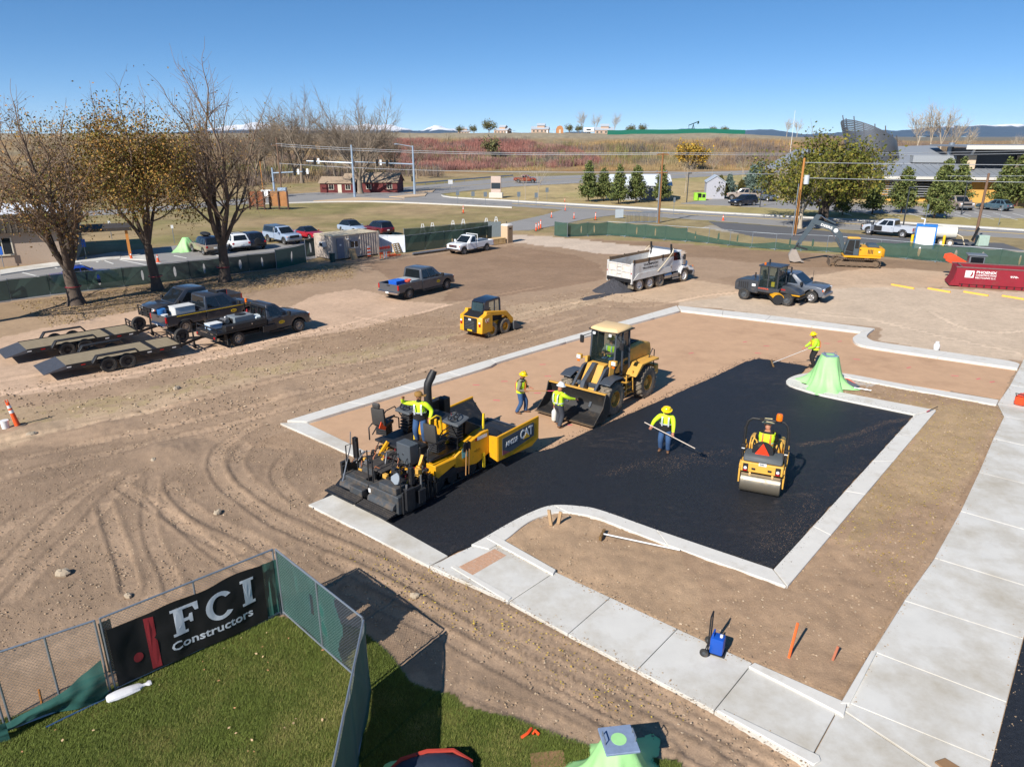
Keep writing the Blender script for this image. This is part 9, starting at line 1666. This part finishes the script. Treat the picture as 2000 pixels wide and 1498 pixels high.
mhouse('pink house with stepped metal roofs on the mesa, middle one', 1058, 430, .95, R(-8)); mhouse('pink house with stepped metal roofs on the mesa, right one beside the fence', 1182, 430, 1.0, R(-8)); mhouse('house with stacked gables on the mesa, left of the middle one', 984, 440, .85, R(-25)); mhouse('low grey roofed house farthest left on the mesa', 908, 450, .7, R(5), S(190, 180, 168))
t = thing('barn_shed', 'small round roofed orange barn shed between the mesa houses', 'shed', atg(1093, 430), 0); pr(t, 'wall', mat('shed_orange', S(186, 130, 84), rough=.8), [(-2, 0), (2, 0), (2, 2.4), (1.2, 3.8), (0, 4.2), (-1.2, 3.8), (-2, 2.4)], -2, 2); bx(t, 'door', TRM, -.5, .5, -2.05, -2, 0, 2, 0)
t = thing('camper_trailer', 'white camper trailer beside the right hand mesa house', 'camper', atg(1150, 428)); bx(t, 'body', WHT, -3, 3, -1.2, 1.2, .5, 3., .3); bx(t, 'window', GLS, -1.5, 1, -1.25, -1.2, 1.5, 2.2, 0); [wheel(t, x, s*1.05, .38, .25, .55, 'steel') for x in (-.5, .5) for s in (-1, 1)]
t = thing('mesa_fence', 'long dark green panel fence along the mesa edge', 'fence'); GP = mat('fence_green', S(14, 104, 84), rough=.6, var=.06); xs = np.linspace(1186, 1455, 46)
for a, b in zip(xs[:-1], xs[1:]): p, q = atg(a, 402), atg(b, 402); mb = MB(); mb.bar(p+Vector((0, 0, 1.0)), q+Vector((0, 0, 1.0)), .1, 2.4); mb.build('panel', GP, t)
t = thing('pump_jack', 'dark green oil pump jack behind the mesa fence', 'pump jack', atg(1353, 415)); t.scale = (.72,)*3; PJ_ = mat('jack_green', S(22, 56, 46), rough=.6); [br(t, 'samson_leg', PJ_, (s*1.6, y, 0), (0, 0, 6.5), .3) for s in (-1, 1) for y in (-1, 1)]; br(t, 'walking_beam', PJ_, (-3.6, 0, 5.6), (3.4, 0, 8.2), .4, .6); pr(t, 'horse_head', PJ_, [(3.0, 6.4), (3.8, 6.6), (4.3, 7.6), (4.1, 8.8), (3.2, 8.6)], -.3, .3); br(t, 'pitman', PJ_, (-3.4, .4, 5.6), (-3.0, .4, 2), .2); bx(t, 'counterweight', PJ_, -4.0, -2.4, -.6, .6, 1, 2.6, .2); bx(t, 'base', PJ_, -4.5, 3, -.9, .9, 0, .6)
t = thing('flag_pole', 'tall white flagpole left of the large olive tree', 'flagpole', atg(1538, 230)); cy(t, 'pole', WHT, (0, 0, 0), (0, 0, 18.5), .08, .05, 8)
# snowy ranges far away
def range_(name, label, x0, x1, Y, hs, seed, snow):
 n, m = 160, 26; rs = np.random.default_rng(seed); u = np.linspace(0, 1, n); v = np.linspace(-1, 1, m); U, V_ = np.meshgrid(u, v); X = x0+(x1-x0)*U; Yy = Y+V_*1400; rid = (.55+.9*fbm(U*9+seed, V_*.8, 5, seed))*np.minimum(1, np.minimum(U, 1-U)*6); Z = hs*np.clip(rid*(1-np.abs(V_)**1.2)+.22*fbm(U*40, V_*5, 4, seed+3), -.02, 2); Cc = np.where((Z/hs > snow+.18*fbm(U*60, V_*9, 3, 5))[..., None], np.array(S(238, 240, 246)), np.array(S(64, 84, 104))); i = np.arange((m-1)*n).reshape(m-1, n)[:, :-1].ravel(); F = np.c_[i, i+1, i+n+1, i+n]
 o = link(bpy.data.objects.new(name, raw_mesh(name, np.c_[X.ravel(), Yy.ravel(), Z.ravel()], F, attr_mat('mountain', var=.12, scales=(.01,), bump=0), Cc.reshape(-1, 3), smooth=True))); tag(o, label, None, None, 'structure')
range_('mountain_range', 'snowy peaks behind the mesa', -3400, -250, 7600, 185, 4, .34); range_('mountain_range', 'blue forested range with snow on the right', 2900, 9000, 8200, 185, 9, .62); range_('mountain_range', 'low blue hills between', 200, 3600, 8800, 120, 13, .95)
# thin autumn air
mb = MB(); mb.box(-12000, 12000, -300, 12000, -1.5, 330); hz_ = mb.build('haze', bpy.data.materials.new('haze_air'), smooth=0); hm = hz_.data.materials[0]; hm.use_nodes = True; hn = hm.node_tree.nodes; hn.clear(); ho = hn.new('ShaderNodeOutputMaterial'); hv = hn.new('ShaderNodeVolumePrincipled'); hv.inputs['Color'].default_value = (.62, .78, 1, 1); hv.inputs['Density'].default_value = 2.2e-5; hm.node_tree.links.new(hv.outputs[0], ho.inputs['Volume']); tag(hz_, 'thin clear air', kind='stuff')
# ---------------------------------------------------------------- ground cover
def scatter_pts(poly, n, seed, keep=None):
 rs = np.random.default_rng(seed); xs = [p[0] for p in poly]; ys = [p[1] for p in poly]; X = rs.uniform(min(xs), max(xs), n*4); Y = rs.uniform(min(ys), max(ys), n*4); m = inside(poly, X, Y)
 if keep is not None: m &= keep(X, Y)
 return X[m][:n], Y[m][:n], rs
X, Y, rs = scatter_pts(polyG([(-60,1440),(0,1410),(205,1352),(275,1322),(540,1208),(700,1232),(760,1278),(800,1333),(880,1368),(905,1388),(1000,1403),(1100,1443),(1190,1473),(1330,1493),(1340,1540),(-200,1540)]), 230000, 5)
n = len(X); a = rs.uniform(0, 6.28, n); ln = rs.uniform(.05, .1, n)*(1+.5*fbm(X*1.5, Y*1.5, 3, 3)); b = np.c_[X, Y, np.full(n, .015)]; tip = b+np.c_[np.cos(a)*ln*.7, np.sin(a)*ln*.7, ln*.8]; d = np.c_[-np.sin(a), np.cos(a), np.zeros(n)]*.006
pal = np.array([S(104, 116, 50), S(92, 104, 44), S(124, 126, 64), S(146, 136, 84)]); g = fbm(X*1.1, Y*1.1, 3, 8); col = pal[np.clip(((g+.35)*4+rs.normal(0, .6, n)).astype(int), 0, 3)]*rs.uniform(.75, 1.25, (n, 1))
tag(link(bpy.data.objects.new('lawn_grass', raw_mesh('lawn_grass', np.stack([b-d, b+d, tip], 1).reshape(-1, 3), np.arange(3*n).reshape(-1, 3), LEAF, np.repeat(col, 3, 0)))), 'green lawn grass in the near fence corner', kind='stuff')
def stones(name, label, X, Y, rs, lo, hi, cols, z0=.0):
 n = len(X); s = lo*(hi/lo)**(rs.random(n)**2.2); base = np.array([(1, 0, 0), (-1, 0, 0), (0, 1, 0), (0, -1, 0), (0, 0, 1), (0, 0, -1), (.65, .65, .5), (-.65, .6, .45)]); F0 = np.array([(0, 6, 4), (6, 2, 4), (2, 7, 4), (7, 1, 4), (1, 3, 4), (3, 0, 4), (0, 2, 6), (2, 1, 7)]); a = rs.uniform(0, 6.28, n); B = base[None]*(1+rs.uniform(-.35, .35, (n, 8, 1))); B = B*s[:, None, None]*np.array([1, .8, .6]); ca, sa = np.cos(a)[:, None], np.sin(a)[:, None]; V = np.stack([B[..., 0]*ca-B[..., 1]*sa+X[:, None], B[..., 0]*sa+B[..., 1]*ca+Y[:, None], B[..., 2]+z0+s[:, None]*.25], -1)
 F = (F0[None]+np.arange(n)[:, None, None]*8).reshape(-1, 3); col = np.array(cols)[rs.integers(0, len(cols), n)]*rs.uniform(.8, 1.2, (n, 1)); tag(link(bpy.data.objects.new(name, raw_mesh(name, V.reshape(-1, 3), F, LEAF, np.repeat(col, 8, 0)))), label, kind='stuff')
DC = [S(160, 137, 112), S(148, 126, 102), S(172, 152, 128), S(140, 118, 96)]
nolot = lambda X, Y: ~inside(LOT, X, Y) & ~inside(LAWN, X, Y) & ~inside(WALK_AREAS[0], X, Y) & ~inside(WALK_AREAS[1], X, Y) & ~inside(WALK_AREAS[2], X, Y) & ~inside(WALK_AREAS[3], X, Y)
X, Y, rs = scatter_pts(polyG([(-200,900),(350,850),(560,830),(700,895),(610,990),(880,1110),(1250,1310),(1570,1500),(1300,1510),(900,1370),(720,1210),(540,1080),(200,1200),(-300,1400)]), 20000, 8, nolot); stones('loose_clods', 'loose clods and pebbles on the graded soil', X, Y, rs, .007, .04, DC)
X, Y, rs = scatter_pts(BED, 11000, 9, nolot); stones('bed_clods', 'clods in the planting bed', X, Y, rs, .008, .045, DC, .06)
X, Y, rs = scatter_pts(polyG([(-300,900),(0,760),(640,640),(1180,560),(1300,590),(560,830),(350,850)]), 9000, 10, nolot); stones('lane_pebbles', 'pebbles beside the dirt lane', X, Y, rs, .02, .08, DC)
X, Y, rs = scatter_pts(polyG([(24,592),(500,532),(690,515),(690,545),(560,560),(300,600),(100,640)]), 5000, 11); stones('leaf_litter', 'dry leaf litter below the elms', X, Y, rs, .03, .09, [S(150, 124, 84), S(120, 96, 66), S(170, 146, 104)])
for k, (px, py, s) in enumerate(((122,1122,.17),(345,760,.16),(250,1165,.1),(62,852,.2),(300,900,.12),(810,1165,.12),(425,1003,.13))):
 rr = np.random.default_rng(k); mb = MB(); mb.ball((0, 0, s*.3), s, 9, 6, (1.2, .9, .65)); o = mb.build('rock', mat('rock_tan', S(172, 156, 134), rough=.9, var=.2, bump=.6, bscale=12.), smooth=.4); o.location = G(px, py); o.rotation_euler = (0, 0, k*1.3); [setattr(v, 'co', v.co*float(rr.uniform(.82, 1.15))) for v in o.data.vertices]; tag(o, 'tan rock on the soil %s' % ['near the banner corner, largest', 'beside the dirt lane', 'left of the banner', 'by the orange channelizer', 'in the middle of the tracks', 'beside the fence shadow', 'among the curved tracks'][k], 'rock')
def leaves(name, label, X, Y, rs, z, size, cols):
 n = len(X); a = rs.uniform(0, 6.28, n); s = size*rs.uniform(.6, 1.4, n); u = np.c_[np.cos(a), np.sin(a), rs.uniform(-.3, .3, n)]*s[:, None]; w = np.c_[-np.sin(a), np.cos(a), rs.uniform(-.3, .3, n)]*s[:, None]*.6; c = np.c_[X, Y, np.full(n, z)]; V = np.stack([c-u, c+w, c+u, c-w], 1).reshape(-1, 3); col = np.array(cols)[rs.integers(0, len(cols), n)]; tag(link(bpy.data.objects.new(name, raw_mesh(name, V, np.arange(4*n).reshape(-1, 4), LEAF, np.repeat(col, 4, 0)))), label, kind='stuff')
YL = [S(206, 180, 70), S(190, 160, 60), S(176, 140, 74)]
X, Y, rs = scatter_pts(BED, 5200, 21, lambda X, Y: nolot(X, Y) & (vnoise(X*.35, Y*.35, 2)+(X-9)*.05 > .5)); leaves('fallen_leaves', 'yellow leaves fallen on the planting bed', X, Y, rs, .115, .022, YL)
X, Y, rs = scatter_pts(polyG([(640,1060),(880,1125),(1250,1325),(1400,1420),(1200,1400),(760,1160)]), 500, 22); leaves('soil_leaves', 'yellow leaves scattered on the track', X, Y, rs, .06, .025, YL)
X, Y, rs = scatter_pts(polyG([(280,1350),(540,1215),(700,1300),(640,1480),(0,1480)]), 28, 23); leaves('lawn_leaves', 'brown leaves lying on the lawn', X, Y, rs, .1, .032, [S(190, 140, 100), S(200, 170, 130)])
# pink layout marks on the base
pm = struct('layout_marks', 'pink layout paint marks on the road base')
for px, py in ((1060,712),(985,745),(970,782),(930,752),(1070,735),(1050,768),(1110,830),(1455,668),(1497,676),(1480,690),(1640,667),(1615,671),(1673,702),(1700,676),(1775,718),(1865,734),(1911,740),(1938,746),(1350,690),(1250,735)):
 q = G(px, py); mb = MB(); mb.box(-.16, .16, -.03, .03, .004, .008, Matrix.Rotation(random.uniform(-.3, .6), 4, 'Z')); mb.build('paint_mark', PINKP, pm, loc=(q.x, q.y, 0), smooth=0)
# crumbs along the mat edge and soil spilled on the walk
def along(pts, n, sd_, seed):
 rs = np.random.default_rng(seed); L = resample(pts, 400); i = rs.integers(0, 400, n); return L[i, 0]+rs.normal(0, sd_, n), L[i, 1]+rs.normal(0, sd_, n), rs
X, Y, rs = along([(p.x, p.y) for p in ep[4:21]], 3200, .22, 31); stones('asphalt_crumbs', 'black asphalt crumbs along the edge of the mat', X, Y, rs, .01, .035, [S(40, 40, 44), S(58, 58, 62)])
X, Y, rs = along([(p.x, p.y) for p in ep[24:]], 1500, .12, 32); stones('kerb_crumbs', 'asphalt crumbs on the kerb edge', X, Y, rs, .006, .02, [S(46, 46, 50), S(90, 84, 76)], .13)
for k, rows in enumerate((WALK_D, WALK_E)):
 for j in (0, 1): X, Y, rs = along([G(*r[j], ZW) for r in rows], 900, .13, 33+k*2+j); stones('spilled_soil', 'crumbs of soil spilled on the walk edge', X, Y, rs, .006, .028, DC, ZW)
DU = [S(120, 98, 80), S(150, 124, 102)]
for k, (pts, n, sd_) in enumerate((([(1560,868),(1620,862),(1680,845),(1730,825),(1785,818)], 2600, .1), ([(1640,880),(1700,858),(1770,835)], 1300, .2), ([(1180,925),(1260,905),(1330,893),(1440,880)], 1500, .16), ([(1290,925),(1345,900),(1420,905)], 700, .2), ([(1500,1075),(1550,1030),(1600,985)], 1500, .28), ([(1560,985),(1640,940),(1700,890)], 900, .25))):
 X, Y, rs = along([G(x, y, .055) for x, y in pts], n, sd_, 50+k); stones('tracked_dust', 'tan dust tracked over the fresh asphalt', X, Y, rs, .004, .013, DU, .052)
